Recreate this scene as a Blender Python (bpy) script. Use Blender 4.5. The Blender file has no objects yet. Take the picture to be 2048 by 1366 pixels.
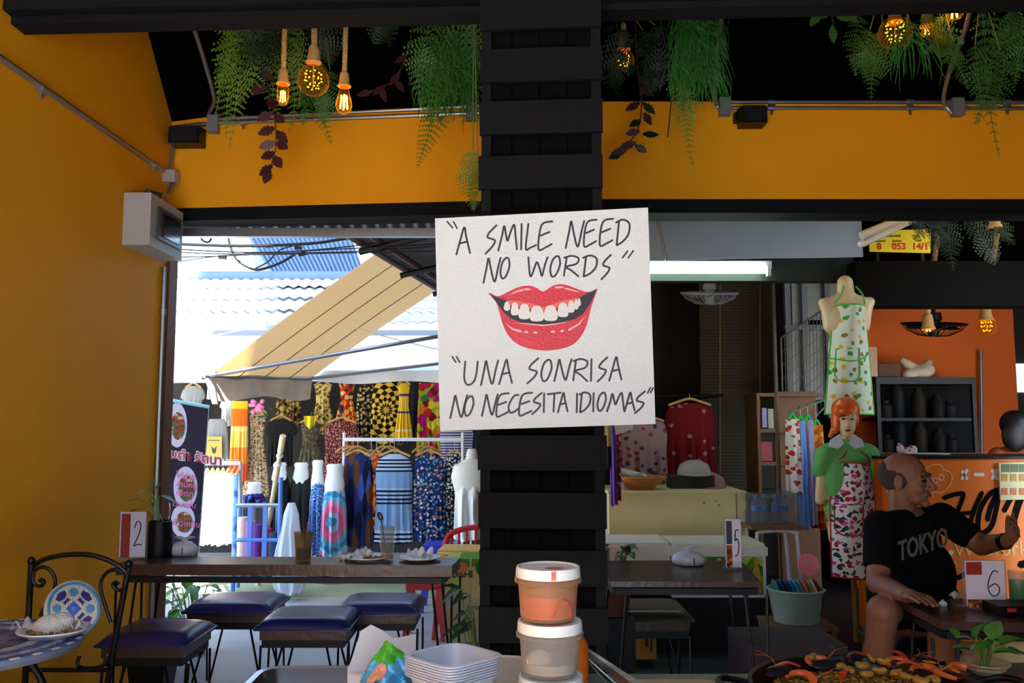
import bpy, bmesh, math, random
from mathutils import Vector, Matrix
from mathutils.geometry import tessellate_polygon
R = random.Random(7)
sc = bpy.context.scene
col = sc.collection
PI = math.pi
# ---------------- camera, sky, sun, exposure ----------------
F = 1750.0
EYE = 1.35
PITCH = math.atan(167.0 / F)
cam = bpy.data.cameras.new('camera'); cam.sensor_width = 36.0; cam.lens = 36.0 * F / 2048.0
cam.clip_start = 0.05; cam.clip_end = 300
camo = bpy.data.objects.new('camera', cam); col.objects.link(camo)
camo.location = (0, 0, EYE); camo.rotation_euler = (PI / 2 + PITCH, 0, 0)
sc.camera = camo
w = bpy.data.worlds.new('sky'); sc.world = w; w.use_nodes = True
nt = w.node_tree
sky = nt.nodes.new('ShaderNodeTexSky'); sky.sky_type = 'NISHITA'
sky.sun_disc = False; sky.sun_elevation = math.radians(52); sky.sun_rotation = math.radians(155)
sky.air_density = 1.0; sky.dust_density = 0.8; sky.ozone_density = 1.0
bgn = nt.nodes['Background']; nt.links.new(sky.outputs[0], bgn.inputs[0]); bgn.inputs[1].default_value = 0.5
sun = bpy.data.lights.new('sun', 'SUN'); sun.energy = 11.0; sun.angle = math.radians(0.6); sun.color = (1, .98, .95)
suno = bpy.data.objects.new('sun', sun); col.objects.link(suno)
suno.rotation_euler = Vector((-0.22, 0.50, -0.84)).to_track_quat('-Z', 'Y').to_euler()
sc.view_settings.view_transform = 'Standard'; sc.view_settings.look = 'None'
sc.view_settings.gamma = 1.0; sc.view_settings.use_curve_mapping = False
sc.view_settings.exposure = 1.30

# ---------------- pixel -> place ----------------
CP, SP = math.cos(PITCH), math.sin(PITCH)
def ray(px, py):
    dx = (px - 1024.0) / F; dz = (683.0 - py) / F
    return Vector((dx, CP - dz * SP, SP + dz * CP))
def P(px, py, Y):
    d = ray(px, py); return Vector((0, 0, EYE)) + d * (Y / d.y)
def PZ(px, py, z):
    d = ray(px, py); return Vector((0, 0, EYE)) + d * ((z - EYE) / d.z)
class Plane:
    def __init__(s, a, b, c):
        s.o = a; s.n = (b - a).cross(c - a).normalized()
        if s.n.y > 0: s.n = -s.n
    def at(s, px, py, off=0.0):
        d = ray(px, py); e = Vector((0, 0, EYE))
        t = (s.o + s.n * off - e).dot(s.n) / d.dot(s.n)
        return e + d * t

# ---------------- materials ----------------
def lin(c):
    c = c / 255.0
    return c / 12.92 if c <= .04045 else ((c + .055) / 1.055) ** 2.4
def C(r, g, b): return (lin(r), lin(g), lin(b), 1)
def newmat(name):
    m = bpy.data.materials.new(name); m.use_nodes = True
    return m, m.node_tree, m.node_tree.nodes['Principled BSDF']
def mat(name, c, rough=.6, metal=0, var=.12, vs=12, bump=0, bs=60, spec=.5, emit=None, es=1, sheen=0, trans=0, alpha=1, coat=0):
    m, t, b = newmat(name)
    c = C(*c)
    b.inputs['Roughness'].default_value = rough; b.inputs['Metallic'].default_value = metal
    b.inputs['Specular IOR Level'].default_value = spec
    b.inputs['Transmission Weight'].default_value = trans; b.inputs['Alpha'].default_value = alpha
    b.inputs['Coat Weight'].default_value = coat
    if var > 0:
        tc = t.nodes.new('ShaderNodeTexCoord'); n = t.nodes.new('ShaderNodeTexNoise')
        n.inputs['Scale'].default_value = vs; n.inputs['Detail'].default_value = 5
        t.links.new(tc.outputs['Object'], n.inputs['Vector'])
        mx = t.nodes.new('ShaderNodeMix'); mx.data_type = 'RGBA'
        mx.inputs['A'].default_value = [x * (1 - var) for x in c[:3]] + [1]
        mx.inputs['B'].default_value = [min(1, x * (1 + var)) for x in c[:3]] + [1]
        t.links.new(n.outputs[0], mx.inputs['Factor']); t.links.new(mx.outputs['Result'], b.inputs['Base Color'])
    else:
        b.inputs['Base Color'].default_value = c
    if bump:
        tc2 = t.nodes.new('ShaderNodeTexCoord'); n2 = t.nodes.new('ShaderNodeTexNoise'); n2.inputs['Scale'].default_value = bs
        t.links.new(tc2.outputs['Object'], n2.inputs['Vector'])
        bp = t.nodes.new('ShaderNodeBump'); bp.inputs['Strength'].default_value = bump; bp.inputs['Distance'].default_value = .01
        t.links.new(n2.outputs[0], bp.inputs['Height']); t.links.new(bp.outputs[0], b.inputs['Normal'])
    if emit:
        b.inputs['Emission Color'].default_value = C(*emit); b.inputs['Emission Strength'].default_value = es
    return m
def ramp(t, stops, const=True):
    r = t.nodes.new('ShaderNodeValToRGB')
    if const: r.color_ramp.interpolation = 'CONSTANT'
    e = r.color_ramp.elements
    while len(e) < len(stops): e.new(.5)
    for k, (p, c) in enumerate(stops): e[k].position = p; e[k].color = C(*c)
    return r
def pattern(name, base, cols, scale=18, thr=.45, stretch=(1, 1, 1), rough=.8, kind='spots', k=40):
    """printed cloth: motifs of the given colours on a base colour"""
    m, t, b = newmat(name); b.inputs['Roughness'].default_value = rough; b.inputs['Specular IOR Level'].default_value = .15
    tc = t.nodes.new('ShaderNodeTexCoord'); mp = t.nodes.new('ShaderNodeMapping')
    mp.inputs['Scale'].default_value = stretch
    t.links.new(tc.outputs['Object'], mp.inputs['Vector'])
    vec = mp.outputs[0]
    if kind == 'spots':
        s0 = t.nodes.new('ShaderNodeSeparateXYZ'); c0 = t.nodes.new('ShaderNodeCombineXYZ'); t.links.new(vec, s0.inputs[0]); t.links.new(s0.outputs['X'], c0.inputs['X']); t.links.new(s0.outputs['Z'], c0.inputs['Y']); vec = c0.outputs[0]
        no = t.nodes.new('ShaderNodeTexNoise'); no.inputs['Scale'].default_value = scale * .8
        t.links.new(vec, no.inputs['Vector'])
        ad = t.nodes.new('ShaderNodeVectorMath'); ad.operation = 'MULTIPLY_ADD'; ad.inputs[1].default_value = (.05, .05, .05)
        t.links.new(no.outputs['Color'], ad.inputs[0]); t.links.new(vec, ad.inputs[2])
        v = t.nodes.new('ShaderNodeTexVoronoi'); v.voronoi_dimensions = '2D'; v.inputs['Scale'].default_value = scale
        t.links.new(ad.outputs[0], v.inputs['Vector'])
        sep = t.nodes.new('ShaderNodeSeparateColor'); t.links.new(v.outputs['Color'], sep.inputs[0])
        n = len(cols); rp = ramp(t, [(i / n, c) for i, c in enumerate(cols)])
        t.links.new(sep.outputs[0], rp.inputs[0])
        lt = t.nodes.new('ShaderNodeMath'); lt.operation = 'LESS_THAN'; lt.inputs[1].default_value = thr
        t.links.new(v.outputs['Distance'], lt.inputs[0])
        mx = t.nodes.new('ShaderNodeMix'); mx.data_type = 'RGBA'; mx.inputs['A'].default_value = C(*base)
        t.links.new(lt.outputs[0], mx.inputs['Factor']); t.links.new(rp.outputs[0], mx.inputs['B'])
        out = mx.outputs['Result']
    elif kind == 'bands':          # list of (position up the cloth 0..1, colour)
        sp = t.nodes.new('ShaderNodeSeparateXYZ'); t.links.new(tc.outputs['Generated'], sp.inputs[0])
        rp = ramp(t, cols); t.links.new(sp.outputs['Z'], rp.inputs[0]); out = rp.outputs[0]
    elif kind in ('rings', 'rays'):
        sp = t.nodes.new('ShaderNodeSeparateXYZ'); t.links.new(tc.outputs['Generated'], sp.inputs[0])
        def mth(op, a, bb=None, bv=0.0):
            q = t.nodes.new('ShaderNodeMath'); q.operation = op
            t.links.new(a, q.inputs[0])
            if bb is not None: t.links.new(bb, q.inputs[1])
            else: q.inputs[1].default_value = bv
            return q.outputs[0]
        ux = mth('MULTIPLY', mth('SUBTRACT', sp.outputs['X'], bv=.5), bv=stretch[0]); uz = mth('MULTIPLY', mth('SUBTRACT', sp.outputs['Z'], bv=thr), bv=stretch[2])
        rad = mth('SQRT', mth('ADD', mth('MULTIPLY', ux, ux), mth('MULTIPLY', uz, uz)))
        if kind == 'rings':
            no = t.nodes.new('ShaderNodeTexNoise'); no.inputs['Scale'].default_value = scale
            t.links.new(tc.outputs['Object'], no.inputs['Vector'])
            f = mth('ADD', rad, mth('MULTIPLY', no.outputs[0], bv=.25)); f = mth('FRACT', mth('MULTIPLY', f, bv=k))
        else:
            an = mth('ARCTAN2', ux, uz); f = mth('ADD', mth('MULTIPLY', mth('SINE', mth('MULTIPLY', an, bv=k)), bv=.3), mth('MULTIPLY', mth('SINE', mth('MULTIPLY', rad, bv=scale)), bv=.3))
            f = mth('ADD', f, bv=.5)
        n = len(cols); rp = ramp(t, [(i / n, c) for i, c in enumerate(cols)]); t.links.new(f, rp.inputs[0]); out = rp.outputs[0]
    elif kind == 'stripes':
        sp = t.nodes.new('ShaderNodeSeparateXYZ'); t.links.new(vec, sp.inputs[0])
        q = t.nodes.new('ShaderNodeMath'); q.operation = 'MULTIPLY'; q.inputs[1].default_value = k
        t.links.new(sp.outputs['Z'], q.inputs[0])
        fr = t.nodes.new('ShaderNodeMath'); fr.operation = 'FRACT'; t.links.new(q.outputs[0], fr.inputs[0])
        rp = ramp(t, [(0, base), (thr, cols[0])]); t.links.new(fr.outputs[0], rp.inputs[0]); out = rp.outputs[0]
    t.links.new(out, b.inputs['Base Color'])
    return m
def glassy(name, c, op=.12, rough=.05):
    """thin clear wall: mostly see-through, some gloss"""
    m = bpy.data.materials.new(name); m.use_nodes = True; t = m.node_tree; t.nodes.clear()
    o = t.nodes.new('ShaderNodeOutputMaterial'); tr = t.nodes.new('ShaderNodeBsdfTransparent'); tr.inputs[0].default_value = C(*c)
    b = t.nodes.new('ShaderNodeBsdfPrincipled'); b.inputs['Base Color'].default_value = C(*c); b.inputs['Roughness'].default_value = rough
    lw = t.nodes.new('ShaderNodeLayerWeight'); lw.inputs[0].default_value = .5
    pw = t.nodes.new('ShaderNodeMath'); pw.operation = 'POWER'; pw.inputs[1].default_value = 4.0; t.links.new(lw.outputs['Facing'], pw.inputs[0])
    fr = t.nodes.new('ShaderNodeMath'); fr.operation = 'MULTIPLY'; fr.inputs[1].default_value = .5; t.links.new(pw.outputs[0], fr.inputs[0])
    ad = t.nodes.new('ShaderNodeMath'); ad.operation = 'ADD'; ad.use_clamp = True; ad.inputs[1].default_value = op
    t.links.new(fr.outputs[0], ad.inputs[0])
    mx = t.nodes.new('ShaderNodeMixShader'); t.links.new(ad.outputs[0], mx.inputs[0]); t.links.new(tr.outputs[0], mx.inputs[1]); t.links.new(b.outputs[0], mx.inputs[2])
    t.links.new(mx.outputs[0], o.inputs[0]); return m
def cloth_translucent(name, c, c2, f=.5, var=.1):
    m = bpy.data.materials.new(name); m.use_nodes = True; t = m.node_tree; t.nodes.clear()
    o = t.nodes.new('ShaderNodeOutputMaterial'); d = t.nodes.new('ShaderNodeBsdfDiffuse'); d.inputs[0].default_value = C(*c)
    tl = t.nodes.new('ShaderNodeBsdfTranslucent'); tl.inputs[0].default_value = C(*c2)
    mx = t.nodes.new('ShaderNodeMixShader'); mx.inputs[0].default_value = f
    t.links.new(d.outputs[0], mx.inputs[1]); t.links.new(tl.outputs[0], mx.inputs[2]); t.links.new(mx.outputs[0], o.inputs[0]); return m

# ---------------- mesh building ----------------
W = {}
class MB:
    def __init__(s): s.v = []; s.f = []; s.m = []; s.mi = 0
    def add(s, vs, fs):
        o = len(s.v); s.v += [Vector(p) for p in vs]
        for f in fs: s.f.append([i + o for i in f]); s.m.append(s.mi)
        return s
    def box(s, c, size, rz=0, M=None):
        h = [x / 2 for x in size]
        M = M or Matrix.Rotation(rz, 3, 'Z')
        vs = [Vector(c) + M @ Vector((sx * h[0], sy * h[1], sz * h[2])) for sx in (-1, 1) for sy in (-1, 1) for sz in (-1, 1)]
        return s.add(vs, [(0, 1, 3, 2), (4, 6, 7, 5), (0, 4, 5, 1), (2, 3, 7, 6), (0, 2, 6, 4), (1, 5, 7, 3)])
    def hexa(s, a, b):      # two quads (lists of four points), joined
        return s.add(list(a) + list(b), [(3, 2, 1, 0), (4, 5, 6, 7), (0, 1, 5, 4), (1, 2, 6, 5), (2, 3, 7, 6), (3, 0, 4, 7)])
    def tube(s, path, r, n=8, closed=False, cap=True):
        path = [Vector(p) for p in path]; N = len(path)
        rs = r if isinstance(r, (list, tuple)) else [r] * N
        up = None; vs = []
        for i, p in enumerate(path):
            if closed: t = path[(i + 1) % N] - path[i - 1]
            else: t = path[min(i + 1, N - 1)] - path[max(i - 1, 0)]
            if t.length < 1e-9: t = Vector((0, 0, 1))
            t.normalize()
            if up is None: up = t.orthogonal().normalized()
            up = up - t * up.dot(t)
            if up.length < 1e-6: up = t.orthogonal()
            up.normalize(); si = t.cross(up)
            for k in range(n):
                a = 2 * PI * k / n; vs.append(p + (up * math.cos(a) + si * math.sin(a)) * rs[i])
        fs = []
        for i in range(N if closed else N - 1):
            for k in range(n):
                j = (i + 1) % N
                fs.append((i * n + k, i * n + (k + 1) % n, j * n + (k + 1) % n, j * n + k))
        if cap and not closed: fs += [tuple(range(n))[::-1], tuple((N - 1) * n + k for k in range(n))]
        return s.add(vs, fs)
    def lathe(s, prof, c=(0, 0, 0), n=24, M=None, sq=1.0):
        c = Vector(c); vs = []; fs = []
        for (r, z) in prof:
            for k in range(n):
                a = 2 * PI * k / n; p = Vector((r * math.cos(a), r * math.sin(a) * sq, z))
                vs.append(c + (M @ p if M else p))
        m = len(prof)
        for i in range(m - 1):
            for k in range(n): fs.append((i * n + k, i * n + (k + 1) % n, (i + 1) * n + (k + 1) % n, (i + 1) * n + k))
        if prof[0][0] > 1e-6: fs.append(tuple(range(n))[::-1])
        if prof[-1][0] > 1e-6: fs.append(tuple((m - 1) * n + k for k in range(n)))
        return s.add(vs, fs)
    def ell(s, c, r, n=12, m=8, M=None):
        prof = [(math.sin(PI * i / m), -math.cos(PI * i / m)) for i in range(m + 1)]
        prof[0] = (1e-4, -1); prof[-1] = (1e-4, 1)
        D = Matrix.Diagonal(Vector(r)); return s.lathe(prof, c, n, (M @ D) if M else D)
    def capsule(s, a, ra, b, rb, n=14):
        a = Vector(a); b = Vector(b); d = (b - a); L = d.length or 1e-6; M = d.to_track_quat('Z', 'Y').to_matrix()
        prof = [(max(1e-4, ra * math.cos(t)), ra * math.sin(t)) for t in [-PI / 2 + PI / 2 * i / 5 for i in range(6)]]
        prof += [(max(1e-4, rb * math.cos(t)), L + rb * math.sin(t)) for t in [PI / 2 * i / 5 for i in range(6)]]
        return s.lathe(prof, a, n, M)
    def sheet(s, fn, nu, nv, th=.004):
        g = [[Vector(fn(i / nu, j / nv)) for j in range(nv + 1)] for i in range(nu + 1)]
        top = []; bot = []
        for i in range(nu + 1):
            for j in range(nv + 1):
                du = g[min(i + 1, nu)][j] - g[max(i - 1, 0)][j]; dv = g[i][min(j + 1, nv)] - g[i][max(j - 1, 0)]
                n = du.cross(dv)
                n = n.normalized() if n.length > 1e-12 else Vector((0, -1, 0))
                top.append(g[i][j] + n * th / 2); bot.append(g[i][j] - n * th / 2)
        k = nv + 1; T = len(top); fs = []
        for i in range(nu):
            for j in range(nv):
                q = (i * k + j, (i + 1) * k + j, (i + 1) * k + j + 1, i * k + j + 1)
                fs.append(q); fs.append(tuple(x + T for x in q[::-1]))
        rim = [i * k for i in range(nu + 1)] + [nu * k + j for j in range(1, nv + 1)] + [i * k + nv for i in range(nu - 1, -1, -1)] + [j for j in range(nv - 1, 0, -1)]
        for a in range(len(rim)):
            x, y = rim[a], rim[(a + 1) % len(rim)]; fs.append((y, x, x + T, y + T))
        return s.add(top + bot, fs)
    def poly(s, pts, nrm, th=.0015):     # flat filled outline with a little thickness
        pts = [Vector(p) for p in pts]; nrm = Vector(nrm).normalized() * th; n = len(pts)
        tr = tessellate_polygon([pts])
        return s.add(pts + [p + nrm for p in pts], [tuple(t) for t in tr] + [tuple(i + n for i in t) for t in tr] + [(i, (i + 1) % n, (i + 1) % n + n, i + n) for i in range(n)])
    def stroke(s, pts, w, nrm, th=.0012):   # flat brush stroke with round ends
        pts = [Vector(p) for p in pts]; nrm = Vector(nrm).normalized(); L = []; Rr = []; N = len(pts)
        ws = w if isinstance(w, list) else [w] * N
        d0 = (pts[0] - pts[1]).normalized(); d1 = (pts[-1] - pts[-2]).normalized()
        for i, p in enumerate(pts):
            t = (pts[min(i + 1, N - 1)] - pts[max(i - 1, 0)]).normalized(); sd = t.cross(nrm) * ws[i]
            L.append(p + sd); Rr.append(p - sd)
        c0 = [pts[0] + d0 * ws[0] * .8]; c1 = [pts[-1] + d1 * ws[-1] * .8]
        out = c0 + L + c1 + Rr[::-1]; n = len(out); up = nrm * th
        fs = []
        def q(*ix): fs.append(ix); fs.append(tuple(i + n for i in ix[::-1]))
        for i in range(N - 1): q(1 + i, 2 + i, n - 2 - i, n - 1 - i)
        q(0, 1, n - 1); q(N, N + 1, N + 2)
        for i in range(n): fs.append((i, (i + 1) % n, (i + 1) % n + n, i + n))
        return s.add(out + [p + up for p in out], fs)
    def build(s, name, m, parent=None, label=None, cat=None, group=None, kind=None, smooth=True, origin=None, ang=40):
        xs = [p.x for p in s.v]; ys = [p.y for p in s.v]; zs = [p.z for p in s.v]
        if origin is None: origin = Vector(((min(xs) + max(xs)) / 2, (min(ys) + max(ys)) / 2, min(zs) if parent is None else (min(zs) + max(zs)) / 2))
        origin = Vector(origin)
        me = bpy.data.meshes.new(name); me.from_pydata([p - origin for p in s.v], [], s.f); me.validate()
        ms = m if isinstance(m, (list, tuple)) else [m]
        for x in ms: me.materials.append(x)
        if len(ms) > 1 and len(me.polygons) == len(s.m):
            for pl, k in zip(me.polygons, s.m): pl.material_index = k
        bm = bmesh.new(); bm.from_mesh(me); bmesh.ops.recalc_face_normals(bm, faces=bm.faces); bm.to_mesh(me); bm.free()
        if smooth:
            me.polygons.foreach_set('use_smooth', [True] * len(me.polygons)); me.set_sharp_from_angle(angle=math.radians(ang))
        o = bpy.data.objects.new(name, me); col.objects.link(o)
        place(o, origin, parent)
        props(o, label, cat, group, kind)
        return o
def place(o, origin, parent):
    W[o.name] = Vector(origin)
    if parent is not None: o.parent = parent; o.location = Vector(origin) - W[parent.name]
    else: o.location = origin
def props(o, label=None, cat=None, group=None, kind=None):
    if label: o['label'] = label
    if cat: o['category'] = cat
    if group: o['group'] = group
    if kind: o['kind'] = kind
    return o
def thing(name, label, cat, loc, group=None, kind=None):
    o = bpy.data.objects.new(name, None); o.empty_display_size = .05; col.objects.link(o); place(o, Vector(loc), None)
    return props(o, label, cat, group, kind)
def copy_tree(o, parent=None):
    c = o.copy(); col.objects.link(c); c.parent = parent
    for ch in list(o.children): copy_tree(ch, c)
    W[c.name] = Vector(c.location) if parent is None else W[o.name]
    return c
def blob(name, prims, m, parent=None, voxel=.008, it=6, **kw):
    """overlapping rounded volumes melted into one continuous surface"""
    b = MB()
    for p in prims:
        if p[0] == 'cap': b.capsule(p[1], p[2], p[3], p[4])
        else: b.ell(p[1], p[2], 16, 12, p[3] if len(p) > 3 else None)
    o = b.build(name, m, parent, **kw)
    r = o.modifiers.new('r', 'REMESH'); r.mode = 'VOXEL'; r.voxel_size = voxel; r.use_smooth_shade = True
    sm = o.modifiers.new('s', 'SMOOTH'); sm.iterations = it; sm.factor = .5
    dg = bpy.context.evaluated_depsgraph_get(); me = bpy.data.meshes.new_from_object(o.evaluated_get(dg))
    o.modifiers.clear(); o.data = me
    me.polygons.foreach_set('use_smooth', [True] * len(me.polygons))
    if not me.materials: me.materials.append(m)
    return o
def cr(pts, n=6, closed=False):      # smooth curve through points
    pts = [Vector(p) for p in pts]; N = len(pts); out = []
    for i in range(N if closed else N - 1):
        g = (lambda k: pts[k % N]) if closed else (lambda k: pts[max(0, min(N - 1, k))])
        a, b, c, d = g(i - 1), g(i), g(i + 1), g(i + 2)
        for k in range(n):
            t = k / n
            out.append(.5 * ((2 * b) + (c - a) * t + (2 * a - 5 * b + 4 * c - d) * t * t + (3 * b - a - 3 * c + d) * t ** 3))
    if not closed: out.append(pts[-1])
    return out
def textmesh(s, size, o, ux, uz, name, m, parent, th=.001, align='LEFT', shear=0, bold=0, kz=1.0):
    """flat lettering: origin o, axis ux along the line, uz up the letters"""
    cu = bpy.data.curves.new(name, 'FONT'); cu.body = s; cu.size = size; cu.extrude = th; cu.align_x = align; cu.shear = shear; cu.resolution_u = 3; cu.offset = bold
    tmp = bpy.data.objects.new('tmp', cu); col.objects.link(tmp)
    dg = bpy.context.evaluated_depsgraph_get(); me = bpy.data.meshes.new_from_object(tmp.evaluated_get(dg))
    bpy.data.objects.remove(tmp); bpy.data.curves.remove(cu)
    ux = Vector(ux).normalized(); uz = Vector(uz).normalized(); n = ux.cross(uz)
    b = MB(); b.v = [Vector(o) + ux * v.co.x + uz * v.co.y * kz + n * v.co.z for v in me.vertices]
    b.f = [list(p.vertices) for p in me.polygons]; b.m = [0] * len(b.f)
    bpy.data.meshes.remove(me)
    if not b.v: return None
    return b.build(name, m, parent, smooth=False)

# shared materials
M_black = mat('black_paint', (18, 19, 21), .8, var=.3, vs=25, bump=.2, spec=.18)
M_void = mat('black_ceiling_paint', (4, 4, 4), .95, var=.2, spec=.02)
M_steel = mat('galvanised_steel', (150, 152, 155), .35, .8, var=.15, vs=30)
M_iron = mat('black_iron', (10, 10, 12), .45, .1, var=.2, spec=.3)
M_wood = mat('dark_stained_wood', (66, 42, 34), .3, var=.35, vs=9, bump=.15, bs=40)
M_white = mat('white_plastic', (226, 226, 224), .4, var=.04)
M_offw = mat('off_white_paint', (225, 220, 205), .6, var=.06)
# ================= the setting =================
def concrete(name, c1, c2):
    m, t, b = newmat(name); tc = t.nodes.new('ShaderNodeTexCoord'); n = t.nodes.new('ShaderNodeTexNoise'); n.inputs['Scale'].default_value = 1.3; n.inputs['Detail'].default_value = 8
    t.links.new(tc.outputs['Object'], n.inputs['Vector']); rp = ramp(t, [(.3, c1), (.7, c2)], False); t.links.new(n.outputs[0], rp.inputs[0]); t.links.new(rp.outputs[0], b.inputs['Base Color'])
    b.inputs['Roughness'].default_value = .55; return m
def plaster(name, c):
    return mat(name, c, .75, var=.07, vs=3, bump=.12, bs=220, spec=.25)
M_wallu = mat('weathered_render', (176, 170, 160), .8, var=.1, vs=2)
M_orange = plaster('orange_wall_paint', (250, 166, 12))
b = MB(); b.box((0, -6.95, -.05), (26, 14.1, .1)); b.build('street_front', mat('bounce_concrete', (226, 228, 230), .8, var=.05, vs=2), kind='structure', label='unseen street behind the viewer, made pale to bounce light', smooth=False)  # unseen ground, extra pale so it throws light up into the room
b = MB(); b.box((0, 2.6, -.05), (26, 5.0, .1)); b.build('floor', concrete('restaurant_floor', (140, 140, 138), (172, 171, 167)), kind='structure', label='grey concrete floor under the restaurant tables')
b = MB(); b.box((0, 12.1, -.05), (40, 14, .1)); b.build('street_ground', concrete('street_concrete', (150, 150, 145), (190, 190, 184)), kind='structure', label='pale concrete of the lane outside')
b = MB(); b.box((-1.2, 7.45, .004), (3.4, .9, .008)); b.build('trim_1', concrete('pale_green_floor', (150, 158, 120), (178, 184, 146)), kind='structure', label='pale green strip of floor before the clothes stall')  # thin pale green strip laid over the concrete
XL = -2.0
b = MB(); b.box((XL - .08, 1.5, 1.9), (.16, 7.0, 3.8)); b.build('wall_left', M_orange, kind='structure', label='orange painted side wall', smooth=False)
# band above the opening: left panel turned slightly, right panel square on
zb = P(360, 417, 5.0).z; zt = P(345, 237, 5.0).z
XR = P(1207, 400, 4.82).x; YB = 4.82
b = MB(); a0 = Vector((XL, 5.0, 0)); a1 = Vector((P(1000, 400, 4.815).x, 4.815, 0))
def up(v, z): return Vector((v.x, v.y, z))
t = Vector((0, .12, 0))
b.hexa([up(a0, zb), up(a1, zb), up(a1, zt), up(a0, zt)], [up(a0 + t, zb), up(a1 + t, zb), up(a1 + t, zt), up(a0 + t, zt)])
b.build('wall_back', M_orange, kind='structure', label='orange band of wall above the left opening', smooth=False)
b = MB(); zb2 = P(1500, 398, YB).z; zt2 = P(1500, 203, YB).z
b.box(((a1.x + 4.6) / 2, YB + .06, (zb2 + zt2) / 2), (4.6 - a1.x, .12, zt2 - zb2)); b.build('wall_right', M_orange, kind='structure', label='orange band of wall above the right opening', smooth=False)
# black header below the band
b = MB(); b.hexa([up(a0, zb - .075), up(a1, zb - .075), up(a1, zb), up(a0, zb)], [up(a0 + t * 1.6, zb - .075), up(a1 + t * 1.6, zb - .075), up(a1 + t * 1.6, zb), up(a0 + t * 1.6, zb)])
b.build('trim_2', M_black, kind='structure', label='black header beam over the left opening', smooth=False)
b = MB(); b.box(((a1.x + 4.6) / 2, YB + .1, zb2 - .04), (4.6 - a1.x, .2, .08)); b.build('trim_3', M_black, kind='structure', label='black header beam over the right opening', smooth=False)
b = MB(); b.box(((a0.x + a1.x) / 2 + .0, 5.16, zb - .11), (a1.x - a0.x, .05, .05)); b.build('trim_4', M_steel, kind='structure', label='grey steel rail under the left header', smooth=False)
# wall end post by the left opening
b = MB(); b.box((XL - .05, 5.06, zb / 2), (.14, .12, zb)); b.build('trim_5', mat('brown_end_post', (120, 70, 22), .7), kind='structure', label='brown end of the side wall beside the opening', smooth=False)
# black ceiling: flat over the room, sloping down to the band
b = MB(); b.hexa([Vector((-2.2, -2.0, 3.62)), Vector((5.0, -2.0, 3.62)), Vector((5.0, 4.5, 3.62)), Vector((-2.2, 4.5, 3.62))], [Vector((-2.2, -2.0, 3.72)), Vector((5.0, -2.0, 3.72)), Vector((5.0, 4.5, 3.72)), Vector((-2.2, 4.5, 3.72))])
b.hexa([Vector((-2.2, 4.5, 3.62)), Vector((5.0, 4.5, 3.62)), Vector((5.0, 5.0, zt - .02)), Vector((-2.2, 5.0, zt - .02))], [Vector((-2.2, 4.5, 3.72)), Vector((5.0, 4.5, 3.72)), Vector((5.0, 5.14, zt + .03)), Vector((-2.2, 5.14, zt + .03))])
b.build('ceiling', M_void, kind='structure', label='black sloping ceiling behind the hanging plants', smooth=False)
# front beam, two boards
def rail(y0, y1, Y0, Y1, hgt, dep, name, label, px0=-60, px1=2110):
    A = P(px0, y0, Y0); B = P(px1, y1, Y1); b = MB(); h = Vector((0, 0, hgt)); d = Vector((0, dep, 0))
    b.hexa([A, B, B + h, A + h], [A + d, B + d, B + h + d, A + h + d]); return b.build(name, M_black, kind='structure', label=label, smooth=False)
rail(49.5, -1.5, 3.36, 3.22, .055, .10, 'trim_6', 'black lower ledge of the front beam')
rail(21, -30, 3.30, 3.16, .30, .2, 'trim_7', 'black front beam along the top of the photo')
# unseen walls of building and street, added to shape the light
b = MB(); b.box((2.95, 1.4, 1.85), (.1, 6.8, 3.7)); b.build('wall_added_right', mat('dark_brown_boards', (58, 44, 34), .8, var=.2), kind='structure', label='unseen dark right side wall added to block light', smooth=False)  # added out of view to cut light from the right
b = MB(); b.box((2.0, -1.1, 1.8), (1.8, .12, 3.6)); b.build('wall_added_partition', mat('dark_front_boards', (50, 40, 34), .8, var=.2), kind='structure', label='unseen dark partition added to keep light off the right side', smooth=False)  # added behind the camera to darken the man's side
b = MB(); b.box((4.5, 3.6, 11.9), (9.3, 2.4, 16.0)); b.build('wall_added_storeys', M_wallu, kind='structure', label='unseen upper storeys added to shade the lane', smooth=False)  # unseen tall block added to cast shade over the lane roofs
b = MB(); b.box((0, -11.0, 2.6), (26, 1.0, 5.2)); b.build('wall_added_opposite', M_wallu, kind='structure', label='unseen row of shops added to block low light', smooth=False)  # added behind the camera to block light from the horizon
# ================= the black plank pillar =================
PL = Plane(P(958, 500, 3.20), P(1207, 500, 3.165), P(958, 900, 3.20))
pil = thing('pillar', 'black pillar clad in spaced horizontal planks behind the sign', None, (PL.at(1082, 850).x, 3.3, 0), kind='structure'); 
ux = (PL.at(1207, 500) - PL.at(958, 500)).normalized(); back = Vector((-ux.y, ux.x, 0))
pc = PL.at(1082.5, 500); pc.z = 0; wP = (PL.at(1207, 500) - PL.at(958, 500)).length
RZ = math.atan2(ux.y, ux.x)
b = MB(); b.box(pc + back * .25 + Vector((0, 0, 1.8)), (wP - .03, .36, 3.6), RZ); b.build('core', mat('pillar_core', (6, 6, 7), .9, spec=.1), pil, smooth=False)
for s in (-1, 1):
    b = MB(); b.box(pc + ux * s * (wP / 2 - .022) + back * .045 + Vector((0, 0, 1.8)), (.036, .05, 3.6), RZ); b.build('upright', M_black, pil, smooth=False)
for k in range(4):      # inner boards seen through the gaps
    b = MB(); b.box(pc + ux * (-.165 + k * .105) + back * .062 + Vector((0, 0, 1.8)), (.098, .014, 3.58), RZ); b.build('inner_board', mat('inner_board_paint', (8, 8, 9), .9, spec=.1), pil, smooth=False)
rows = [(-40, 56), (95, 161), (200, 266), (310, 376), (425, 495), (540, 610), (655, 725), (770, 838), (871, 941), (986, 1057), (1101, 1172), (1216, 1288), (1330, 1400), (1445, 1515), (1560, 1630)]
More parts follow.
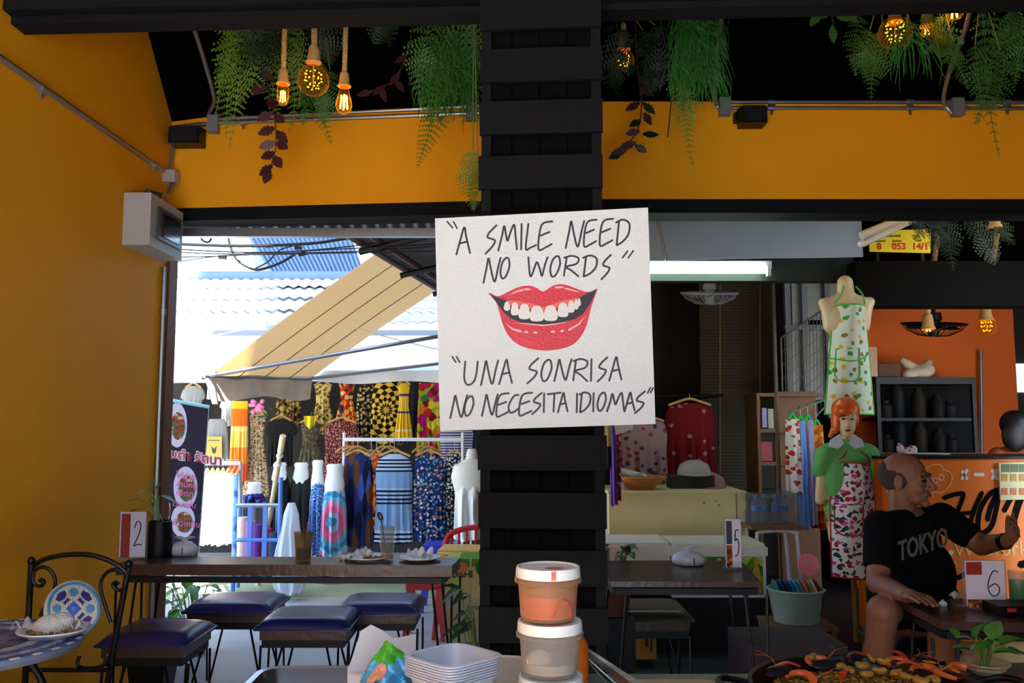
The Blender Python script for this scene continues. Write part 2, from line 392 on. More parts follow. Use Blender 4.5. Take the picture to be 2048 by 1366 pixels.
for (ya, yb) in rows:
    za = PL.at(1082, ya).z; zb_ = PL.at(1082, yb).z
    j = R.uniform(-.003, .003); b = MB(); b.box(pc + back * .010 + ux * j + Vector((0, 0, (za + zb_) / 2)), (wP + R.uniform(-.002, .008), .02, za - zb_), RZ); b.build('plank', M_black, pil, smooth=False)
# ================= the painted sign =================
SG = Plane(P(870, 437, 3.155), P(1296, 415, 3.12), P(880, 862, 3.155))
sgn = thing('sign_board', 'white square sign with red smiling lips and handwritten quotes on the pillar', 'sign', SG.at(1092, 855))
M_sign = mat('sign_white_paint', (232, 240, 238), .4, var=.03, vs=40, bump=.25, bs=120)
q = [SG.at(870, 437), SG.at(1296, 415), SG.at(1311, 848), SG.at(880, 862)]
b = MB(); b.hexa(q, [p - SG.n * .018 for p in q]); b.build('board', M_sign, sgn, smooth=False)
def Z(x, y, off=.0): return SG.at(860 + x / 2.846, 400 + y / 2.846, off)
M_ink = mat('sign_black_ink', (40, 36, 40), .45, var=.1); M_lip = mat('lip_red', (226, 40, 58), .35, var=.12, vs=6, bump=.3, bs=140)
M_gum = mat('gum_coral', (244, 112, 92), .5, var=0); M_dark = mat('mouth_dark', (38, 32, 42), .5, var=0); M_tooth = mat('tooth_white', (240, 238, 232), .4, var=0); M_hl = mat('lip_highlight', (250, 190, 190), .4, var=0)
def flat(name, polys, m, off):
    b = MB()
    for p in polys: b.poly([Z(x, y, off) for x, y in p], SG.n, .0006)
    return b.build(name, m, sgn, smooth=False)
def sm2(pts, n=5, closed=True): return [(v.x, v.y) for v in cr([(x, y, 0) for x, y in pts], n, closed)]
outer = [(332, 532), (345, 530), (385, 548), (430, 530), (480, 505), (530, 490), (570, 488), (605, 500), (635, 518), (650, 520), (680, 500), (710, 484), (740, 479), (780, 485), (830, 503), (880, 522), (920, 520), (945, 505), (952, 512), (940, 545), (915, 620), (895, 700), (870, 760), (830, 810), (780, 838), (700, 855), (620, 855), (550, 842), (490, 815), (445, 770), (415, 710), (395, 640), (375, 580), (350, 550)]
flat('lips', [sm2(outer, 3)], M_lip, .0004)
upper = [(333, 531), (390, 558), (440, 572), (500, 575), (560, 585), (610, 600), (645, 612), (680, 600), (730, 580), (790, 565), (850, 555), (900, 530), (948, 507)]
flat('mouth', [upper + [(935, 545), (905, 600), (870, 650), (820, 680), (760, 695), (700, 703), (650, 710), (590, 703), (520, 698), (460, 675), (415, 635), (380, 585), (350, 550)]], M_dark, .0012)
flat('gums', [upper[2:11] + [(858, 578), (830, 590), (760, 605), (690, 625), (648, 650), (600, 628), (540, 612), (480, 604), (425, 602)]], M_gum, .002)
for (cx, tp, bt, wd) in [(438, 578, 630, 36), (483, 583, 656, 46), (537, 592, 678, 66), (608, 602, 690, 80), (687, 600, 688, 78), (757, 584, 666, 62), (803, 573, 641, 40), (832, 566, 622, 28), (850, 560, 602, 18)]:
    h = wd / 2
    flat('tooth', [sm2([(cx - h * .6, tp + 8), (cx, tp), (cx + h * .6, tp + 8), (cx + h, (tp + bt) / 2 + 8), (cx + h * .9, bt - 8), (cx + h * .4, bt), (cx - h * .4, bt), (cx - h * .9, bt - 8), (cx - h, (tp + bt) / 2 + 8)], 3)], M_tooth, .0028)
for (cx, cy, rx, ry) in [(548, 752, 12, 7), (600, 755, 13, 7), (700, 750, 14, 7), (752, 746, 11, 7), (552, 508, 20, 6), (735, 497, 28, 6)]:
    b = MB(); b.poly([Z(cx + rx * math.cos(a * PI / 6), cy + ry * math.sin(a * PI / 6), .0012) for a in range(12)], SG.n, .0006); b.build('lip_highlight', M_hl, sgn, smooth=False)
for pl, wd in [([(430, 700), (470, 735), (517, 748)], [1, 5, 7]), ([(790, 740), (850, 705), (880, 665)], [6, 5, 1]), ([(455, 540), (490, 522), (530, 512)], [1, 4, 5]), ([(770, 503), (820, 516), (850, 524)], [5, 4, 1]), ([(505, 700), (560, 706), (640, 714), (720, 706), (780, 694)], [1, 3, 4, 3, 1])]:
    b = MB(); b.stroke([Z(x, y, .0014) for x, y in pl], [k / 2.846 * 3.13 / F for k in wd], SG.n, .0006); b.build('lip_highlight', M_hl, sgn, smooth=False)
GL = {'A': [[(.0, 1), (.3, .45), (.58, 0), (.72, .35), (1, .95)], [(.18, .6), (.8, .52)]], 'S': [[(1, 0), (.35, .26), (.2, .42), (.55, .48), (.85, .55), (.6, .75), (0, 1)]],
      'M': [[(0, 1), (.2, .45), (.32, .05), (.42, .4), (.5, .62), (.65, .3), (.85, 0), (.92, .4), (1, .95)]], 'I': [[(.5, 0), (.5, 1)]], 'L': [[(.25, 0), (0, .95), (.4, .93), (1, .82)]],
      'E': [[(1, 0), (.22, .14), (0, 1), (.5, .95), (.95, .82)], [(.15, .52), (.8, .38)]], 'N': [[(0, 1), (.2, .35), (.3, .02), (.45, .5), (.65, .95), (.85, .4), (1, 0)]],
      'D': [[(.22, .08), (.05, 1)], [(.0, .12), (.5, 0), (.95, .15), (.9, .55), (.5, .85), (.05, 1)]], 'O': [[(.65, 0), (.25, .2), (.02, .65), (.2, .97), (.6, .85), (.95, .4), (.85, .05), (.6, .02)]],
      'W': [[(0, 0), (.1, .95), (.32, .5), (.45, .25), (.6, .6), (.7, .92), (.85, .4), (1, 0)]], 'R': [[(.18, .1), (0, .95)], [(.0, .1), (.5, 0), (.95, .12), (.8, .38), (.15, .52), (.5, .7), (.95, .98)]],
      'U': [[(.08, 0), (.0, .7), (.25, .98), (.7, .85), (.9, .5), (1, 0)]], 'C': [[(1, .05), (.55, .1), (.05, .6), (.2, .95), (.6, .9), (.95, .75)]], 'T': [[(0, .08), (1, 0)], [(.52, .05), (.45, 1)]]}
GL['I'] = [[(.6, 0), (.4, 1)]]
lines = [[('A', 150, 155, 228, 312), ('S', 315, 143, 380, 307), ('M', 388, 140, 495, 290), ('I', 513, 135, 527, 283), ('L', 545, 135, 605, 283), ('E', 617, 122, 698, 278), ('N', 772, 118, 878, 275), ('E', 876, 112, 950, 260), ('E', 966, 107, 1043, 255), ('D', 1058, 112, 1138, 258)],
         [('N', 304, 328, 402, 473), ('O', 400, 328, 455, 450), ('W', 560, 325, 670, 442), ('O', 683, 318, 743, 440), ('R', 762, 318, 850, 438), ('D', 870, 316, 952, 436), ('S', 975, 312, 1030, 452)],
         [('U', 195, 918, 272, 1055), ('N', 290, 912, 388, 1055), ('A', 393, 908, 467, 1050), ('S', 553, 900, 618, 1045), ('O', 632, 908, 695, 1035), ('N', 707, 905, 806, 1032), ('R', 815, 905, 900, 1035), ('I', 910, 905, 925, 1032), ('S', 952, 895, 1010, 1035), ('A', 1020, 893, 1090, 1030)],
         [('N', 115, 1110, 212, 1243), ('O', 195, 1115, 250, 1232), ('N', 295, 1105, 385, 1230), ('E', 378, 1100, 450, 1228), ('C', 445, 1105, 505, 1215), ('E', 507, 1097, 583, 1222), ('S', 580, 1097, 637, 1220), ('I', 643, 1100, 654, 1210), ('T', 668, 1097, 745, 1207), ('A', 728, 1097, 783, 1210), ('I', 830, 1100, 842, 1210), ('D', 850, 1095, 915, 1210), ('I', 924, 1098, 936, 1205), ('O', 952, 1095, 1003, 1203), ('M', 1007, 1097, 1105, 1205), ('A', 1107, 1095, 1165, 1205), ('S', 1165, 1088, 1225, 1215)]]
quotes = [[((97, 122), (130, 160)), ((133, 122), (155, 163))], [((1125, 290), (1095, 330)), ((1158, 288), (1128, 330))], [((125, 890), (148, 925)), ((150, 890), (170, 925))], [((1255, 1068), (1238, 1100)), ((1271, 1068), (1255, 1098))]]
PXM = 3.135 / F
def scribble(b, glyph, x0, y0, x1, y1, fn, w, nrm):
    for st in GL[glyph]:
        pts = cr([(x0 + (x1 - x0) * u, y0 + (y1 - y0) * v, 0) for u, v in st], 5)
        b.stroke([fn(p.x, p.y) for p in pts], w, nrm, .0008)
for ln, qs in zip(lines, quotes):
    for (g, x0, y0, x1, y1) in ln:
        b = MB(); scribble(b, g, x0, y0, x1, y1, lambda x, y: Z(x, y, .0004), 5.6 / 2.846 * PXM, SG.n); b.build('letter', M_ink, sgn, smooth=False)
    for (p, q_) in qs:
        b = MB(); b.stroke([Z(*p, .0004), Z((p[0] + q_[0]) / 2, (p[1] + q_[1]) / 2, .0004), Z(*q_, .0004)], 4.6 / 2.846 * PXM, SG.n, .0008); b.build('quote_mark', M_ink, sgn, smooth=False)
# ================= the lane outside: roofs, awnings, cables =================
M_tile = mat('pale_roof_tiles', (186, 182, 170), .7, var=.2, vs=5)
M_bluesheet = mat('blue_grey_metal_sheet', (96, 118, 150), .6, var=.2, vs=4)
M_rust = mat('dim_corrugated_sheet', (92, 90, 92), .6, .2, var=.35, vs=6)
M_wallg = mat('grey_house_wall', (140, 144, 150), .8, var=.12, vs=2)
M_tarp = mat('white_tarpaulin', (232, 234, 236), .6, var=.05, vs=3)
def bil(q):
    a, b_, c, d = q
    return lambda u, v: (a * (1 - u) + b_ * u) * (1 - v) + (d * (1 - u) + c * u) * v
def corr(q, waves, amp, th=.006, per=8, nv=4):
    fn = bil(q); n = (q[1] - q[0]).cross(q[3] - q[0]).normalized()
    if n.z < 0: n = -n
    return MB().sheet(lambda u, v: fn(u, v) + n * amp * math.sin(u * waves * 2 * PI), waves * per, nv, th)
# tiled house roof: four overlapping courses on a house wall
hs = thing('house', 'low house across the lane with pale wavy tiled roof', 'house', P(560, 680, 10.6) * Vector((1, 1, 0)) if False else Vector((-2.4, 10.6, 0)))
X0, X1 = -7.5, 1.2
ze = P(560, 658, 10.0).z; zr = P(560, 562, 12.0).z
b = MB(); b.box(((X0 + X1) / 2, 10.95, ze / 2), (X1 - X0, 1.6, ze)); b.build('wall', M_wallg, hs, smooth=False)
for k in range(4):
    y0 = 10.0 + k * .5; y1 = y0 + .56; z0 = ze + (zr - ze) * k / 4 + .075; z1 = ze + (zr - ze) * (k + 1.12) / 4 + .012
    corr([Vector((X0, y0, z0)), Vector((X1, y0, z0)), Vector((X1, y1, z1)), Vector((X0, y1, z1))], 62, .015, .02, 6, 1).build('tile_course', M_tile, hs, ang=80)
b = MB(); b.tube([(X0, 12.05, zr + .06), (X1, 12.05, zr + .06)], .09, 10); b.build('ridge_cap', M_bluesheet, hs)
b = MB(); b.box(((X0 + X1) / 2, 10.02, ze - .09), (X1 - X0, .04, .16)); b.build('fascia', M_wallg, hs, smooth=False)
# the steeper metal roof behind it
q = [P(556, 568, 12.4), P(735, 568, 12.4), P(690, 440, 14.2), P(476, 440, 14.2)]
m2 = thing('metal_roof', 'blue grey corrugated metal roof behind the tiled house', 'roof', (q[0].x, 12.4, 0))
corr(q, 22, .035, .01, 6, 2).build('roof_sheet', M_bluesheet, m2, ang=80)
b = MB(); b.hexa([Vector((q[0].x, 12.45, 0)), Vector((q[1].x, 12.45, 0)), q[1] + Vector((0, .05, -.06)), q[0] + Vector((0, .05, -.06))], [Vector((q[0].x, 14, 0)), Vector((q[1].x, 14, 0)), q[2] + Vector((-.1, -.1, -.15)), q[3] + Vector((.2, -.1, -.15))]); b.build('wall', M_wallg, m2, smooth=False)
# white canopy over the clothes stall, posts to the ground
cy0, cy1 = 7.55, 9.6
zf = P(700, 742, cy0).z; zk = P(700, 672, cy1).z
cn = thing('stall_canopy', 'white tarpaulin canopy over the clothes stall with hanging front edge', 'canopy', (-1.6, 8.2, 0))
fn = bil([Vector((-4.2, cy0, zf)), Vector((1.0, cy0, zf)), Vector((1.0, cy1, zk)), Vector((-4.2, cy1, zk))])
MB().sheet(lambda u, v: fn(u, v) + Vector((0, 0, -.03 * math.sin(PI * ((u * 4) % 1)) * math.sin(PI * v))), 40, 6, .008).build('sheet', M_tarp, cn)
MB().sheet(lambda u, v: Vector((-4.2 + 5.2 * u, cy0 - .008 + .012 * math.sin(u * 60), zf - (.10 + .012 * math.sin(u * 37)) * v)), 80, 2, .005).build('front_edge', M_tarp, cn)
for x in (-4.1, .9):
    b = MB(); b.tube([(x, cy0 + .03, 0), (x, cy0 + .03, zf)], .02, 8); b.build('post', M_steel, cn)
    b = MB(); b.tube([(x, cy1 - .03, 0), (x, cy1 - .03, zk)], .02, 8); b.build('post', M_steel, cn)
# back and floor of the stall
b = MB(); b.box((-1.5, 9.5, 1.0), (5.6, .06, 2.0)); b.build('wall_stall', mat('stall_backing_cloth', (52, 46, 42), .9, var=.3, vs=4), kind='structure', label='dark backing behind the clothes stall', smooth=False)
# second white tarp at the far left, hanging in a curve
b = MB(); b.sheet(lambda u, v: P(300 + 125 * u, 690 + 75 * v + 18 * math.sin(PI * u) * (1 - v) - 50 * (1 - v) * (1 - u), 6.9 + .35 * v - .5 * u), 12, 10, .005)
b.build('hanging_tarp', M_tarp, label='white tarp sagging at the far left above the banner', cat='tarp')
# drop-arm awning
A_, B_, C_, D_ = P(757, 504, 6.4), P(880, 577, 7.5), P(622, 757, 7.5), P(418, 752, 6.4)
aw = thing('awning', 'beige cloth drop awning with dirty hanging flap over the lane', 'awning', (D_.x, 6.9, 0))
M_aw = cloth_translucent('beige_awning_cloth', (198, 190, 174), (236, 204, 158), .62)
fn = bil([D_, C_, B_, A_]); na = (C_ - D_).cross(A_ - D_).normalized()
MB().sheet(lambda u, v: fn(u, v) + na * (.012 * math.sin(PI * v) * -1 + .008 * math.sin(u * 12)), 14, 14, .004).build('cloth', M_aw, aw)
M_seam = mat('awning_seam', (110, 95, 80), .8)
for u in (.25, .5, .75):
    b = MB(); b.tube([fn(u, k / 10) + na * (-.012 * math.sin(PI * k / 10) + .008 * math.sin(u * 12) + (.004 if na.z > 0 else -.004) * -1) for k in range(11)], .004, 5); b.build('seam', M_seam, aw)
M_flap = mat('stained_awning_flap', (205, 190, 175), .8, var=.45, vs=7)
def flapf(u, v):
    p = D_ * (1 - u) + C_ * u; return p + Vector((.01 * math.sin(u * 20), -.03 * v + .03 * v * math.sin(u * 17), -(.17 + .02 * math.sin(u * 9)) * v))
MB().sheet(flapf, 24, 6, .004).build('flap', M_flap, aw)
b = MB(); b.tube([D_ + (D_ - C_) * .04, C_ + (C_ - D_) * .02], .016, 8); b.build('front_bar', M_steel, aw)
b = MB(); b.tube([D_, P(1010, 650, 6.55)], .015, 8); b.build('arm', M_steel, aw)
b = MB(); b.tube([C_, P(1010, 712, 7.55)], .015, 8); b.build('arm', M_steel, aw)
b = MB(); b.tube([A_ + (A_ - B_) * .03, B_ + (B_ - A_) * .25], .02, 8); b.build('wall_bar', M_steel, aw)
b = MB(); b.ell(P(406, 752, 6.4), (.028, .028, .028)); b.build('end_cap', M_steel, aw)
b = MB(); b.sheet(lambda u, v: P(413 + 10 * u + 12 * v, 766 + 42 * v, 6.38 - .02 * math.sin(PI * u)), 3, 6, .004); b.build('end_flap', M_tarp, aw)
# corrugated roofs of our own side: edge above the opening and the eave running back
rf = thing('corrugated_eave', 'wavy grey corrugated roof edge above the left opening', 'roof', (-1.2, 5.2, 2.4))
zq = P(500, 461, 5.55).z
corr([Vector((-2.3, 5.6, zq)), Vector((-.5, 5.6, zq)), Vector((-.5, 5.24, zb + .10)), Vector((-2.3, 5.24, zb + .10))], 22, .016, .004, 8, 2).build('sheet', M_rust, rf, ang=80)
e0, e1 = P(688, 461, 5.56), P(884, 580, 7.6)
rf2 = thing('corrugated_lean_to', 'dim corrugated lean-to roof with rusty purlins above the awning', 'roof', (-.3, 6.4, 2.2))
q = [e0, e1, e1 + Vector((2.2, 0, .45)), e0 + Vector((2.4, 0, .6))]
corr(q, 20, .014, .004, 8, 2).build('sheet', M_rust, rf2, ang=80)
fn = bil(q)
for v in (.06, .35, .65):
    b = MB(); M_ = mat('rusty_purlin', (96, 62, 48), .8, var=.3); b.tube([fn(0, v) - Vector((0, 0, .05)), fn(1, v) - Vector((0, 0, .05))], .022, 6); b.build('purlin', M_, rf2)
for u in (.12, .5, .88):
    b = MB(); b.tube([fn(u, 0) - Vector((0, 0, .085)), fn(u, 1) - Vector((0, 0, .085))], .022, 6); b.build('rafter', M_iron, rf2)
b = MB(); b.tube([e0 - Vector((0, 0, .02)), e1 - Vector((0, 0, .02))], .022, 6); b.build('eave_rail', mat('rusty_eave', (128, 112, 100), .8, var=.4), rf2)
# cables
M_cable = mat('black_cable', (14, 14, 16), .6)
cabs = [([(330, 487), (480, 492), (620, 487), (700, 476), (880, 455)], .012, 'thick black cable, uppermost of the bundle crossing the left opening'), ([(330, 497), (500, 505), (650, 498), (880, 470)], .005, 'thin black cable just under the thick one'), ([(330, 502), (470, 508), (700, 497), (880, 488)], .005, 'thin black cable in the middle of the bundle'),
        ([(330, 515), (450, 512), (560, 507), (740, 502), (880, 492)], .005, 'thin black cable with a knot near the left wall'), ([(330, 527), (430, 513), (470, 510), (600, 508), (880, 502)], .004, 'lowest thin black cable rising from the left wall'),
        ([(455, 455), (460, 490), (475, 520), (500, 536), (520, 539), (560, 526), (590, 508)], .010, 'black cable drooping in a loop below the bundle'), ([(510, 537), (535, 524), (560, 500), (585, 492)], .006, 'short black cable linking the drooping loop to the bundle'),
        ([(397, 440), (402, 475), (412, 484), (422, 478), (427, 440)], .008, 'small black cable coil hanging under the corrugated eave')]
for k, (pts, r, lb) in enumerate(cabs):
    b = MB(); b.tube(cr([P(x, y, 5.72 + .03 * k if k < 7 else 5.6) for x, y in pts], 5), r * .9, 7); b.build('cable', M_cable, label=lb, cat='cable', group='cables over the lane')
for (x, y) in ((445, 515), (538, 492), (597, 496), (605, 508)):
    b = MB(); b.box(P(x, y, 5.8), (.05, .03, .022), 0, Matrix.Rotation(R.uniform(-.3, .3), 3, 'Y')); b.build('cable_clamp', M_cable, label={445: 'lumpy knot on the cable nearest the left wall', 538: 'black clamp on the cable above the drooping loop', 597: 'right hand upper clamp on the cable bundle', 605: 'right hand lower clamp on the cable bundle'}[x], cat='clamp')
b = MB(); b.tube(cr([P(330, 673, 7.2), P(420, 672, 7.2), P(500, 657, 7.2), P(640, 640, 7.2), P(780, 676, 7.2), P(880, 700, 7.2)], 5), .005, 6); b.build('rope', M_offw, label='thin white rope slung below the tiled roof', cat='rope')
# ================= clothes stall =================
PROF = {'dress': [(0, .30), (.04, .62), (.18, .50), (.38, .46), (.6, .68), (1, 1)], 'tunic': [(0, .32), (.05, .80), (.2, .96), (.5, .9), (1, 1)],
        'tee': [(0, .35), (.08, .82), (.26, 1), (.34, .98), (.37, .72), (1, .74)], 'skirt': [(0, .52), (.1, .68), (.3, .84), (1, 1)], 'tank': [(0, .45), (.1, .6), (.3, .72), (1, .85)], 'strip': [(0, .85), (.5, .95), (1, 1)], 'pants': [(0, .62), (.15, .9), (.3, .95), (1, 1)]}
def lerp_prof(pr, v):
    for (a, x), (b_, y) in zip(pr, pr[1:]):
        if v <= b_: return x + (y - x) * (v - a) / (b_ - a)
    return pr[-1][1]
M_hang = mat('pale_wood_hanger', (205, 158, 92), .5, var=.15)
def garment(name, label, m, x0, x1, y0, y1, Y, kind='dress', cat='garment', group='clothes on the stall', hang=True, dep=.05, folds=7, parent=None, hm=None, bar=None, rz=0):
    A = P((x0 + x1) / 2, y0, Y); zlo = P((x0 + x1) / 2, y1, Y).z; hw = (P(x1, y0, Y) - P(x0, y0, Y)).length / 2
    base = Vector((A.x, Y, zlo)); t = thing(name, label, cat, base, group) if parent is None else parent
    n = 36; rows = 16; ph = R.uniform(0, 6); prof = PROF[kind]; vs = []; fs = []
    Mz = Matrix.Rotation(rz, 3, 'Z')
    for i in range(rows + 1):
        v = i / rows; ww = hw * lerp_prof(prof, v); d = dep * (.35 + .65 * min(1, v * 3)); zz = A.z + (zlo - A.z) * v
        for k in range(n):
            a = 2 * PI * k / n; rip = 1 + .38 * min(1, v * 1.6) * math.sin(folds * 2 * a + ph + 1.2 * math.sin(3 * v))
            vs.append(Vector((A.x, Y, 0)) + Mz @ Vector((ww * math.cos(a), d * math.sin(a) * rip, 0)) + Vector((0, 0, zz + .008 * math.sin(3 * a + ph) * v)))
    for i in range(rows):
        for k in range(n): fs.append((i * n + k, i * n + (k + 1) % n, (i + 1) * n + (k + 1) % n, (i + 1) * n + k))
    fs += [tuple(range(n)), tuple(rows * n + k for k in range(n))[::-1]]
    b = MB(); b.add(vs, fs); g = b.build('cloth', m, t, ang=70)
    if hang:
        w2 = hw * .62 if kind != 'tunic' else hw * .8; top = A + Vector((0, 0, .012)); hm = hm or M_hang
        X = Mz @ Vector((1, 0, 0))
        b = MB(); b.tube(cr([top - X * w2 - Vector((0, 0, .03)), top - X * w2 * .5, top + Vector((0, 0, .022)), top + X * w2 * .5, top + X * w2 - Vector((0, 0, .03))], 4), .011, 6); h = b.build('hanger', hm, t)
        zt_ = bar if bar else top.z + .07
        Yv = Mz @ Vector((0, 1, 0))
        b = MB(); b.tube([top + Vector((0, 0, .02)), Vector((top.x, top.y, zt_ - .012))] + [Vector((top.x, top.y, zt_)) + Yv * .014 * (1 - math.cos(a)) + Vector((0, 0, .014 * math.sin(a))) for a in (.6, 1.4, 2.2, 3.0)], .0028, 5); b.build('hook', M_steel, h)
    return t
pk = pattern
Ms = {
 'grey': mat('grey_jersey', (150, 150, 146), .9), 'tie': pk('tie_dye', (240, 120, 40), [(0, (235, 95, 50)), (.22, (245, 140, 50)), (.42, (240, 195, 90)), (.62, (245, 215, 120)), (.68, (240, 110, 30)), (.9, (235, 190, 40))], kind='bands'),
 'leopard': pk('leopard_print', (200, 172, 132), [(60, 45, 32), (120, 88, 56), (196, 168, 128)], 60, .42), 'black': mat('black_jersey', (22, 20, 20), .9), 'olive': pk('olive_print', (88, 78, 60), [(60, 52, 40), (120, 106, 80)], 50, .4),
 'leaf': pk('leaf_print', (120, 92, 50), [(50, 36, 24), (190, 160, 70), (80, 50, 30)], 30, .5), 'yelfl': pk('yellow_floral', (222, 196, 110), [(110, 80, 40), (150, 110, 50), (236, 214, 140)], 26, .42), 'redor': pk('red_orange_print', (214, 60, 30), [(236, 150, 40), (60, 50, 70), (240, 200, 90), (190, 30, 30)], 20, .5),
 'dots': pk('dotted_burgundy', (98, 22, 26), [(220, 190, 170), (200, 150, 130)], 55, .22), 'blkbg': pk('black_beige_print', (28, 24, 20), [(200, 176, 110), (150, 120, 70)], 28, .36), 'burst': pk('sunburst_print', (0, 0, 0), [(26, 20, 16), (26, 20, 16), (226, 178, 52), (238, 196, 70)], 34, .55, (1, 1, 1.9), kind='rays', k=14),
 'yblue': pk('yellow_blue_border', (0, 0, 0), [(0, (40, 42, 90)), (.08, (236, 190, 50)), (.2, (225, 225, 200)), (.23, (236, 186, 46)), (.5, (60, 60, 110)), (.53, (240, 196, 60)), (.78, (60, 60, 110)), (.82, (236, 190, 50))], kind='bands'),
 'multi': pk('bright_mixed_print', (150, 180, 40), [(200, 40, 30), (230, 120, 30), (190, 30, 110), (240, 210, 60), (60, 120, 50), (130, 20, 40)], 14, .6), 'zebra': pk('purple_zebra', (70, 56, 100), [(205, 195, 220)], k=38, thr=.5, kind='stripes', stretch=(1, 1, 1)),
 'navybr': pk('navy_brown_print', (34, 44, 96), [(96, 58, 30), (20, 22, 50), (60, 80, 150)], 7, .5, (2.5, 1, .6)),
 'stripe': pk('blue_striped_cotton', (0, 0, 0), [(0, (20, 24, 44))] + [(.02 + .025 * i, [(176, 196, 218), (22, 26, 48)][i % 2]) for i in range(5)] + [(.15, (128, 160, 196))] + [(.44 + .022 * i, [(22, 26, 48), (150, 176, 206)][i % 2]) for i in range(8)] + [(.62, (120, 152, 192))] + [(.80 + .02 * i, [(22, 26, 48), (170, 190, 214)][i % 2]) for i in range(8)], kind='bands'),
 'paisley': pk('navy_paisley', (26, 46, 96), [(90, 160, 170), (190, 130, 110), (200, 205, 200), (28, 60, 120)], 34, .34), 'bw': pk('black_white_print', (24, 24, 28), [(200, 200, 205), (120, 120, 125)], 40, .38),
 'mand': pk('blue_mandala', (0, 0, 0), [(30, 60, 140), (90, 150, 210), (20, 36, 100), (160, 190, 225)], 30, .5, (1.2, 1, 3), kind='rings', k=7), 'pink': pk('pink_mandala', (0, 0, 0), [(110, 175, 196), (70, 130, 170), (150, 190, 205), (226, 110, 150), (232, 130, 165)], 24, .45, (1.1, 1, 1.9), kind='rings', k=1.6),
 'white': mat('white_cotton', (236, 234, 226), .9, var=.05), 'purple': pk('purple_print', (50, 34, 110), [(80, 120, 210), (30, 20, 70)], 26, .4), 'darkp': pk('dark_trousers', (26, 22, 24), [(60, 40, 30), (20, 20, 30)], 12, .5, (3, 1, .5))}
g_w = 'clothes hung on the stall backing'
for nm, lb, k, x0, x1, y0, y1, Y, kd in [
 ('tank_top', 'grey sleeveless top with yellow square print left of the orange dress', 'grey', 402, 466, 838, 930, 8.9, 'tank'), ('dress', 'orange and yellow tie-dye dress hanging beside the grey top', 'tie', 462, 499, 802, 962, 8.6, 'strip'),
 ('blouse', 'small white blouse tucked behind the tie-dye dress', 'white', 440, 472, 798, 852, 9.2, 'tee'), ('dress', 'leopard print dress beneath the pink flowers', 'leopard', 488, 544, 822, 992, 8.7, 'dress'),
 ('tee_shirt', 'plain black top on a yellow hanger behind the bamboo pole', 'black', 528, 596, 838, 932, 9.0, 'tee'), ('dress', 'olive brown dress with yellow scarf at the neck', 'olive', 588, 656, 842, 970, 9.0, 'dress'),
 ('dress', 'brown leaf print dress high under the awning flap', 'leaf', 552, 604, 772, 850, 9.25, 'strip'), ('dress', 'pale yellow floral dress high on the backing', 'yelfl', 618, 674, 768, 868, 9.25, 'dress'),
 ('dress', 'red and orange patterned dress high on the backing', 'redor', 668, 720, 764, 860, 9.25, 'dress'), ('blouse', 'burgundy blouse with tiny dots on a wooden hanger', 'dots', 648, 720, 842, 960, 8.8, 'tunic'),
 ('dress', 'black and beige print dress beside the sunburst dress', 'blkbg', 712, 754, 770, 885, 9.2, 'strip'), ('dress', 'yellow dress with a black sunburst ring print', 'burst', 742, 806, 764, 888, 9.1, 'strip'),
 ('dress', 'yellow dress with blue zigzag borders', 'yblue', 788, 828, 766, 886, 8.85, 'dress'), ('dress', 'black dress hung between the yellow and the rainbow one', 'black', 822, 846, 768, 880, 9.1, 'strip'),
 ('dress', 'bright red green and pink print dress beside the sign', 'multi', 834, 886, 766, 908, 9.0, 'strip'), ('dress', 'purple zebra striped dress below the sign corner', 'zebra', 878, 948, 850, 935, 8.9, 'tunic'),
 ('blouse', 'grey blouse with dark print at the far left', 'grey', 362, 412, 772, 850, 9.3, 'tee')]:
    garment(nm, lb, Ms[k], x0, x1, y0, y1, Y, kd, 'dress' if nm == 'dress' else 'top', g_w, hang=kd in ('dress', 'tunic', 'tee'), dep=.035)
# extra print card on the grey top
pr = Plane(P(410, 880, 8.84), P(445, 880, 8.84), P(410, 920, 8.84)); gt = bpy.data.objects['tank_top']
b = MB(); b.poly([pr.at(412, 873), pr.at(444, 873), pr.at(444, 918), pr.at(412, 918)], pr.n, .003); pp = b.build('yellow_print', mat('mustard_print', (214, 172, 84), .8), gt, smooth=False)
b = MB(); b.poly(sm2([(424, 893), (428, 900), (432, 893), (431, 905), (428, 908), (425, 905)], 2) and [pr.at(x, y, .004) for x, y in [(423, 892), (428, 898), (433, 892), (432, 904), (428, 908), (424, 904)]], pr.n, .001); b.build('emblem', M_ink, pp, smooth=False)
b = MB(); b.poly([pr.at(416, 880, .004), pr.at(440, 880, .004), pr.at(440, 881.5, .004), pr.at(416, 881.5, .004)], pr.n, .001); b.build('printed_line', M_ink, pp, smooth=False)
# yellow scarf
b = MB(); b.sheet(lambda u, v: P(608 + 26 * u - 8 * v * (u - .3), 832 + 26 * v * (1 - .6 * abs(u - .5)), 8.86 + .02 * math.sin(u * 9)), 8, 6, .004); b.build('scarf', mat('yellow_scarf_cloth', (230, 205, 30), .8), label='bright yellow scarf over the olive dress', cat='scarf')
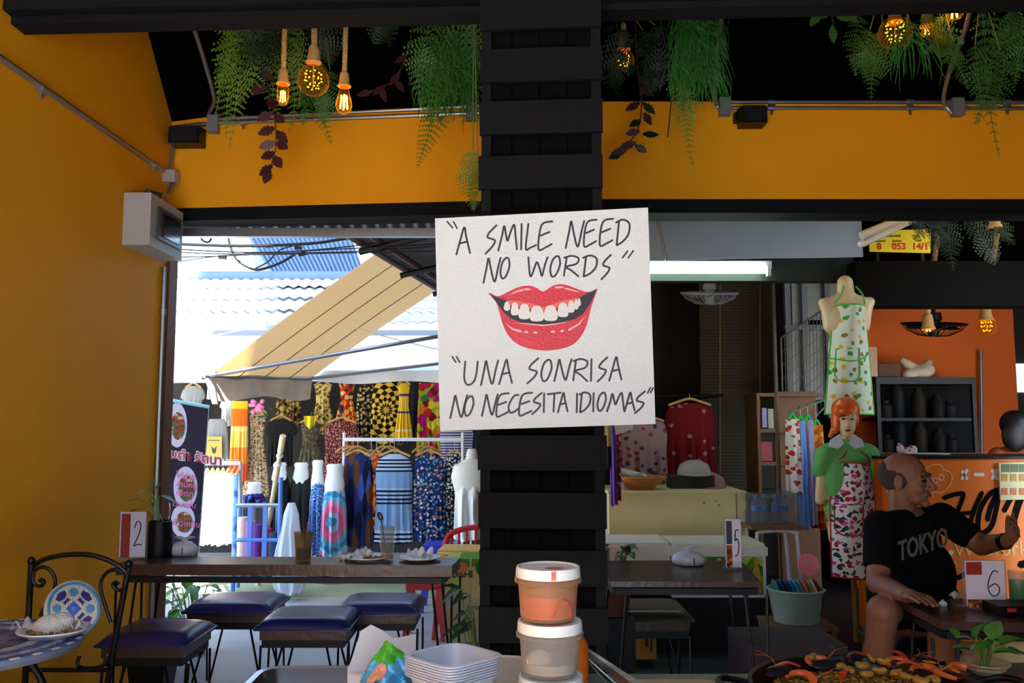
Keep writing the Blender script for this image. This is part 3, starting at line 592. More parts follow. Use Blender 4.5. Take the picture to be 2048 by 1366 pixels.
# pink flowers
bq = thing('flower_bunch', 'bunch of pink flowers above the leopard dress', 'flowers', P(514, 832, 8.55))
Mfl = mat('pink_petals', (235, 120, 165), .7, var=.3)
for k in range(16):
    a = R.uniform(0, 6.28); r = R.uniform(0, 17); b = MB(); c = P(516 + r * math.cos(a), 814 + r * .8 * math.sin(a), 8.55 + R.uniform(-.04, .04)); b.ell(c, (.026, .02, .022), 7, 5, Matrix.Rotation(a, 3, 'Y')); b.build('blossom', Mfl, bq)
for k in range(8):
    a = R.uniform(0, 6.28); c = P(516 + 20 * math.cos(a), 818 + 15 * math.sin(a), 8.58); b = MB(); b.poly([c, c + Vector((.03, .005, .012)), c + Vector((.05, 0, -.01)), c + Vector((.02, -.005, -.012))], (0, -1, 0), .002); b.build('leaf', mat('bunch_leaf', (40, 80, 40), .7), bq, smooth=False)
# ---- front rack: white rail on two legs, with hung tunics ----
rk = thing('clothes_rack', 'white clothes rack carrying navy and blue tunics', 'rack', (P(775, 900, 7.8).x, 7.8, 0))
rz_ = P(775, 879, 7.8).z; ra, rb = P(686, 879, 7.8).x, P(928, 879, 7.8).x
b = MB(); b.box(((ra + rb) / 2, 7.8, rz_), (rb - ra, .03, .03)); b.build('rail', M_white, rk, smooth=False)
for x in (ra + .01, rb - .01):
    b = MB(); b.tube([(x, 7.8, 0), (x, 7.8, rz_ + .06)], .014, 8); b.build('leg', M_white, rk)
    b = MB(); b.tube([(x, 7.6, .02), (x, 8.0, .02)], .014, 8); b.build('foot', M_white, rk)
g_r = 'tunics on the white clothes rack'
for lb, k, x0, x1, y1, dY in [('navy and brown long dress, leftmost on the white rack', 'navybr', 682, 748, 1092, 0), ('pale blue tunic with dark stripes on the white rack', 'stripe', 750, 828, 1086, -.03), ('navy paisley tunic with pink border on the white rack', 'paisley', 824, 894, 1082, 0), ('black and white print dress, rightmost on the white rack', 'bw', 888, 930, 1086, .03),
   ('dark trousers-cloth dress tucked left behind the striped tunic', 'bw', 735, 772, 1080, .09), ('blue print dress hidden between navy dress and striped tunic', 'mand', 725, 760, 1070, .13), ('red print dress edge behind the striped tunic', 'redor', 742, 764, 1060, .05)]:
    garment('tunic', lb, Ms[k], x0, x1, 908, y1, 7.8 + dY, 'tunic', 'tunic', g_r, bar=rz_ + .017, dep=.04)
for k in range(7):      # spare wooden hangers on the rail
    x = [694, 706, 716, 768, 780, 846, 858][k]; top = P(x, 893, 7.8); top.y = 7.8; b = MB()
    b.tube(cr([top + Vector((-.09, -.05, -.05)), top + Vector((-.04, -.02, -.01)), top, top + Vector((.05, .02, -.02)), top + Vector((.1, .05, -.06))], 4), .009, 6)
    b.tube([top, Vector((top.x, 7.8, rz_ + .002)), Vector((top.x, 7.81, rz_ + .022)), Vector((top.x, 7.825, rz_ + .014))], .003, 5); b.build('hanger', M_hang, label=['spare wooden hanger at the left end of the white rack', 'second spare hanger from the rack left end', 'third spare hanger from the rack left end', 'left spare hanger above the striped tunic', 'right spare hanger above the striped tunic', 'left spare hanger above the paisley tunic', 'right spare hanger above the paisley tunic'][k], cat='hanger', group='spare wooden hangers')
# ---- half mannequins wearing skirts and trousers ----
def half_form(name, label, m, x0, x1, y0, yw, y1, Y, kind='skirt'):
    t = thing(name, label, 'mannequin', (P((x0 + x1) / 2, y1, Y).x, Y, 0), 'lower body display forms'); c = P((x0 + x1) / 2, y0, Y); zw = P(0, yw, Y).z; hw = (x1 - x0) / 2 * Y / F
    b = MB(); b.lathe([(.5 * hw, c.z), (.62 * hw, c.z - .02), (.55 * hw, (c.z + zw) / 2), (.72 * hw, zw - .04), (.7 * hw, zw - .1)], (c.x, Y, 0), 20, sq=.7); b.build('torso', M_white, t)
    garment('', '', m, x0, x1, yw, y1, Y, kind, parent=t, hang=False, dep=.085, folds=5)
    b = MB(); b.tube([(c.x, Y, 0), (c.x, Y, zw)], .015, 8); b.build('stand_pole', M_steel, t); b = MB(); b.lathe([(.16, 0), (.16, .012), (.02, .03)], (c.x, Y, 0), 20); b.build('stand_base', M_steel, t)
half_form('skirt_form', 'white form wearing a pink and turquoise mandala skirt', Ms['pink'], 642, 698, 928, 958, 1110, 7.7)
half_form('trouser_form', 'white form wearing deep blue patterned trousers left of the pink skirt', Ms['mand'], 618, 654, 920, 956, 1110, 7.95)
half_form('trouser_form', 'white form in dark trousers right of the bamboo pole', Ms['darkp'], 538, 582, 925, 948, 1075, 8.3, 'pants')
half_form('trouser_form', 'white form in dark trousers beside the blue patterned ones', Ms['black'], 580, 626, 925, 946, 1080, 8.35, 'pants')
half_form('shorts_form', 'white form wearing purple shorts above the blue trolley', Ms['purple'], 486, 532, 964, 984, 1010, 8.1)
# white dress on a bust, half hidden by the pillar
bt = thing('dress_form', 'white dress on a cream bust half hidden by the pillar', 'mannequin', (P(940, 900, 7.2).x, 7.2, 0)); c = P(944, 905, 7.2)
b = MB(); b.lathe([(.03, c.z + .03), (.045, c.z), (.05, c.z - .05), (.15, c.z - .11), (.17, c.z - .2), (.13, c.z - .35)], (c.x, 7.2, 0), 20, sq=.65); b.build('bust', M_offw, bt)
garment('', '', Ms['white'], 908, 976, 938, 1078, 7.2, 'strip', parent=bt, hang=False, dep=.11, folds=4)
b = MB(); b.tube([(c.x, 7.2, 0), (c.x, 7.2, c.z - .3)], .018, 8); b.build('stand_pole', M_steel, bt)
# ---- rack of sunlit white clothes ----
r2 = thing('clothes_rail', 'grey rail holding a row of white sunlit garments', 'rack', (P(440, 900, 7.75).x, 7.75, 0)); rz2 = P(440, 926, 7.75).z; xa, xb = P(398, 926, 7.75).x, P(482, 926, 7.75).x
b = MB(); b.box(((xa + xb) / 2, 7.75, rz2), (xb - xa, .03, .035)); b.build('rail', M_steel, r2, smooth=False)
for x in (xa, xb):
    b = MB(); b.tube([(x, 7.75, 0), (x, 7.75, rz2)], .014, 8); b.build('leg', M_steel, r2)
ORD = ['leftmost', 'second', 'third', 'fourth', 'fifth', 'sixth', 'seventh', 'rightmost']
for k in range(8):
    x = 404 + k * 10.5; garment('white_garment', '%s white garment on the sunlit rail%s' % (ORD[k], '' if k in (0, 7) else ' from the left'), Ms['white'], x - 13, x + 13, 946, 1092 + R.uniform(-6, 6), 7.75, 'strip', 'garment', 'white clothes on the sunlit rail', dep=.028, folds=3, bar=rz2 + .02, rz=1.25)
# ---- blue trolley with rolls, pole, plastic bag ----
tr = thing('trolley', 'blue tube frame trolley holding rolls of fabric', 'trolley', (P(517, 1100, 7.0).x, 7.0, 0)); M_blue = mat('blue_enamel', (66, 112, 180), .45, var=.15)
def tp(x, y, dy=0): return P(x, y, 7.0 + dy)
zt7 = P(517, 1010, 7.0).z
for (x, dy, top) in ((472, 0, 950), (562, 0, 955), (480, .3, 1012), (556, .3, 1012)):
    p = tp(x, top, dy); b = MB(); b.tube([Vector((p.x, p.y, .03)), p], .018, 8); b.build('post', M_blue, tr)
for (y, dy) in ((1010, 0), (1080, 0), (1012, .3), (1082, .3)):
    b = MB(); b.tube([tp(472 if dy == 0 else 480, y, dy), tp(562 if dy == 0 else 556, y, dy)], .015, 8); b.build('crossbar', M_steel if y == 1010 else M_blue, tr)
for x in (500, 530):
    b = MB(); b.box((tp(x, 1050).x, 7.0, (zt7 + .15) / 2), (.035, .02, zt7 - .15), 0); b.build('slat', M_blue, tr, smooth=False)
b = MB(); b.box((tp(517, 1100).x, 7.15, .14), (.36, .34, .02)); b.build('shelf', M_blue, tr, smooth=False)
for k, (x, c_, lb) in enumerate([(486, (222, 186, 170), 'beige pink roll of fabric in the blue trolley'), (500, (178, 110, 190), 'mauve roll of fabric in the blue trolley'), (512, (120, 60, 150), 'purple roll of fabric in the blue trolley'), (534, (150, 40, 60), 'red roll of fabric in the blue trolley'), (546, (50, 80, 110), 'dark teal roll of fabric in the blue trolley')]):
    p = tp(x, 1050, .15); b = MB(); b.lathe([(.04, .151), (.045, .16), (.045, zt7 - .12 - .03 * k), (.04, zt7 - .11 - .03 * k), (.015, zt7 - .112 - .03 * k)], (p.x, 7.16, 0), 14); b.build('fabric_roll', mat('roll_cloth_%d' % k, c_, .8, var=.2, vs=20), label=lb, cat='fabric roll', group='fabric rolls in the trolley')
p0, p1 = PZ(516, 1172, .0), P(566, 872, 6.85)
pg = thing('bamboo_pole', 'long pale bamboo pole leaning on the blue trolley', 'pole', p0); d = p1 - p0
b = MB(); b.tube([p0 + d * (k / 12) for k in range(13)], [.018 + (.004 if k % 3 == 0 else 0) for k in range(13)], 10); b.build('cane', mat('bamboo', (214, 190, 142), .5, var=.2), pg)
b = MB(); b.tube([p0 + d * .9, p1 + d * .002], .024, 10); b.build('pale_tip', mat('pole_tip', (236, 214, 150), .5), pg)
for k in (.82, .87):
    b = MB(); b.tube([p0 + d * k, p0 + d * (k + .012)], .027, 10); b.build('tie', M_white, pg)
def bagf(cx, w0, y0, y1, Y, seed):
    rr = random.Random(seed); b = MB(); n = 20; vs = []; fs = []; rows = 12
    for i in range(rows + 1):
        v = i / rows; c = P(cx + 6 * math.sin(v * 2), y0 + (y1 - y0) * v, Y); rad = w0 * lerp_prof([(0, .16), (.3, .26), (.5, .55), (.7, .95), (.82, 1), (.94, .8), (1, .35)], v)
        for k in range(n):
            a = 2 * PI * k / n; r = rad * (1 + .10 * math.sin(5 * a + 4 * v + seed) + .12 * math.sin(9 * a - 6 * v)); vs.append(c + Vector((r * math.cos(a), r * .7 * math.sin(a), 0)))
    for i in range(rows):
        for k in range(n): fs.append((i * n + k, i * n + (k + 1) % n, (i + 1) * n + (k + 1) % n, (i + 1) * n + k))
    fs += [tuple(range(n))[::-1], tuple(rows * n + k for k in range(n))]
    return b.add(vs, fs)
M_bag = cloth_translucent('thin_white_plastic', (225, 228, 232), (220, 222, 226), .5)
PROF['bag'] = [(0, .2), (.12, .42), (.3, .5), (.5, .8), (.75, 1), (.92, .95), (1, .6)]
garment('plastic_bag', 'white plastic bag hanging from the blue trolley', M_bag, 548, 618, 1006, 1186, 6.93, 'bag', 'bag', None, False, .1, 4)
# ---- roll-up banner ----
bn = thing('banner_stand', 'dark roll-up food banner with white ovals and pink Thai lettering', 'banner', (P(365, 1120, 5.9).x, 5.9, 0))
BP = Plane(P(325, 797, 5.82), P(416, 812, 6.0), P(325, 1100, 5.82)); M_bn = mat('banner_print', (52, 46, 62), .35, var=.5, vs=4)
qa = [BP.at(312, 795), BP.at(417, 814), BP.at(395, 1120), BP.at(300, 1120)]
b = MB(); b.hexa(qa, [p - BP.n * .004 for p in qa]); b.build('panel', M_bn, bn, smooth=False)
b = MB(); b.tube([BP.at(310, 795), BP.at(418, 814)], .012, 8); b.build('top_bar', mat('aqua_bar', (150, 215, 215), .4), bn)
b = MB(); b.tube([BP.at(417, 814, -.01), BP.at(396, 1118, -.01)], .006, 8); b.build('edge_pole', M_white, bn)
b = MB(); pb = PZ(350, 1190, 0.02); b.box((qa[2].x - .18, 5.93, .04), (.5, .12, .08), .3); b.build('base', M_steel, bn, smooth=False)
b = MB(); b.tube([Vector((qa[2].x - .16, 5.95, .06)), Vector((qa[2].x - .16, 5.98, qa[2].z + .05))], .01, 6); b.build('back_pole', M_steel, bn)
M_ov = mat('oval_white', (214, 206, 224), .5, var=.05); Mfood = pattern('food_photo', (120, 96, 70), [(60, 110, 60), (190, 170, 140), (150, 60, 40), (90, 70, 50)], 40, .5)
def oval(cx, cy, rx, ry, m, off, nm, par): 
    b = MB(); b.poly([BP.at(cx + rx * math.cos(a * PI / 12), cy + ry * math.sin(a * PI / 12), off) for a in range(24)], BP.n, .001); return b.build(nm, m, par, smooth=False)
for (cx, cy, rx, ry) in [(354, 850, 20, 45), (371, 975, 24, 42), (366, 1042, 24, 34), (331, 950, 9, 26), (332, 1020, 9, 24)]:
    ov = oval(cx, cy, rx, ry, M_ov, .001, 'white_oval', bn); oval(cx + 2, cy + 2, rx * .7, ry * .62, Mfood, .003, 'food_picture', ov)
M_pk = mat('banner_pink', (235, 120, 190), .5, var=.05); e = (BP.at(400, 910) - BP.at(330, 900)).normalized()
textmesh('ส้มตำ รัตนา', .088, BP.at(322, 914, .004), e, (0, 0, 1), 'thai_lettering', M_white, bn, .001, bold=.006)
textmesh('ส้มตำ รัตนา', .088, BP.at(322, 914, .007), e, (0, 0, 1), 'thai_lettering', mat('banner_red', (214, 30, 70), .5, var=0), bn, .001)
for s_, x, y, z in [('ไก่ย่าง', 352, 955, .05), ('ลาบหมู', 351, 972, .05), ('น้ำตก', 351, 990, .05), ('ต้มแซ่บ', 345, 1012, .05), ('ข้าวเหนียว', 344, 1050, .05)]:
    textmesh(s_, z * 1.05, BP.at(x, y, .005), e, (0, 0, 1), 'thai_lettering', M_pk, bn, .001)
# ---- cartons, plastic stool and red chair beyond the table ----
def plastic_stool(name, label, x, yt, Y, w, m):
    p = P(x, yt, Y); t = thing(name, label, 'stool', (p.x, Y, 0), 'plastic stools in the lane'); b = MB()
    b.box((p.x, Y, p.z - .015), (w, w, .03)); b.box((p.x, Y, p.z - .05), (w * .96, w * .96, .05)); b.build('seat', m, t, smooth=False)
    for sx in (-1, 1):
        for sy in (-1, 1):
            b = MB(); b.hexa([Vector((p.x + sx * w * a, Y + sy * w * c_, p.z - .06)) for a, c_ in ((.30, .30), (.46, .30), (.46, .46), (.30, .46))], [Vector((p.x + sx * w * a, Y + sy * w * c_, 0)) for a, c_ in ((.46, .46), (.56, .46), (.56, .56), (.46, .56))]); b.build('leg', m, t, smooth=False)
    return t
plastic_stool('plastic_stool', 'blue plastic stool behind the wooden table right end', 884, 1086, 6.6, .26, mat('blue_plastic', (40, 60, 200), .35))
plastic_stool('plastic_stool', 'red plastic stool showing its legs under the wooden table', 852, 1150, 5.75, .24, mat('red_plastic', (190, 24, 30), .35))
ch = thing('plastic_chair', 'red plastic chair carrying yellow papers behind the pillar edge', 'chair', (P(945, 1100, 5.9).x, 5.9, 0)); M_red = mat('red_chair_plastic', (200, 26, 36), .35)
c = P(945, 1110, 5.9); bk = cr([c + Vector((-.2, .2, .02)), c + Vector((-.17, .24, .1)), c + Vector((-.05, .26, .145)), c + Vector((.1, .26, .145)), c + Vector((.2, .24, .08))], 5)
b = MB(); b.tube(bk, .02, 8); b.build('backrest', M_red, ch)
for k in range(6):
    p = bk[4 + k * 2]; b = MB(); b.tube([p, Vector((p.x, p.y - .02, c.z - .02))], .009, 6); b.build('spindle', M_red, ch)
b = MB(); b.box(c + Vector((0, 0, -.02)), (.44, .42, .03)); b.build('seat', M_red, ch, smooth=False)
for sx in (-1, 1):
    for sy in (-1, 1):
        b = MB(); b.hexa([c + Vector((sx * .19 + a, sy * .18 + d_, -.02)) for a, d_ in ((-.02, -.02), (.02, -.02), (.02, .02), (-.02, .02))], [Vector((c.x + sx * .23 + a, c.y + sy * .22 + d_, 0)) for a, d_ in ((-.015, -.015), (.015, -.015), (.015, .015), (-.015, .015))]); b.build('leg', M_red, ch, smooth=False)
for k in range(5):
    b = MB(); b.box(c + Vector((R.uniform(-.02, .02) - .02, R.uniform(-.02, .02) - .02, .001 + k * .011)), (.36, .3, .0105), R.uniform(-.12, .12)); b.build('paper_bundle', mat('yellow_paper_%d' % k, [(222, 180, 90), (236, 200, 120), (225, 190, 110), (240, 214, 150), (228, 188, 96)][k], .8, var=.15, vs=30), label='%s yellow paper bundle on the red chair' % ['bottom', 'second lowest', 'middle', 'second highest', 'top'][k], cat='paper', group='paper on the red chair', smooth=False)
def carton(name, label, x0, x1, y0, y1, Y, dep, m, rz=0):
    a = P(x0, y1, Y); b_ = P(x1, y0, Y); t = thing(name, label, 'carton', ((a.x + b_.x) / 2, Y + dep / 2, a.z)); b = MB(); cc = Vector(((a.x + b_.x) / 2, Y + dep / 2, (a.z + b_.z) / 2)); b.box(cc, (b_.x - a.x, dep, b_.z - a.z), rz); b.build('body', m, t, smooth=False)
    b = MB(); b.box(cc + Vector((0, -dep / 2 - .001, (b_.z - a.z) * .0)), (.012, .002, b_.z - a.z)); b.build('tape', mat('tape', (190, 170, 120), .4), t, smooth=False)
    return t, cc, b_.x - a.x, b_.z - a.z
Mc1 = pattern('green_yellow_carton', (206, 190, 120), [(96, 150, 50), (190, 200, 90), (214, 196, 130), (60, 110, 40)], 7, .5); zc = PZ(920, 1292, 0).y
t, cc, w_, h_ = carton('carton', 'cream carton with green print on the ground beside the pillar', 890, 990, 1196, 1284, 5.42, .3, mat('cream_carton', (196, 188, 150), .8, var=.12))
textmesh('betty', .05, Vector((cc.x - .02, cc.y - .153, cc.z + .06)), (1, 0, 0), (0, 0, 1), 'lettering', mat('green_ink', (60, 130, 70), .6), t)
t, cc, w_, h_ = carton('carton', 'green and yellow drinks carton with orange badge stacked beside the pillar', 892, 990, 1118, 1196, 5.42, .28, Mc1)
textmesh('OISHI', .055, Vector((P(900, 1150, 5.41).x, 5.415, P(900, 1155, 5.41).z)), (1, 0, 0), (0, 0, 1), 'lettering', M_ink, t, bold=.002)
b = MB(); b.poly([P(924 + 11 * math.cos(a * PI / 8), 1135 + 11 * math.sin(a * PI / 8), 5.414) for a in range(16)], (0, -1, 0), .002); b.build('badge', mat('orange_badge', (226, 110, 40), .5), t, smooth=False)
# ================= right hand stall and restaurant next door =================
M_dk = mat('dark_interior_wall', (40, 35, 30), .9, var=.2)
# shell of the dark shop: back, right side, roof
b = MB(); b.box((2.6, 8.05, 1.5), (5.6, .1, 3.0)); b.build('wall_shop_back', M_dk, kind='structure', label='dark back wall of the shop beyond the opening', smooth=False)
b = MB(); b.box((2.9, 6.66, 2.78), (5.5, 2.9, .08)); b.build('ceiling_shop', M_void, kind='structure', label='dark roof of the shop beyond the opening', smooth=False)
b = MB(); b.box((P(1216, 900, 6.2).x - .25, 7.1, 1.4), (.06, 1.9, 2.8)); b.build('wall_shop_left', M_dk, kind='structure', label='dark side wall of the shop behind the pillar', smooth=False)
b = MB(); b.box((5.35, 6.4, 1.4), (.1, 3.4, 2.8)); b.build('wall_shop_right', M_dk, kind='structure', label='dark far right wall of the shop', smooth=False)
M_or2 = plaster('deep_orange_wall_paint', (206, 92, 24))
b = MB(); xa, xb = P(1692, 700, 7.4).x, P(2030, 700, 7.4).x; b.box(((xa + xb) / 2, 7.45, 1.35), (xb - xa, .1, 2.7)); b.build('wall_orange_far', M_or2, kind='structure', label='deep orange wall behind the neighbouring kitchen', smooth=False)
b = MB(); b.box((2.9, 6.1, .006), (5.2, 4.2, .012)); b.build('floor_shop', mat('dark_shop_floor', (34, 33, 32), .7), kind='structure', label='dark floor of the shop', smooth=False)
# black deep beams over the shop front
zA, zB = P(1850, 522, 5.6).z, P(1850, 612, 5.6).z; xa = P(1712, 560, 5.6).x
b = MB(); b.box(((xa + 4.8) / 2, 5.68, (zA + zB) / 2), (4.8 - xa, .16, zA - zB)); b.build('trim_8', mat('black_boards', (12, 11, 10), .9, var=.3, spec=.08), kind='structure', label='deep black beam above the kitchen counter', smooth=False)
zC, zD = P(1500, 514, 5.75).z, P(1500, 562, 5.75).z; b = MB(); b.box(((XR + xa) / 2, 5.8, (zC + zD) / 2), (xa - XR + .1, .1, zC - zD)); b.build('trim_9', mat('dark_green_board', (22, 34, 28), .7), kind='structure', label='dark board behind the tube light', smooth=False)
# pale blue sheet above
qd = [P(1216, 422, 5.5), P(1722, 422, 5.5), P(1728, 513, 5.5), P(1216, 522, 5.5)]
b = MB(); fn = bil(qd); b.sheet(lambda u, v: fn(u, v) + Vector((0, .012 * math.sin(u * 9) + .01 * v, 0)), 24, 6, .006); b.build('blue_sheet', mat('pale_blue_sheet', (150, 170, 196), .75, var=.1, vs=3), label='pale blue cloth sheet under the right header', cat='sheet')
b = MB(); b.tube([P(1313, 425, 5.485), P(1333, 523, 5.485)], .008, 6); b.build('strut', M_steel, label='thin grey strut in front of the blue sheet', cat='rod')
# tube light
tl = thing('tube_light', 'lit fluorescent tube light below the blue sheet', 'light', P(1420, 553, 5.71))
a, c = P(1216, 528, 5.71), P(1541, 534, 5.71); b = MB(); b.box((a + c) / 2, (c.x - a.x, .06, .05)); b.build('fixture', M_white, tl, smooth=False)
b = MB(); b.tube([P(1216, 543, 5.67), P(1531, 543, 5.67)], .013, 10); b.build('tube', mat('lit_tube', (230, 255, 245), .5, var=0, emit=(225, 255, 232), es=15), tl)
b = MB(); b.box(P(1537, 543, 5.67), (.022, .04, .06)); b.build('tube_holder', M_white, tl, smooth=False)
# rolled white awning tubes and yellow sign
ra = thing('rolled_awning', 'folded white awning arms beside the yellow number sign', 'awning', P(1722, 490, 5.3))
b = MB(); b.tube([P(1722, 472, 5.3), P(1835, 425, 5.3)], .028, 10); b.build('roller', M_white, ra)
b = MB(); b.tube([P(1726, 488, 5.28), P(1838, 434, 5.28)], .02, 10); b.build('arm', M_white, ra)
b = MB(); p_ = P(1815, 434, 5.3); b.tube([p_, Vector((p_.x, p_.y, 2.78))], .01, 6); b.build('mount_rod', M_steel, ra)
b = MB(); b.ell(P(1723, 487, 5.28), (.024, .024, .024)); b.build('end_cap', M_white, ra)
ys = thing('number_sign', 'yellow sign with red numbers 8 053 14/1', 'sign', P(1800, 505, 5.63)); YS = Plane(P(1738, 460, 5.63), P(1862, 458, 5.63), P(1738, 505, 5.63))
for x_ in (1755, 1845):
    p_ = P(x_, 490, 5.64); b = MB(); b.box((p_.x, 5.648, (p_.z + zA) / 2), (.02, .012, p_.z - zA)); b.build('bracket', M_iron, ys, smooth=False)
q = [YS.at(1738, 462), YS.at(1862, 458), YS.at(1861, 506), YS.at(1740, 503)]; b = MB(); b.hexa(q, [p - YS.n * .01 for p in q]); b.build('plate', mat('sign_yellow', (232, 208, 30), .5, var=.1), ys, smooth=False)
Mrd = mat('sign_red', (196, 40, 20), .5, var=0)
for s_, x in (('8', 1754), ('053', 1784), ('14/1', 1824)): textmesh(s_, .062, YS.at(x, 499, .002), (1, 0, 0), (0, 0, 1), 'number', Mrd, ys, bold=.0015)
for s_, x, y, z in (('ทะเบียนพาณิชย์', 1760, 474, .022), ('แผงเลขที่', 1751, 484, .018), ('โทรศัพท์', 1785, 484, .018), ('เลขที่', 1832, 483, .018)): textmesh(s_, z, YS.at(x, y, .002), (1, 0, 0), (0, 0, 1), 'small_lettering', M_ink, ys)
def cage_fan(name, label, cx, cy, r, Y, m, tilt, group=None, bulb=None):
    c = P(cx, cy, Y); t = thing(name, label, 'fan', c, group); s = Y / F; M = Matrix.Rotation(tilt, 3, 'X'); rr = r * s
    b = MB(); b.tube([c + M @ Vector((rr * math.cos(a), rr * math.sin(a), 0)) for a in [k * PI / 16 for k in range(32)]], .009, 6, closed=True); b.build('rim', m, t)
    for k in range(30):
        a = k * PI / 15; b = MB(); b.tube([c + M @ Vector((rr * q * math.cos(a), rr * q * math.sin(a), -d * rr)) for q, d in ((.15, .42), (.5, .38), (.85, .2), (1, 0))], .0022, 4); b.build('cage_wire', m, t)
    b = MB(); b.lathe([(.02, -.4 * rr), (.15 * rr, -.4 * rr), (.17 * rr, -.3 * rr), (.17 * rr, .1 * rr), (.25 * rr, .15 * rr), (.2 * rr, .4 * rr)], c, 14, M); b.build('motor', m, t)
    for k in range(3):
        a = k * 2.1 + .4; b = MB(); b.sheet(lambda u, v: c + M @ (Matrix.Rotation(a, 3, 'Z') @ Vector((.12 * rr + .78 * rr * u, (v - .5) * rr * (.3 + .35 * u), (v - .5) * rr * .22 - .08 * rr))), 6, 4, .004); b.build('blade', m, t)
    return t, c
t, c = cage_fan('wall_fan', 'white caged fan under the tube light', 1419, 586, 56, 6.3, mat('fan_grey_white', (170, 172, 168), .5), .18)
b = MB(); b.tube([c + Vector((0, 0, .08)), Vector((c.x, c.y, 2.74))], .015, 8); b.build('drop_rod', M_steel, t)
t, c = cage_fan('ceiling_fan', 'black caged fan before the deep orange wall', 1868, 648, 60, 6.6, M_iron, .16)
b = MB(); b.tube([c + Vector((0, 0, .08)), Vector((c.x, c.y, 2.74))], .015, 8); b.build('drop_rod', M_iron, t)
# bamboo blind of slats
bl = thing('bamboo_blind', 'dark bamboo blind hanging in the dim shop', 'blind', P(1480, 815, 7.6)); M_blind = mat('dark_bamboo', (64, 50, 30), .8, var=.4, vs=20)
za, zb_ = 2.74, P(1400, 980, 7.6).z; n = 70
for k in range(n):
    z = za + (zb_ - za) * k / n; b = MB(); x0, x1 = P(1402, 800, 7.6).x, P(1556, 800, 7.6).x; b.box(((x0 + x1) / 2 + R.uniform(-.004, .004), 7.6, z), (x1 - x0, .008, abs(zb_ - za) / n * .86)); b.build('slat', M_blind, bl, smooth=False)
for x in (1440, 1520):
    b = MB(); b.tube([P(x, 570, 7.59), P(x, 980, 7.59)], .003, 5); b.build('cord', M_hang, bl)
b = MB(); b.tube([P(1545, 540, 6.4), Vector((P(1560, 1000, 6.4).x, 6.4, .012))], .014, 8); b.build('pole', mat('brown_pole', (86, 74, 56), .6), label='thin brown pole beside the bamboo blind', cat='pole')
# steel frame window and leaning wire grid
M_gl = mat('frosted_pane', (150, 150, 140), .4, var=.1); M_gy = mat('grey_frame', (120, 128, 132), .5)
wn = thing('window_1', 'grey framed frosted window behind the aproned torso', None, P(1620, 800, 7.3), kind='structure')
for (x0, x1, y0, y1) in [(1582, 1608, 566, 650), (1612, 1652, 566, 640), (1582, 1608, 660, 800), (1612, 1655, 650, 800), (1658, 1690, 566, 800)]:
    a, d = P(x0, y0, 7.3), P(x1, y1, 7.3); b = MB(); b.box((a + d) / 2, (d.x - a.x, .012, a.z - d.z)); b.build('pane', M_gl, wn, smooth=False)
for x in (1576, 1610, 1656):
    b = MB(); b.box((P(x, 680, 7.27) + P(x, 680, 7.27)) / 2, (.045, .05, 1.3)); b.build('mullion', M_gy, wn, smooth=False)
b = MB(); b.box(P(1616, 655, 7.27), (.4, .05, .04)); b.build('transom', M_gy, wn, smooth=False)
wg = thing('wire_grid', 'leaning wire grid panel in front of the grey window', 'grid', P(1610, 900, 6.9))
g00, g10, g11, g01 = P(1562, 676, 6.9), P(1662, 608, 6.9), P(1662, 800, 6.9), P(1568, 900, 6.9); fn = bil([g00, g10, g11, g01]); M_wire = mat('grid_wire', (110, 110, 104), .5, .4)
for k in range(15): b = MB(); b.tube([fn(k / 14, 0), fn(k / 14, 1)], .003 if 0 < k < 14 else .008, 5); b.build('wire', M_wire, wg)
for k in range(9): b = MB(); b.tube([fn(0, k / 8), fn(1, k / 8)], .003 if 0 < k < 8 else .008, 5); b.build('wire', M_wire, wg)
# wooden shelf unit
sh = thing('shelf_unit', 'brown wooden shelf unit beside the hanging aprons', 'shelf', (P(1585, 1000, 6.9).x, 6.95, 0)); M_br = mat('brown_board', (120, 78, 44), .6, var=.2)
def slab(par, x0, x1, y0, y1, Y, dep, m, nm):
    a, d = P(x0, y0, Y), P(x1, y1, Y); b = MB(); b.box(((a.x + d.x) / 2, Y + dep / 2, (a.z + d.z) / 2), (abs(d.x - a.x), dep, abs(a.z - d.z))); return b.build(nm, m, par, smooth=False)
slab(sh, 1548, 1645, 783, 1199, 6.75, .03, M_br, 'side_panel'); slab(sh, 1519, 1524, 786, 1199, 6.7, .35, M_br, 'side_panel')
for y in (786, 858, 924, 990): slab(sh, 1520, 1646, y, y + 7, 6.7, .36, M_br, 'shelf')
for k, (x0, x1, y0, y1, cc_, lb) in enumerate([(1524, 1534, 816, 855, (150, 140, 190), 'lilac folder on the top shelf'), (1536, 1548, 818, 857, (170, 165, 150), 'crinkled packet on the top shelf'), (1522, 1545, 884, 922, (160, 60, 70), 'red floral packet on the second shelf')]):
    slab(None, x0, x1, y0, y1, 6.72, .12, mat('shelf_item_%d' % k, cc_, .5, var=.3, vs=40), 'packet'); o = list(bpy.data.objects)[-1]; 
for o, lb in zip([x for x in bpy.data.objects if x.name.split('.')[0] == 'packet'], ['lilac folder on the top shelf', 'crinkled pale packet on the top shelf', 'red floral packet on the second shelf']): props(o, lb, 'packet', 'packets on the brown shelf')
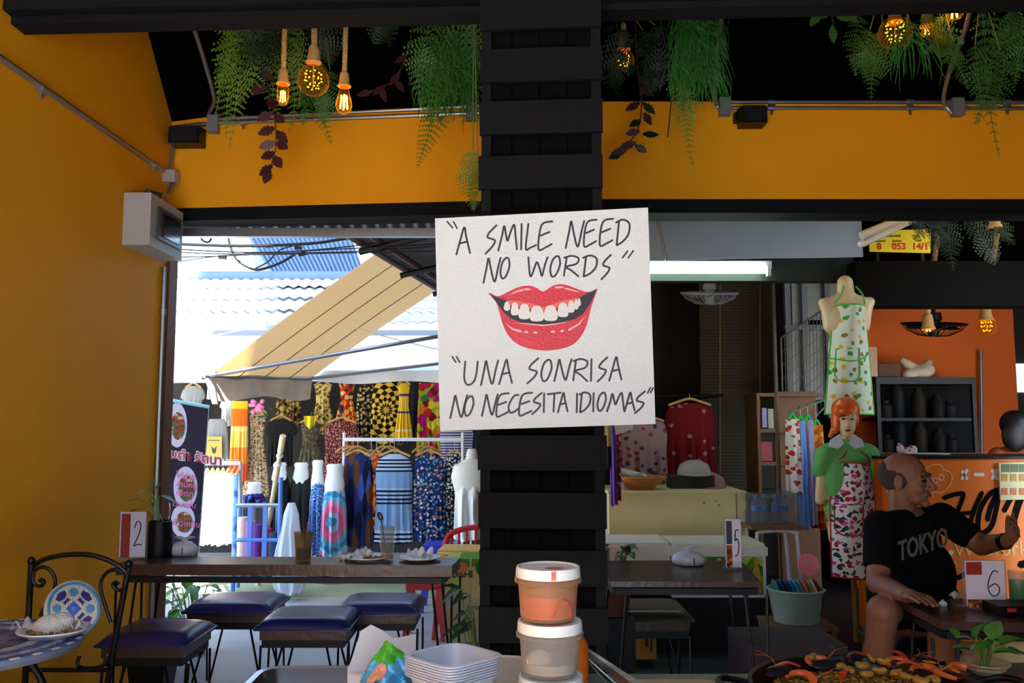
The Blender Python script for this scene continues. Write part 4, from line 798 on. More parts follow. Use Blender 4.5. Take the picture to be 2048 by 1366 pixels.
# dim hanging blouses, caps and counter goods
g_b = 'embroidered blouses in the dim shop'
Mem = pattern('embroidered_pink', (150, 122, 118), [(60, 50, 80), (130, 50, 50), (150, 122, 118), (150, 122, 118)], 18, .3); Mred = pattern('embroidered_red', (110, 16, 22), [(150, 110, 110), (110, 16, 22), (110, 16, 22), (110, 16, 22)], 16, .26)
garment('blouse', 'dusty pink blouse with floral embroidery behind the basket', Mem, 1232, 1338, 838, 972, 6.95, 'tunic', 'blouse', g_b, dep=.05, bar=P(1300, 790, 6.95).z)
garment('blouse', 'dark red blouse with pale embroidery behind the caps', Mred, 1326, 1432, 806, 960, 6.95, 'tunic', 'blouse', g_b, dep=.05, bar=P(1300, 790, 6.95).z)
b = MB(); zg = P(1300, 790, 6.95).z - .002; b.tube([Vector((P(1216, 900, 6.2).x - .21, 6.955, zg)), Vector((P(1445, 790, 6.95).x, 6.955, zg)), Vector((P(1445, 790, 6.95).x, 8.0, zg))], .01, 6); b.build('garment_rail', M_iron, label='dark rail the embroidered blouses hang from', cat='rail')
# cream cabinet, worktop height
M_cream = mat('cream_enamel', (226, 208, 150), .5, var=.1, vs=5); M_rusty = mat('rust_spot', (150, 90, 40), .8)
cb = thing('cream_cabinet', 'scuffed cream enamel cabinet behind table five', 'cabinet', (P(1360, 1100, 5.9).x, 6.2, 0))
a = P(1218, 982, 5.9); d = P(1490, 982, 5.9); b = MB(); b.box(((a.x + d.x) / 2, 6.2, a.z / 2 - .006), (d.x - a.x, .6, a.z - .012)); b.build('body', M_cream, cb, smooth=False)
b = MB(); b.box(((a.x + d.x) / 2, 6.2, a.z - .008), (d.x - a.x + .012, .62, .016)); b.build('top', M_cream, cb, smooth=False)
b = MB(); b.box((d.x - .06, 5.897, a.z / 2), (.008, .006, a.z - .04)); b.build('corner_seam', mat('seam_brown', (150, 120, 70), .7), cb, smooth=False)
for (x, y) in [(1432, 1002), (1438, 1010), (1350, 1078), (1362, 1082), (1376, 1080), (1238, 1076), (1254, 1074), (1340, 1076), (1408, 1006)]:
    b = MB(); cc = P(x, y, 5.897); b.poly([cc + Vector((R.uniform(.5, 1.2) * .009 * math.cos(k * .9), 0, R.uniform(.5, 1.2) * .007 * math.sin(k * .9))) for k in range(7)], (0, -1, 0), .001); b.build('rust_spot', M_rusty, cb, smooth=False)
ZC = a.z
# things on the cabinet
bk_ = thing('wicker_basket', 'oval wicker basket of packets on the cream cabinet', 'basket', Vector((P(1278, 960, 6.05).x, 6.05, ZC))); M_wick = mat('wicker', (190, 120, 50), .6, var=.3, vs=60, bump=.6, bs=150)
for k in range(7):
    rr = .075 + .012 * k; b = MB(); b.tube([bk_.location + Vector((rr * 1.25 * math.cos(q * PI / 14), rr * math.sin(q * PI / 14), .008 + k * .0125 + .004 * math.sin(q * 3))) for q in range(28)], .008, 6, closed=True); b.build('woven_ring', M_wick, bk_)
b = MB(); b.lathe([(.001, .001), (.09, .001), (.09, .008), (.001, .008)], bk_.location, 20); b.build('base', M_wick, bk_)
b = MB(); b.sheet(lambda u, v: bk_.location + Vector((-.15 + .2 * u, -.02 + .07 * v, .085 + .05 * (1 - u) + .012 * math.sin(u * 9 + v * 5))), 8, 5, .02); b.build('packet_bag', mat('clear_packet', (190, 195, 190), .15), label='shiny clear packet lying in the wicker basket', cat='packet')
bo = thing('small_bottle', 'small white bottle with blue cap beside the basket', 'bottle', Vector((P(1242, 976, 5.97).x, 5.97, ZC))); b = MB(); b.lathe([(.024, 0), (.027, .004), (.027, .045), (.014, .058), (.014, .062)], bo.location, 16); b.build('body', mat('bottle_white', (190, 205, 215), .4), bo)
b = MB(); b.lathe([(.016, .06), (.016, .082), (.01, .084)], bo.location, 14); b.build('cap', mat('cap_blue', (30, 70, 170), .4), bo)
for k, (x, y, w_, cc_, lb) in enumerate([(1388, 938, .12, (150, 140, 132), 'pale grey cap lying on the pile before the red blouse'), (1420, 962, .11, (140, 96, 98), 'dusty pink cap at the right of the pile')]):
    p = P(x, y, 6.2); hat = thing('cap', lb, 'cap', Vector((p.x, 6.2, ZC if k else ZC + .09)), 'caps on the cabinet'); z0 = hat.location.z
    b = MB(); b.lathe([(w_, 0), (w_ * 1.0, .02), (w_ * .85, .07), (w_ * .4, .1), (.001, .105)], (p.x, 6.2, z0), 20, sq=.8); b.build('crown', mat('cap_cloth_%d' % k, cc_, .9), hat)
    b = MB(); b.sheet(lambda u, v: Vector((p.x + (u - .5) * w_ * 1.6, 6.2 - w_ * .7 - v * .08 * math.sin(PI * u), z0 + .01 - .01 * v)), 8, 3, .006); b.build('brim', mat('cap_brim_%d' % k, cc_, .9), hat)
b = MB(); b.box((P(1380, 960, 6.2).x, 6.2, ZC + .045), (.3, .2, .088)); b.build('folded_cloth', mat('dark_folded_cloth', (40, 32, 30), .9), label='dark folded cloth under the pale cap', cat='cloth', smooth=False)
# scarves hanging beside the pillar
for k, (x0, x1, y1, m_, lb) in enumerate([(1206, 1222, 935, pattern('gold_check', (40, 36, 60), [(0, (30, 30, 50)), (.45, (200, 176, 100))], kind='bands'), 'dark scarf with gold border nearest the pillar'), (1219, 1234, 1010, mat('violet_scarf', (110, 60, 150), .8), 'violet scarf hanging second beside the pillar'), (1228, 1241, 1000, pattern('red_print_scarf', (190, 40, 70), [(230, 190, 190), (90, 20, 40)], 30, .4), 'red print scarf hanging outermost beside the pillar')]):
    garment('scarf', lb, m_, x0, x1, 838, y1, 5.4 + .08 * k, 'strip', 'scarf', 'scarves beside the pillar', hang=False, dep=.03, folds=3)
b = MB(); b.tube([P(1244, 838, 5.56), P(1202, 838, 5.4), Vector((P(1216, 900, 6.2).x - .21, 6.2, P(1202, 838, 5.4).z))], .012, 6); b.build('scarf_rail', M_steel, label='thin rail the scarves hang from beside the pillar', cat='rail')
q = [P(1226, 836, 5.44), P(1270, 834, 5.44), P(1266, 858, 5.44), P(1232, 870, 5.44)]; b = MB(); b.hexa(q, [p + Vector((0, .004, 0)) for p in q]); b.build('paper_card', M_white, label='white card peeking out under the sign right edge', cat='card', smooth=False)
# ice chests
def chest(x0, x1, yt, yb, Y, dep, label, art):
    a, d = P(x0, yt, Y), P(x1, yb, Y); t = thing('ice_chest', label, 'ice chest', ((a.x + d.x) / 2, Y + dep / 2, d.z), 'white ice chests'); w_ = d.x - a.x; cx = (a.x + d.x) / 2; hl = .07
    b = MB(); b.box((cx, Y + dep / 2, (a.z - hl + d.z) / 2), (w_ - .02, dep - .02, a.z - hl - d.z)); b.build('body', M_white if art else M_offw, t, smooth=False)
    b = MB(); b.box((cx, Y + dep / 2, a.z - .045), (w_, dep, .05)); b.box((cx, Y + dep / 2, a.z - .01), (w_ - .03, dep - .03, .02)); b.build('lid', M_offw, t, smooth=False)
    if art:
        z0, z1 = P(0, 1190, Y).z, P(0, 1114, Y).z
        b = MB(); b.box((cx, Y + .008, (z0 + z1) / 2), (w_ - .06, .004, z1 - z0)); pn = b.build('picture_panel', pattern('leaf_panel', (120, 160, 50), [(60, 120, 30), (180, 200, 80), (90, 140, 40)], 9, .55), t, smooth=False)
        for k in range(5):
            x = cx - w_ / 2 + .07 + k * (w_ - .14) / 4; b = MB(); zz = z0 + .01; hh = (z1 - z0) * .92
            b.poly([Vector((x + sx * .026 * u, Y + .004, zz + hh * v)) for sx, u, v in [(-1, 1, 0), (1, 1, 0), (1, 1, .55), (1, .45, .78), (1, .45, 1), (-1, .45, 1), (-1, .45, .78), (-1, 1, .55)]], (0, -1, 0), .002)
            bb = b.build('bottle_picture', mat('bottle_pic_%d' % k, [(200, 170, 40), (60, 130, 40), (210, 180, 50), (40, 110, 50), (190, 160, 40)][k], .4), pn, smooth=False)
        textmesh('tea', .07, Vector((cx - w_ * .32, Y + .003, z0 + .02)), (1, 0, 0), (0, 0, 1), 'lettering', mat('tea_yellow', (214, 190, 40), .5), pn, bold=.002)
    return t, a, d
t, a, d = chest(1340, 1538, 1088, 1196, 5.3, .42, 'white ice chest with green tea bottle pictures behind table five', True)
t2, a2, d2 = chest(1205, 1345, 1086, 1188, 5.32, .42, 'plain cream ice chest between the pillar and the tea chest', False)
b = MB(); b.box(((a2.x + d.x) / 2, 5.54, d.z / 2 - .002), (d.x - a2.x + .02, .44, d.z - .006)); b.build('black_bench', mat('matt_black_bench', (16, 16, 18), .7), label='low black bench the two ice chests stand on', cat='bench', smooth=False)
# yellow carton under the bench seat
t, cc, w_, h_ = carton('carton', 'yellow carton with dark markings on the floor under table five', 1240, 1312, 1246, 1318, 5.0, .16, mat('yellow_carton', (196, 150, 50), .8, var=.15)); dz = .0
textmesh('FRAGILE', .04, Vector((cc.x - .06, cc.y - .133, cc.z - .03)), (1, 0, 0), (0, 0, 1), 'lettering', M_ink, t) if False else None
b = MB(); b.box(cc + Vector((.04, -.1315, .02)), (.015, .003, .08)); b.box(cc + Vector((.065, -.1315, .0)), (.01, .003, .1)); b.build('printed_mark', M_ink, t, smooth=False)
# metal stool with plastic bag of bottles
st = thing('metal_stool', 'stool with white bent tube legs beside the tea chest', 'stool', (P(1550, 1100, 5.7).x, 5.75, 0)); zs = P(1550, 1050, 5.7).z; xc = P(1550, 1050, 5.7).x
b = MB(); b.box((xc, 5.78, zs - .012), (.34, .3, .024)); b.build('seat', M_br, st, smooth=False)
for s in (-1, 1):
    b = MB(); b.tube(cr([(xc - .16, 5.78 + s * .12, 0), (xc - .13, 5.78 + s * .12, zs - .12), (xc - .10, 5.78 + s * .12, zs - .04), (xc + .10, 5.78 + s * .12, zs - .04), (xc + .13, 5.78 + s * .12, zs - .12), (xc + .16, 5.78 + s * .12, 0)], 4), .013, 8); b.build('leg_hoop', M_white, st)
M_clear = glassy('clear_plastic', (228, 232, 236), .1, .15)
for k in range(4):
    x = xc - .1 + k * .065; tt = thing('water_bottle', ['leftmost', 'second', 'third', 'rightmost'][k] + ' clear water bottle inside the plastic bag on the stool', 'bottle', (x, 5.78 + .03 * (k % 2), zs), 'water bottles in the bag'); b = MB(); b.lathe([(.026, 0), (.028, .01), (.028, .06), (.025, .07), (.028, .08), (.028, .12), (.012, .16), (.012, .17)], tt.location, 14); b.build('body', M_clear, tt)
    b = MB(); b.lathe([(.014, .168), (.014, .185), (.01, .186)], tt.location, 12); b.build('cap', mat('cap_pale_blue', (80, 120, 190), .4), tt); b = MB(); b.lathe([(.0285, .08), (.0285, .115)], tt.location, 14); b.build('label_band', mat('blue_label', (60, 110, 190), .4), tt)
b = MB(); b.sheet(lambda u, v: Vector((xc - .005 + (.165 + .01 * math.sin(v * 9)) * math.cos(u * 2 * PI), 5.785 + .12 * math.sin(u * 2 * PI) * (1 + .08 * math.sin(u * 31)), zs + .004 + .22 * v - .03 * v * abs(math.cos(u * PI * 3)))), 40, 6, .002); b.build('clear_bag', glassy('clear_bag_film', (235, 238, 240), .04, .1), label='crinkled clear plastic bag of water bottles on the metal stool', cat='bag')
# tub of coloured fans/plates
tb = thing('plastic_tub', 'grey green plastic tub of coloured discs on a wooden crate', 'tub', P(1593, 1242, 5.0)); c = tb.location.copy(); zb0 = c.z; s5 = 5.0 / F; hh = (1240 - 1178) * s5
b = MB(); b.lathe([(.001, 0), (42 * s5, 0), (52 * s5, hh * .9), (56 * s5, hh), (53 * s5, hh + .005), (50 * s5, hh * .9), (40 * s5, .008), (.001, .008)], c, 28); b.build('bucket', mat('grey_green_plastic', (150, 165, 145), .45), tb)
cols = [(30, 120, 90), (40, 60, 120), (30, 40, 80), (40, 90, 150), (60, 170, 190), (70, 160, 170), (230, 120, 70), (150, 120, 90), (205, 190, 150), (120, 50, 50)]; nm = ['green', 'navy', 'dark navy', 'blue', 'turquoise', 'teal', 'orange', 'tan', 'cream', 'maroon']
for k in range(10):
    x = c.x - .115 + k * .0255; r = .075; b = MB(); M = Matrix.Rotation(PI / 2, 3, 'Y') @ Matrix.Rotation(.1 * (k - 5) / 5, 3, 'X'); b.lathe([(.001, -.004), (r * .7, -.004), (r, .002), (r, .006), (r * .7, .001), (.001, .001)], Vector((x, c.y - .02, zb0 + .012 + r + .07)), 24, Matrix.Rotation(PI / 2 - .25, 3, 'Y')); b.build('plastic_plate', mat('plate_col_%d' % k, cols[k], .4), label='%s plastic plate standing in the tub' % nm[k], cat='plate', group='coloured plates in the tub')
b = MB(); b.lathe([(.001, 0), (.05, 0), (.062, .015), (.06, .018), (.001, .006)], P(1616, 1130, 5.05), 24, Matrix.Rotation(1.25, 3, 'X')); b.build('plastic_plate', mat('plate_pink', (226, 120, 130), .4), label='pink plastic plate leaning behind the tub', cat='plate', group='coloured plates in the tub')
cr_ = thing('crate', 'low wooden crate under the plastic tub', 'crate', (c.x, 5.0, 0))
b = MB(); b.box((c.x, 5.0, zb0 - .012), (.36, .3, .02)); b.build('top_board', M_br, cr_, smooth=False)
for s in (-1, 1):
    b = MB(); b.box((c.x + s * .16, 5.0, (zb0 - .02) / 2), (.03, .28, zb0 - .022)); b.build('side_board', M_br, cr_, smooth=False)
# ---- the aproned torso and the wigged mannequin ----
M_skin = mat('cream_mannequin', (222, 200, 158), .4, var=.04); 
def cl(x, y, Y): return P(x, y, Y)
Yt = 5.5; tf = thing('apron_torso', 'headless cream torso wearing a white apron with green and yellow motifs', 'mannequin', (P(1692, 700, Yt).x, Yt, 0)); s = Yt / F
n0, n1 = P(1690, 566, Yt), P(1692, 600, Yt)
blob('torso', [('cap', n0, 16 * s, n1, 18 * s), ('cap', P(1690, 598, Yt), 17 * s, P(1654, 612, Yt), 15 * s), ('cap', P(1690, 598, Yt), 17 * s, P(1732, 610, Yt), 15 * s), ('cap', P(1656, 612, Yt), 15 * s, P(1664, 650, Yt), 18 * s), ('cap', P(1730, 610, Yt), 15 * s, P(1722, 650, Yt), 18 * s), ('ell', P(1692, 640, Yt), (46 * s, 30 * s, 42 * s)), ('ell', P(1692, 700, Yt), (36 * s, 24 * s, 50 * s)), ('ell', P(1694, 770, Yt), (42 * s, 26 * s, 36 * s)), ('ell', P(1649, 606, Yt), (13 * s, 13 * s, 11 * s)), ('ell', P(1737, 604, Yt), (13 * s, 13 * s, 11 * s))], M_skin, tf, .009, 6)
b = MB(); b.tube([(P(1692, 700, Yt).x, Yt, 0), P(1692, 790, Yt)], .018, 8); b.build('stand_pole', mat('stand_wood', (150, 110, 60), .5), tf)
b = MB(); b.lathe([(.12, 0), (.12, .015), (.02, .03)], (P(1692, 700, Yt).x, Yt, 0), 24); b.build('stand_base', M_iron, tf)
def apron(par, cx, Y, ytop, ywaist, ybot, wt, ww, wb, m, trim, pocket, dep, strap_y):
    s = Y / F
    def half(y):
        if y < ywaist: u = (y - ytop) / (ywaist - ytop); return wt + (ww - wt) * u ** 1.5
        return ww + (wb - ww) * (y - ywaist) / (ybot - ywaist)
    def f(u, v):
        y = ytop + (ybot - ytop) * v; x = (u - .5) * 2; p = P(cx + half(y) * x, y, Y); return Vector((p.x, Y - dep + dep * .75 * x * x + .006 * math.sin(9 * u + 5 * v), p.z))
    ap = MB().sheet(f, 20, 24, .004).build('apron', m, par)
    def edge(pts, nm, r=.005): b = MB(); b.tube([f(u, v) + Vector((0, -.004, 0)) for u, v in pts], r, 6); return b.build(nm, trim, ap)
    edge([(0, k / 20) for k in range(21)] + [(k / 10, 1) for k in range(1, 11)] + [(1, 1 - k / 20) for k in range(1, 21)] + [(1 - k / 10, 0) for k in range(1, 11)], 'binding')
    u0, u1, v0, v1 = pocket; edge([(u0, v0), (u0, v0 + (v1 - v0) * .8), (u0 + .06, v1 - .015), (u0 + .14, v1), (u1 - .14, v1), (u1 - .06, v1 - .015), (u1, v0 + (v1 - v0) * .8), (u1, v0), ((u0 + u1) / 2, v0), (u0, v0)], 'pocket_seam')
    for sx in (0, 1):
        b = MB(); e = P(cx + (12 if sx else -12), strap_y, Y); b.tube(cr([f(sx, 0), (f(sx, 0) + e) / 2 + Vector((0, -dep * .5, 0)), Vector((e.x, Y - dep * .35, e.z))], 4), .005, 6); b.build('neck_strap', trim, ap)
    return f, ap
M_ap1 = pattern('animal_motif_cotton', (214, 226, 206), [(60, 160, 70), (230, 180, 50), (140, 112, 62), (214, 226, 206)], 19, .26); M_grn = mat('green_binding', (70, 190, 60), .7)
f, ap = apron(tf, 1694, Yt, 614, 705, 829, 32, 38, 50, M_ap1, M_grn, (.1, .62, .40, .70), .13, 575)
b = MB(); b.tube([f(k / 10, .48 - .05 * (k / 10) + .06 * math.sin(PI * k / 10)) + Vector((0, -.006, 0)) for k in range(11)], .005, 6); b.build('waist_tie', M_grn, ap)
# wigged mannequin
Ym = 5.2; mq = thing('mannequin', 'mannequin with bright orange bobbed wig, green polo shirt and floral apron', 'mannequin', (P(1694, 1100, Ym).x, Ym, 0)); s = Ym / F
def q_(x, y, dy=0): return P(x, y, Ym + dy)
M_face = mat('mannequin_skin', (214, 182, 140), .4, var=.05)
blob('body', [('ell', q_(1692, 832), (21 * s, 25 * s, 30 * s)), ('ell', q_(1694, 852, -.02), (16 * s, 19 * s, 20 * s)), ('ell', q_(1695, 868, -.035), (9 * s, 10 * s, 8 * s)), ('cap', q_(1696, 843, -.082), 2.5 * s, q_(1696, 852, -.093), 3.6 * s), ('cap', q_(1692, 862, .01), 12 * s, q_(1691, 905, .02), 14 * s), ('ell', q_(1693, 980), (40 * s, 27 * s, 70 * s)), ('cap', q_(1655, 915), 17 * s, q_(1732, 915), 17 * s), ('ell', q_(1694, 1060), (38 * s, 26 * s, 60 * s)),
      ('cap', q_(1648, 925), 14 * s, q_(1640, 1000, .02), 10 * s), ('cap', q_(1740, 925), 14 * s, q_(1748, 1000, .02), 10 * s)], M_face, mq, .007, 3)
def eyes(par, l, r, sz, mouth, dirv):
    Mk = mat('eye_dark', (30, 24, 24), .4)
    for e in (l, r): b = MB(); b.ell(e, (sz * 1.5, sz * .6, sz * .7)); b.build('eye', Mk, par); b = MB(); b.tube([e + Vector((-sz * 1.8, .002, sz * 2)), e + Vector((0, -.003, sz * 2.7)), e + Vector((sz * 1.8, .002, sz * 2.1))], sz * .3, 5); b.build('eyebrow', Mk, par)
    b = MB(); b.ell(mouth, (sz * 1.9, sz * .8, sz * .8)); b.build('lips', mat('lip_tint', (130, 40, 40), .4), par)
bd = [x for x in mq.children][0]
eyes(mq, q_(1687, 838, -.068), q_(1704, 838, -.068), .0085, q_(1696, 861, -.082), None)
M_wig = mat('orange_wig_hair', (226, 98, 20), .3, var=.35, vs=30)
blob('wig', [('ell', q_(1691, 820, .012), (27 * s, 29 * s, 27 * s)), ('ell', q_(1690, 822, -.045), (22 * s, 12 * s, 14 * s)), ('ell', q_(1671, 842, .01), (8 * s, 16 * s, 26 * s)), ('cap', q_(1672, 850, .02), 8 * s, q_(1661, 872, .03), 5 * s), ('ell', q_(1711, 836, .02), (6 * s, 13 * s, 18 * s))], M_wig, mq, .006, 3)
M_polo = mat('green_polo_cloth', (96, 170, 88), .85, var=.1)
blob('polo_shirt', [('cap', q_(1692, 896), 20 * s, q_(1656, 906), 20 * s), ('cap', q_(1692, 896), 20 * s, q_(1734, 906), 20 * s), ('ell', q_(1694, 955), (50 * s, 34 * s, 66 * s)), ('cap', q_(1652, 908), 20 * s, q_(1642, 938, .01), 19 * s), ('cap', q_(1738, 908), 20 * s, q_(1748, 936, .01), 19 * s), ('ell', q_(1694, 1020), (42 * s, 30 * s, 50 * s))], M_polo, mq, .008, 5)
M_col = mat('collar_grey', (196, 194, 192), .8)
for sx in (-1, 1):
    b = MB(); pts = [q_(1692 + sx * 14, 868, -.06), q_(1692 + sx * 32, 880, -.07), q_(1692 + sx * 36, 894, -.10), q_(1692 + sx * 16, 898, -.13), q_(1692 + sx * 5, 888, -.12)]; b.poly(pts, (0, -1, .3), .006); b.build('collar', M_col, mq, smooth=False)
M_ap2 = pattern('floral_apron_cotton', (206, 208, 200), [(150, 30, 40), (40, 44, 66), (190, 70, 130), (50, 60, 50), (206, 208, 200), (120, 30, 40)], 34, .40); M_rb = mat('red_binding', (150, 26, 28), .7)
apron(mq, 1700, Ym, 924, 1005, 1150, 36, 44, 42, M_ap2, M_rb, (.06, .60, .36, .63), .135, 900)
b = MB(); b.lathe([(.14, 0), (.14, .015), (.03, .03)], (q_(1694, 1000).x, Ym, 0), 24); b.build('stand_base', M_iron, mq); b = MB(); b.tube([(q_(1694, 1).x, Ym, .02), (q_(1694, 1).x, Ym, .6)], .02, 8); b.build('stand_pole', M_iron, mq)
# aprons on green hangers
rl = thing('apron_rail', 'thin green rail with hanging aprons beside the shelf unit', 'rail', P(1612, 825, 6.1)); b = MB(); b.tube([P(1578, 826, 6.1), P(1650, 800, 6.3)], .006, 6); b.build('rod', mat('green_rod', (90, 130, 90), .5), rl)
M_gh = mat('green_hanger', (40, 190, 70), .4); gfl = pattern('red_flower_cotton', (214, 210, 196), [(190, 40, 30), (180, 60, 40), (214, 210, 196)], 24, .36)
for k, (x0, x1, y0, y1, m_, lb) in enumerate([(1568, 1600, 838, 985, gfl, 'white apron with red flowers on the green rail'), (1590, 1612, 842, 1060, mat('sky_blue_apron', (112, 150, 205), .8), 'sky blue apron on the green rail'), (1604, 1628, 840, 1050, mat('lilac_apron', (150, 140, 168), .8), 'lilac grey apron on the green rail'), (1618, 1648, 850, 1056, pattern('orange_floral_cotton', (190, 90, 30), [(210, 160, 50), (150, 50, 30)], 18, .45), 'orange floral apron, rightmost on the green rail')]):
    garment('hanging_apron', lb, m_, x0, x1, y0, y1, 6.1 + .2 * ((x0 + x1) / 2 - 1578) / 72, 'strip', 'apron', 'aprons on the green rail', dep=.05, folds=3, hm=M_gh, bar=P((x0 + x1) / 2, 826 - 26 * ((x0 + x1) / 2 - 1578) / 72, 6.1 + .2 * ((x0 + x1) / 2 - 1578) / 72).z)
# ---- kitchen next door: orange counter with lettering ----
YC = 5.05; ct = thing('orange_counter', 'orange counter front painted with black HOT lettering behind the man', 'counter', (P(1900, 1280, YC).x, YC + .2, 0)); ca, cd = P(1762, 918, YC), P(2200, 1282, YC)
M_cnt = mat('counter_orange_paint', (236, 118, 14), .45, var=.06, vs=4)
b = MB(); b.box(((ca.x + cd.x) / 2, YC + .2, (ca.z + cd.z) / 2), (cd.x - ca.x, .4, ca.z - cd.z)); b.build('front_panel', M_cnt, ct, smooth=False)
b = MB(); b.box(((ca.x + cd.x) / 2, YC + .2, ca.z + .008), (cd.x - ca.x + .03, .44, .016)); b.build('worktop', M_iron, ct, smooth=False)
b = MB(); b.box(((ca.x + cd.x) / 2, YC + .22, cd.z / 2), (cd.x - ca.x, .34, cd.z)); b.build('plinth', mat('ochre_plinth', (120, 96, 40), .7), ct, smooth=False)
nC = Vector((0, -1, 0))
def cz(x, y): return P(x, y, YC - .001)
M_bk = mat('brush_black', (8, 8, 11), .8, var=.2, spec=.08); M_wp = mat('white_marker', (230, 226, 214), .6); M_yp = mat('pale_yellow_marker', (230, 190, 120), .6)
def brush(pts, w, m, nm, n=6):
    b = MB(); b.stroke(cr([cz(x, y) for x, y in pts], n), w * YC / F, nC, .0012); b.build(nm, m, ct, smooth=False)
for pts, w_ in [([(1888, 996), (1905, 990), (1924, 987), (1926, 993), (1916, 1020), (1908, 1040)], 4.5), ([(1916, 1028), (1950, 1024)], 4), ([(1964, 985), (1950, 1015), (1942, 1040), (1938, 1060)], 4.5), ([(1975, 1040), (1980, 1018), (1990, 995), (1998, 978), (1996, 1000), (1984, 1050), (1966, 1066), (1956, 1058), (1960, 1020), (1978, 990), (1994, 980)], 5), ([(2008, 1022), (2022, 996), (2032, 985)], 5), ([(2024, 1052), (2036, 1010), (2046, 986)], 7), ([(2060, 1046), (2066, 1010), (2080, 985)], 6), ([(1915, 1156), (1935, 1146), (1960, 1138)], 5), ([(2040, 1130), (2060, 1124)], 7)]: brush(pts, w_, M_bk, 'brush_letter')
for pts in [[(1924, 942), (1934, 958)], [(1934, 940), (1924, 958)], [(1949, 949), (1967, 949)], [(1984, 940), (1994, 958)], [(1994, 940), (1984, 957)]]: brush(pts, 3.2, M_wp, 'white_mark', 3)
brush([(1850, 938), (1864, 930), (1880, 930), (1887, 940), (1899, 944), (1904, 956), (1898, 972), (1884, 984), (1866, 984), (1866, 994)], 1.2, M_yp, 'cloud_outline'); brush([(1776, 975), (1774, 984), (1783, 986)], 1.2, M_yp, 'cloud_outline')
textmesh('MDO', .05, cz(1855, 976), Vector((1, 0, .5)), Vector((-.3, 0, 1)), 'lettering', M_wp, ct)
textmesh('Week', .115, cz(1908, 1114), Vector((1, 0, .06)), (0, 0, 1), 'lettering', M_yp, ct); textmesh('orkers', .115, cz(2000, 1112), Vector((1, 0, .06)), (0, 0, 1), 'lettering', M_yp, ct)
b = MB(); b.poly([cz(1902 + 5 * math.cos(a * PI / 6), 1105 + 5 * math.sin(a * PI / 6)) for a in range(12)], nC, .001); b.build('white_dot', M_wp, ct, smooth=False)
brush([(1900, 1128), (1910, 1124), (1913, 1132), (1902, 1142), (1900, 1150)], 1.2, M_yp, 'yellow_scribble')
# menu board on the counter
mb = thing('menu_board', 'pale menu board with dish photos fixed to the orange counter', 'menu', P(2040, 1000, YC - .02)); q = [P(1998, 926, YC - .02), P(2110, 922, YC - .02), P(2110, 998, YC - .02), P(2001, 1000, YC - .02)]
b = MB(); b.hexa(q, [p + Vector((0, .014, 0)) for p in q]); b.build('board', mat('menu_cream', (214, 208, 160), .5), mb, smooth=False)
for i in range(4):
    for j in range(3):
        x = 2003 + 18 * i; y = [928, 948, 976][j]; hgt = [16, 14, 14][j]; a = [P(x, y, YC - .021), P(x + (16 if j == 0 else 12), y, YC - .021), P(x + (16 if j == 0 else 12), y + hgt, YC - .021), P(x, y + hgt, YC - .021)]; b = MB(); b.poly(a, nC, .001); b.build('dish_photo', mat('dish_%d%d' % (i, j), [(90, 110, 70), (190, 140, 60), (200, 110, 60)][j], .5, var=.5, vs=60), mb, smooth=False)
# goods on the counter and shelf behind
zt_ = ca.z + .017
b = MB(); b.lathe([(.001, 0), (.09, 0), (.11, .008), (.11, .011), (.001, .006)], (P(1860, 912, 5.2).x, 5.2, zt_), 24); b.build('white_plate', M_white, label='flat pale plate on the orange counter behind the head', cat='plate')
blob('napkin_bundle', [('ell', P(1812, 904, 5.25), (.045, .03, .028)), ('ell', P(1800, 897, 5.25), (.02, .02, .035)), ('ell', P(1825, 900, 5.25), (.028, .03, .03))], pattern('pink_white_cloth', (200, 190, 190), [(180, 60, 90), (210, 200, 200)], 50, .4), None, .006, 2, label='pink and white cloth bundle on the counter behind the head', cat='cloth')
sv = thing('kitchen_shelf', 'black shelf rack against the deep orange wall', 'shelf', (P(1830, 1000, 7.0).x, 7.05, 0))
slab(sv, 1752, 1952, 754, 768, 6.9, .35, M_iron, 'shelf'); slab(sv, 1752, 1952, 905, 915, 6.9, .35, M_iron, 'shelf'); slab(sv, 1752, 1950, 768, 905, 7.24, .02, mat('shelf_back', (8, 7, 6), .95), 'back_panel')
slab(sv, 1756, 1945, 836, 842, 6.92, .32, M_iron, 'shelf')
for k, x in enumerate((1775, 1800, 1842, 1880, 1905)):
    for zz, nm_ in ((P(x, 836, 6.95).z, 'middle'), (P(x, 905, 6.95).z, 'lower')):
        q = P(x, 800, 7.0); b = MB(); hh = .12 + .05 * ((k * 3) % 4); b.lathe([(.05, 0), (.055, .02), (.055, hh * .8), (.03, hh), (.03, hh + .02)], (q.x, 7.05, zz), 14); b.build('jar', mat('dim_jar_%d' % k, [(34, 26, 20), (22, 24, 25), (38, 32, 22), (28, 20, 18), (24, 27, 28)][k], .6, spec=.15), label='%s dim jar on the %s board of the kitchen shelf' % (['leftmost', 'second', 'third', 'fourth', 'rightmost'][k], nm_), cat='jar', group='jars on the kitchen shelf')
for x in (1754, 1945): 
    p = P(x, 760, 6.92); b = MB(); b.box((p.x, 6.92, p.z / 2), (.03, .03, p.z)); b.build('post', M_iron, sv, smooth=False)
zsv = P(1850, 754, 6.9).z
blob('white_bag', [('ell', P(1838, 745, 7.0) , (.1, .09, .06)), ('cap', P(1826, 738, 7.0), .05, P(1806, 722, 7.0), .03), ('ell', P(1852, 740, 7.0), (.07, .06, .06)), ('cap', P(1845, 735, 7.0), .04, P(1858, 726, 7.02), .03), ('ell', P(1818, 750, 6.96), (.06, .05, .05))], mat('crumpled_white_bag', (196, 176, 150), .7, bump=.6, bs=30), None, .012, 2, label='crumpled pale bag on top of the kitchen shelf', cat='bag')
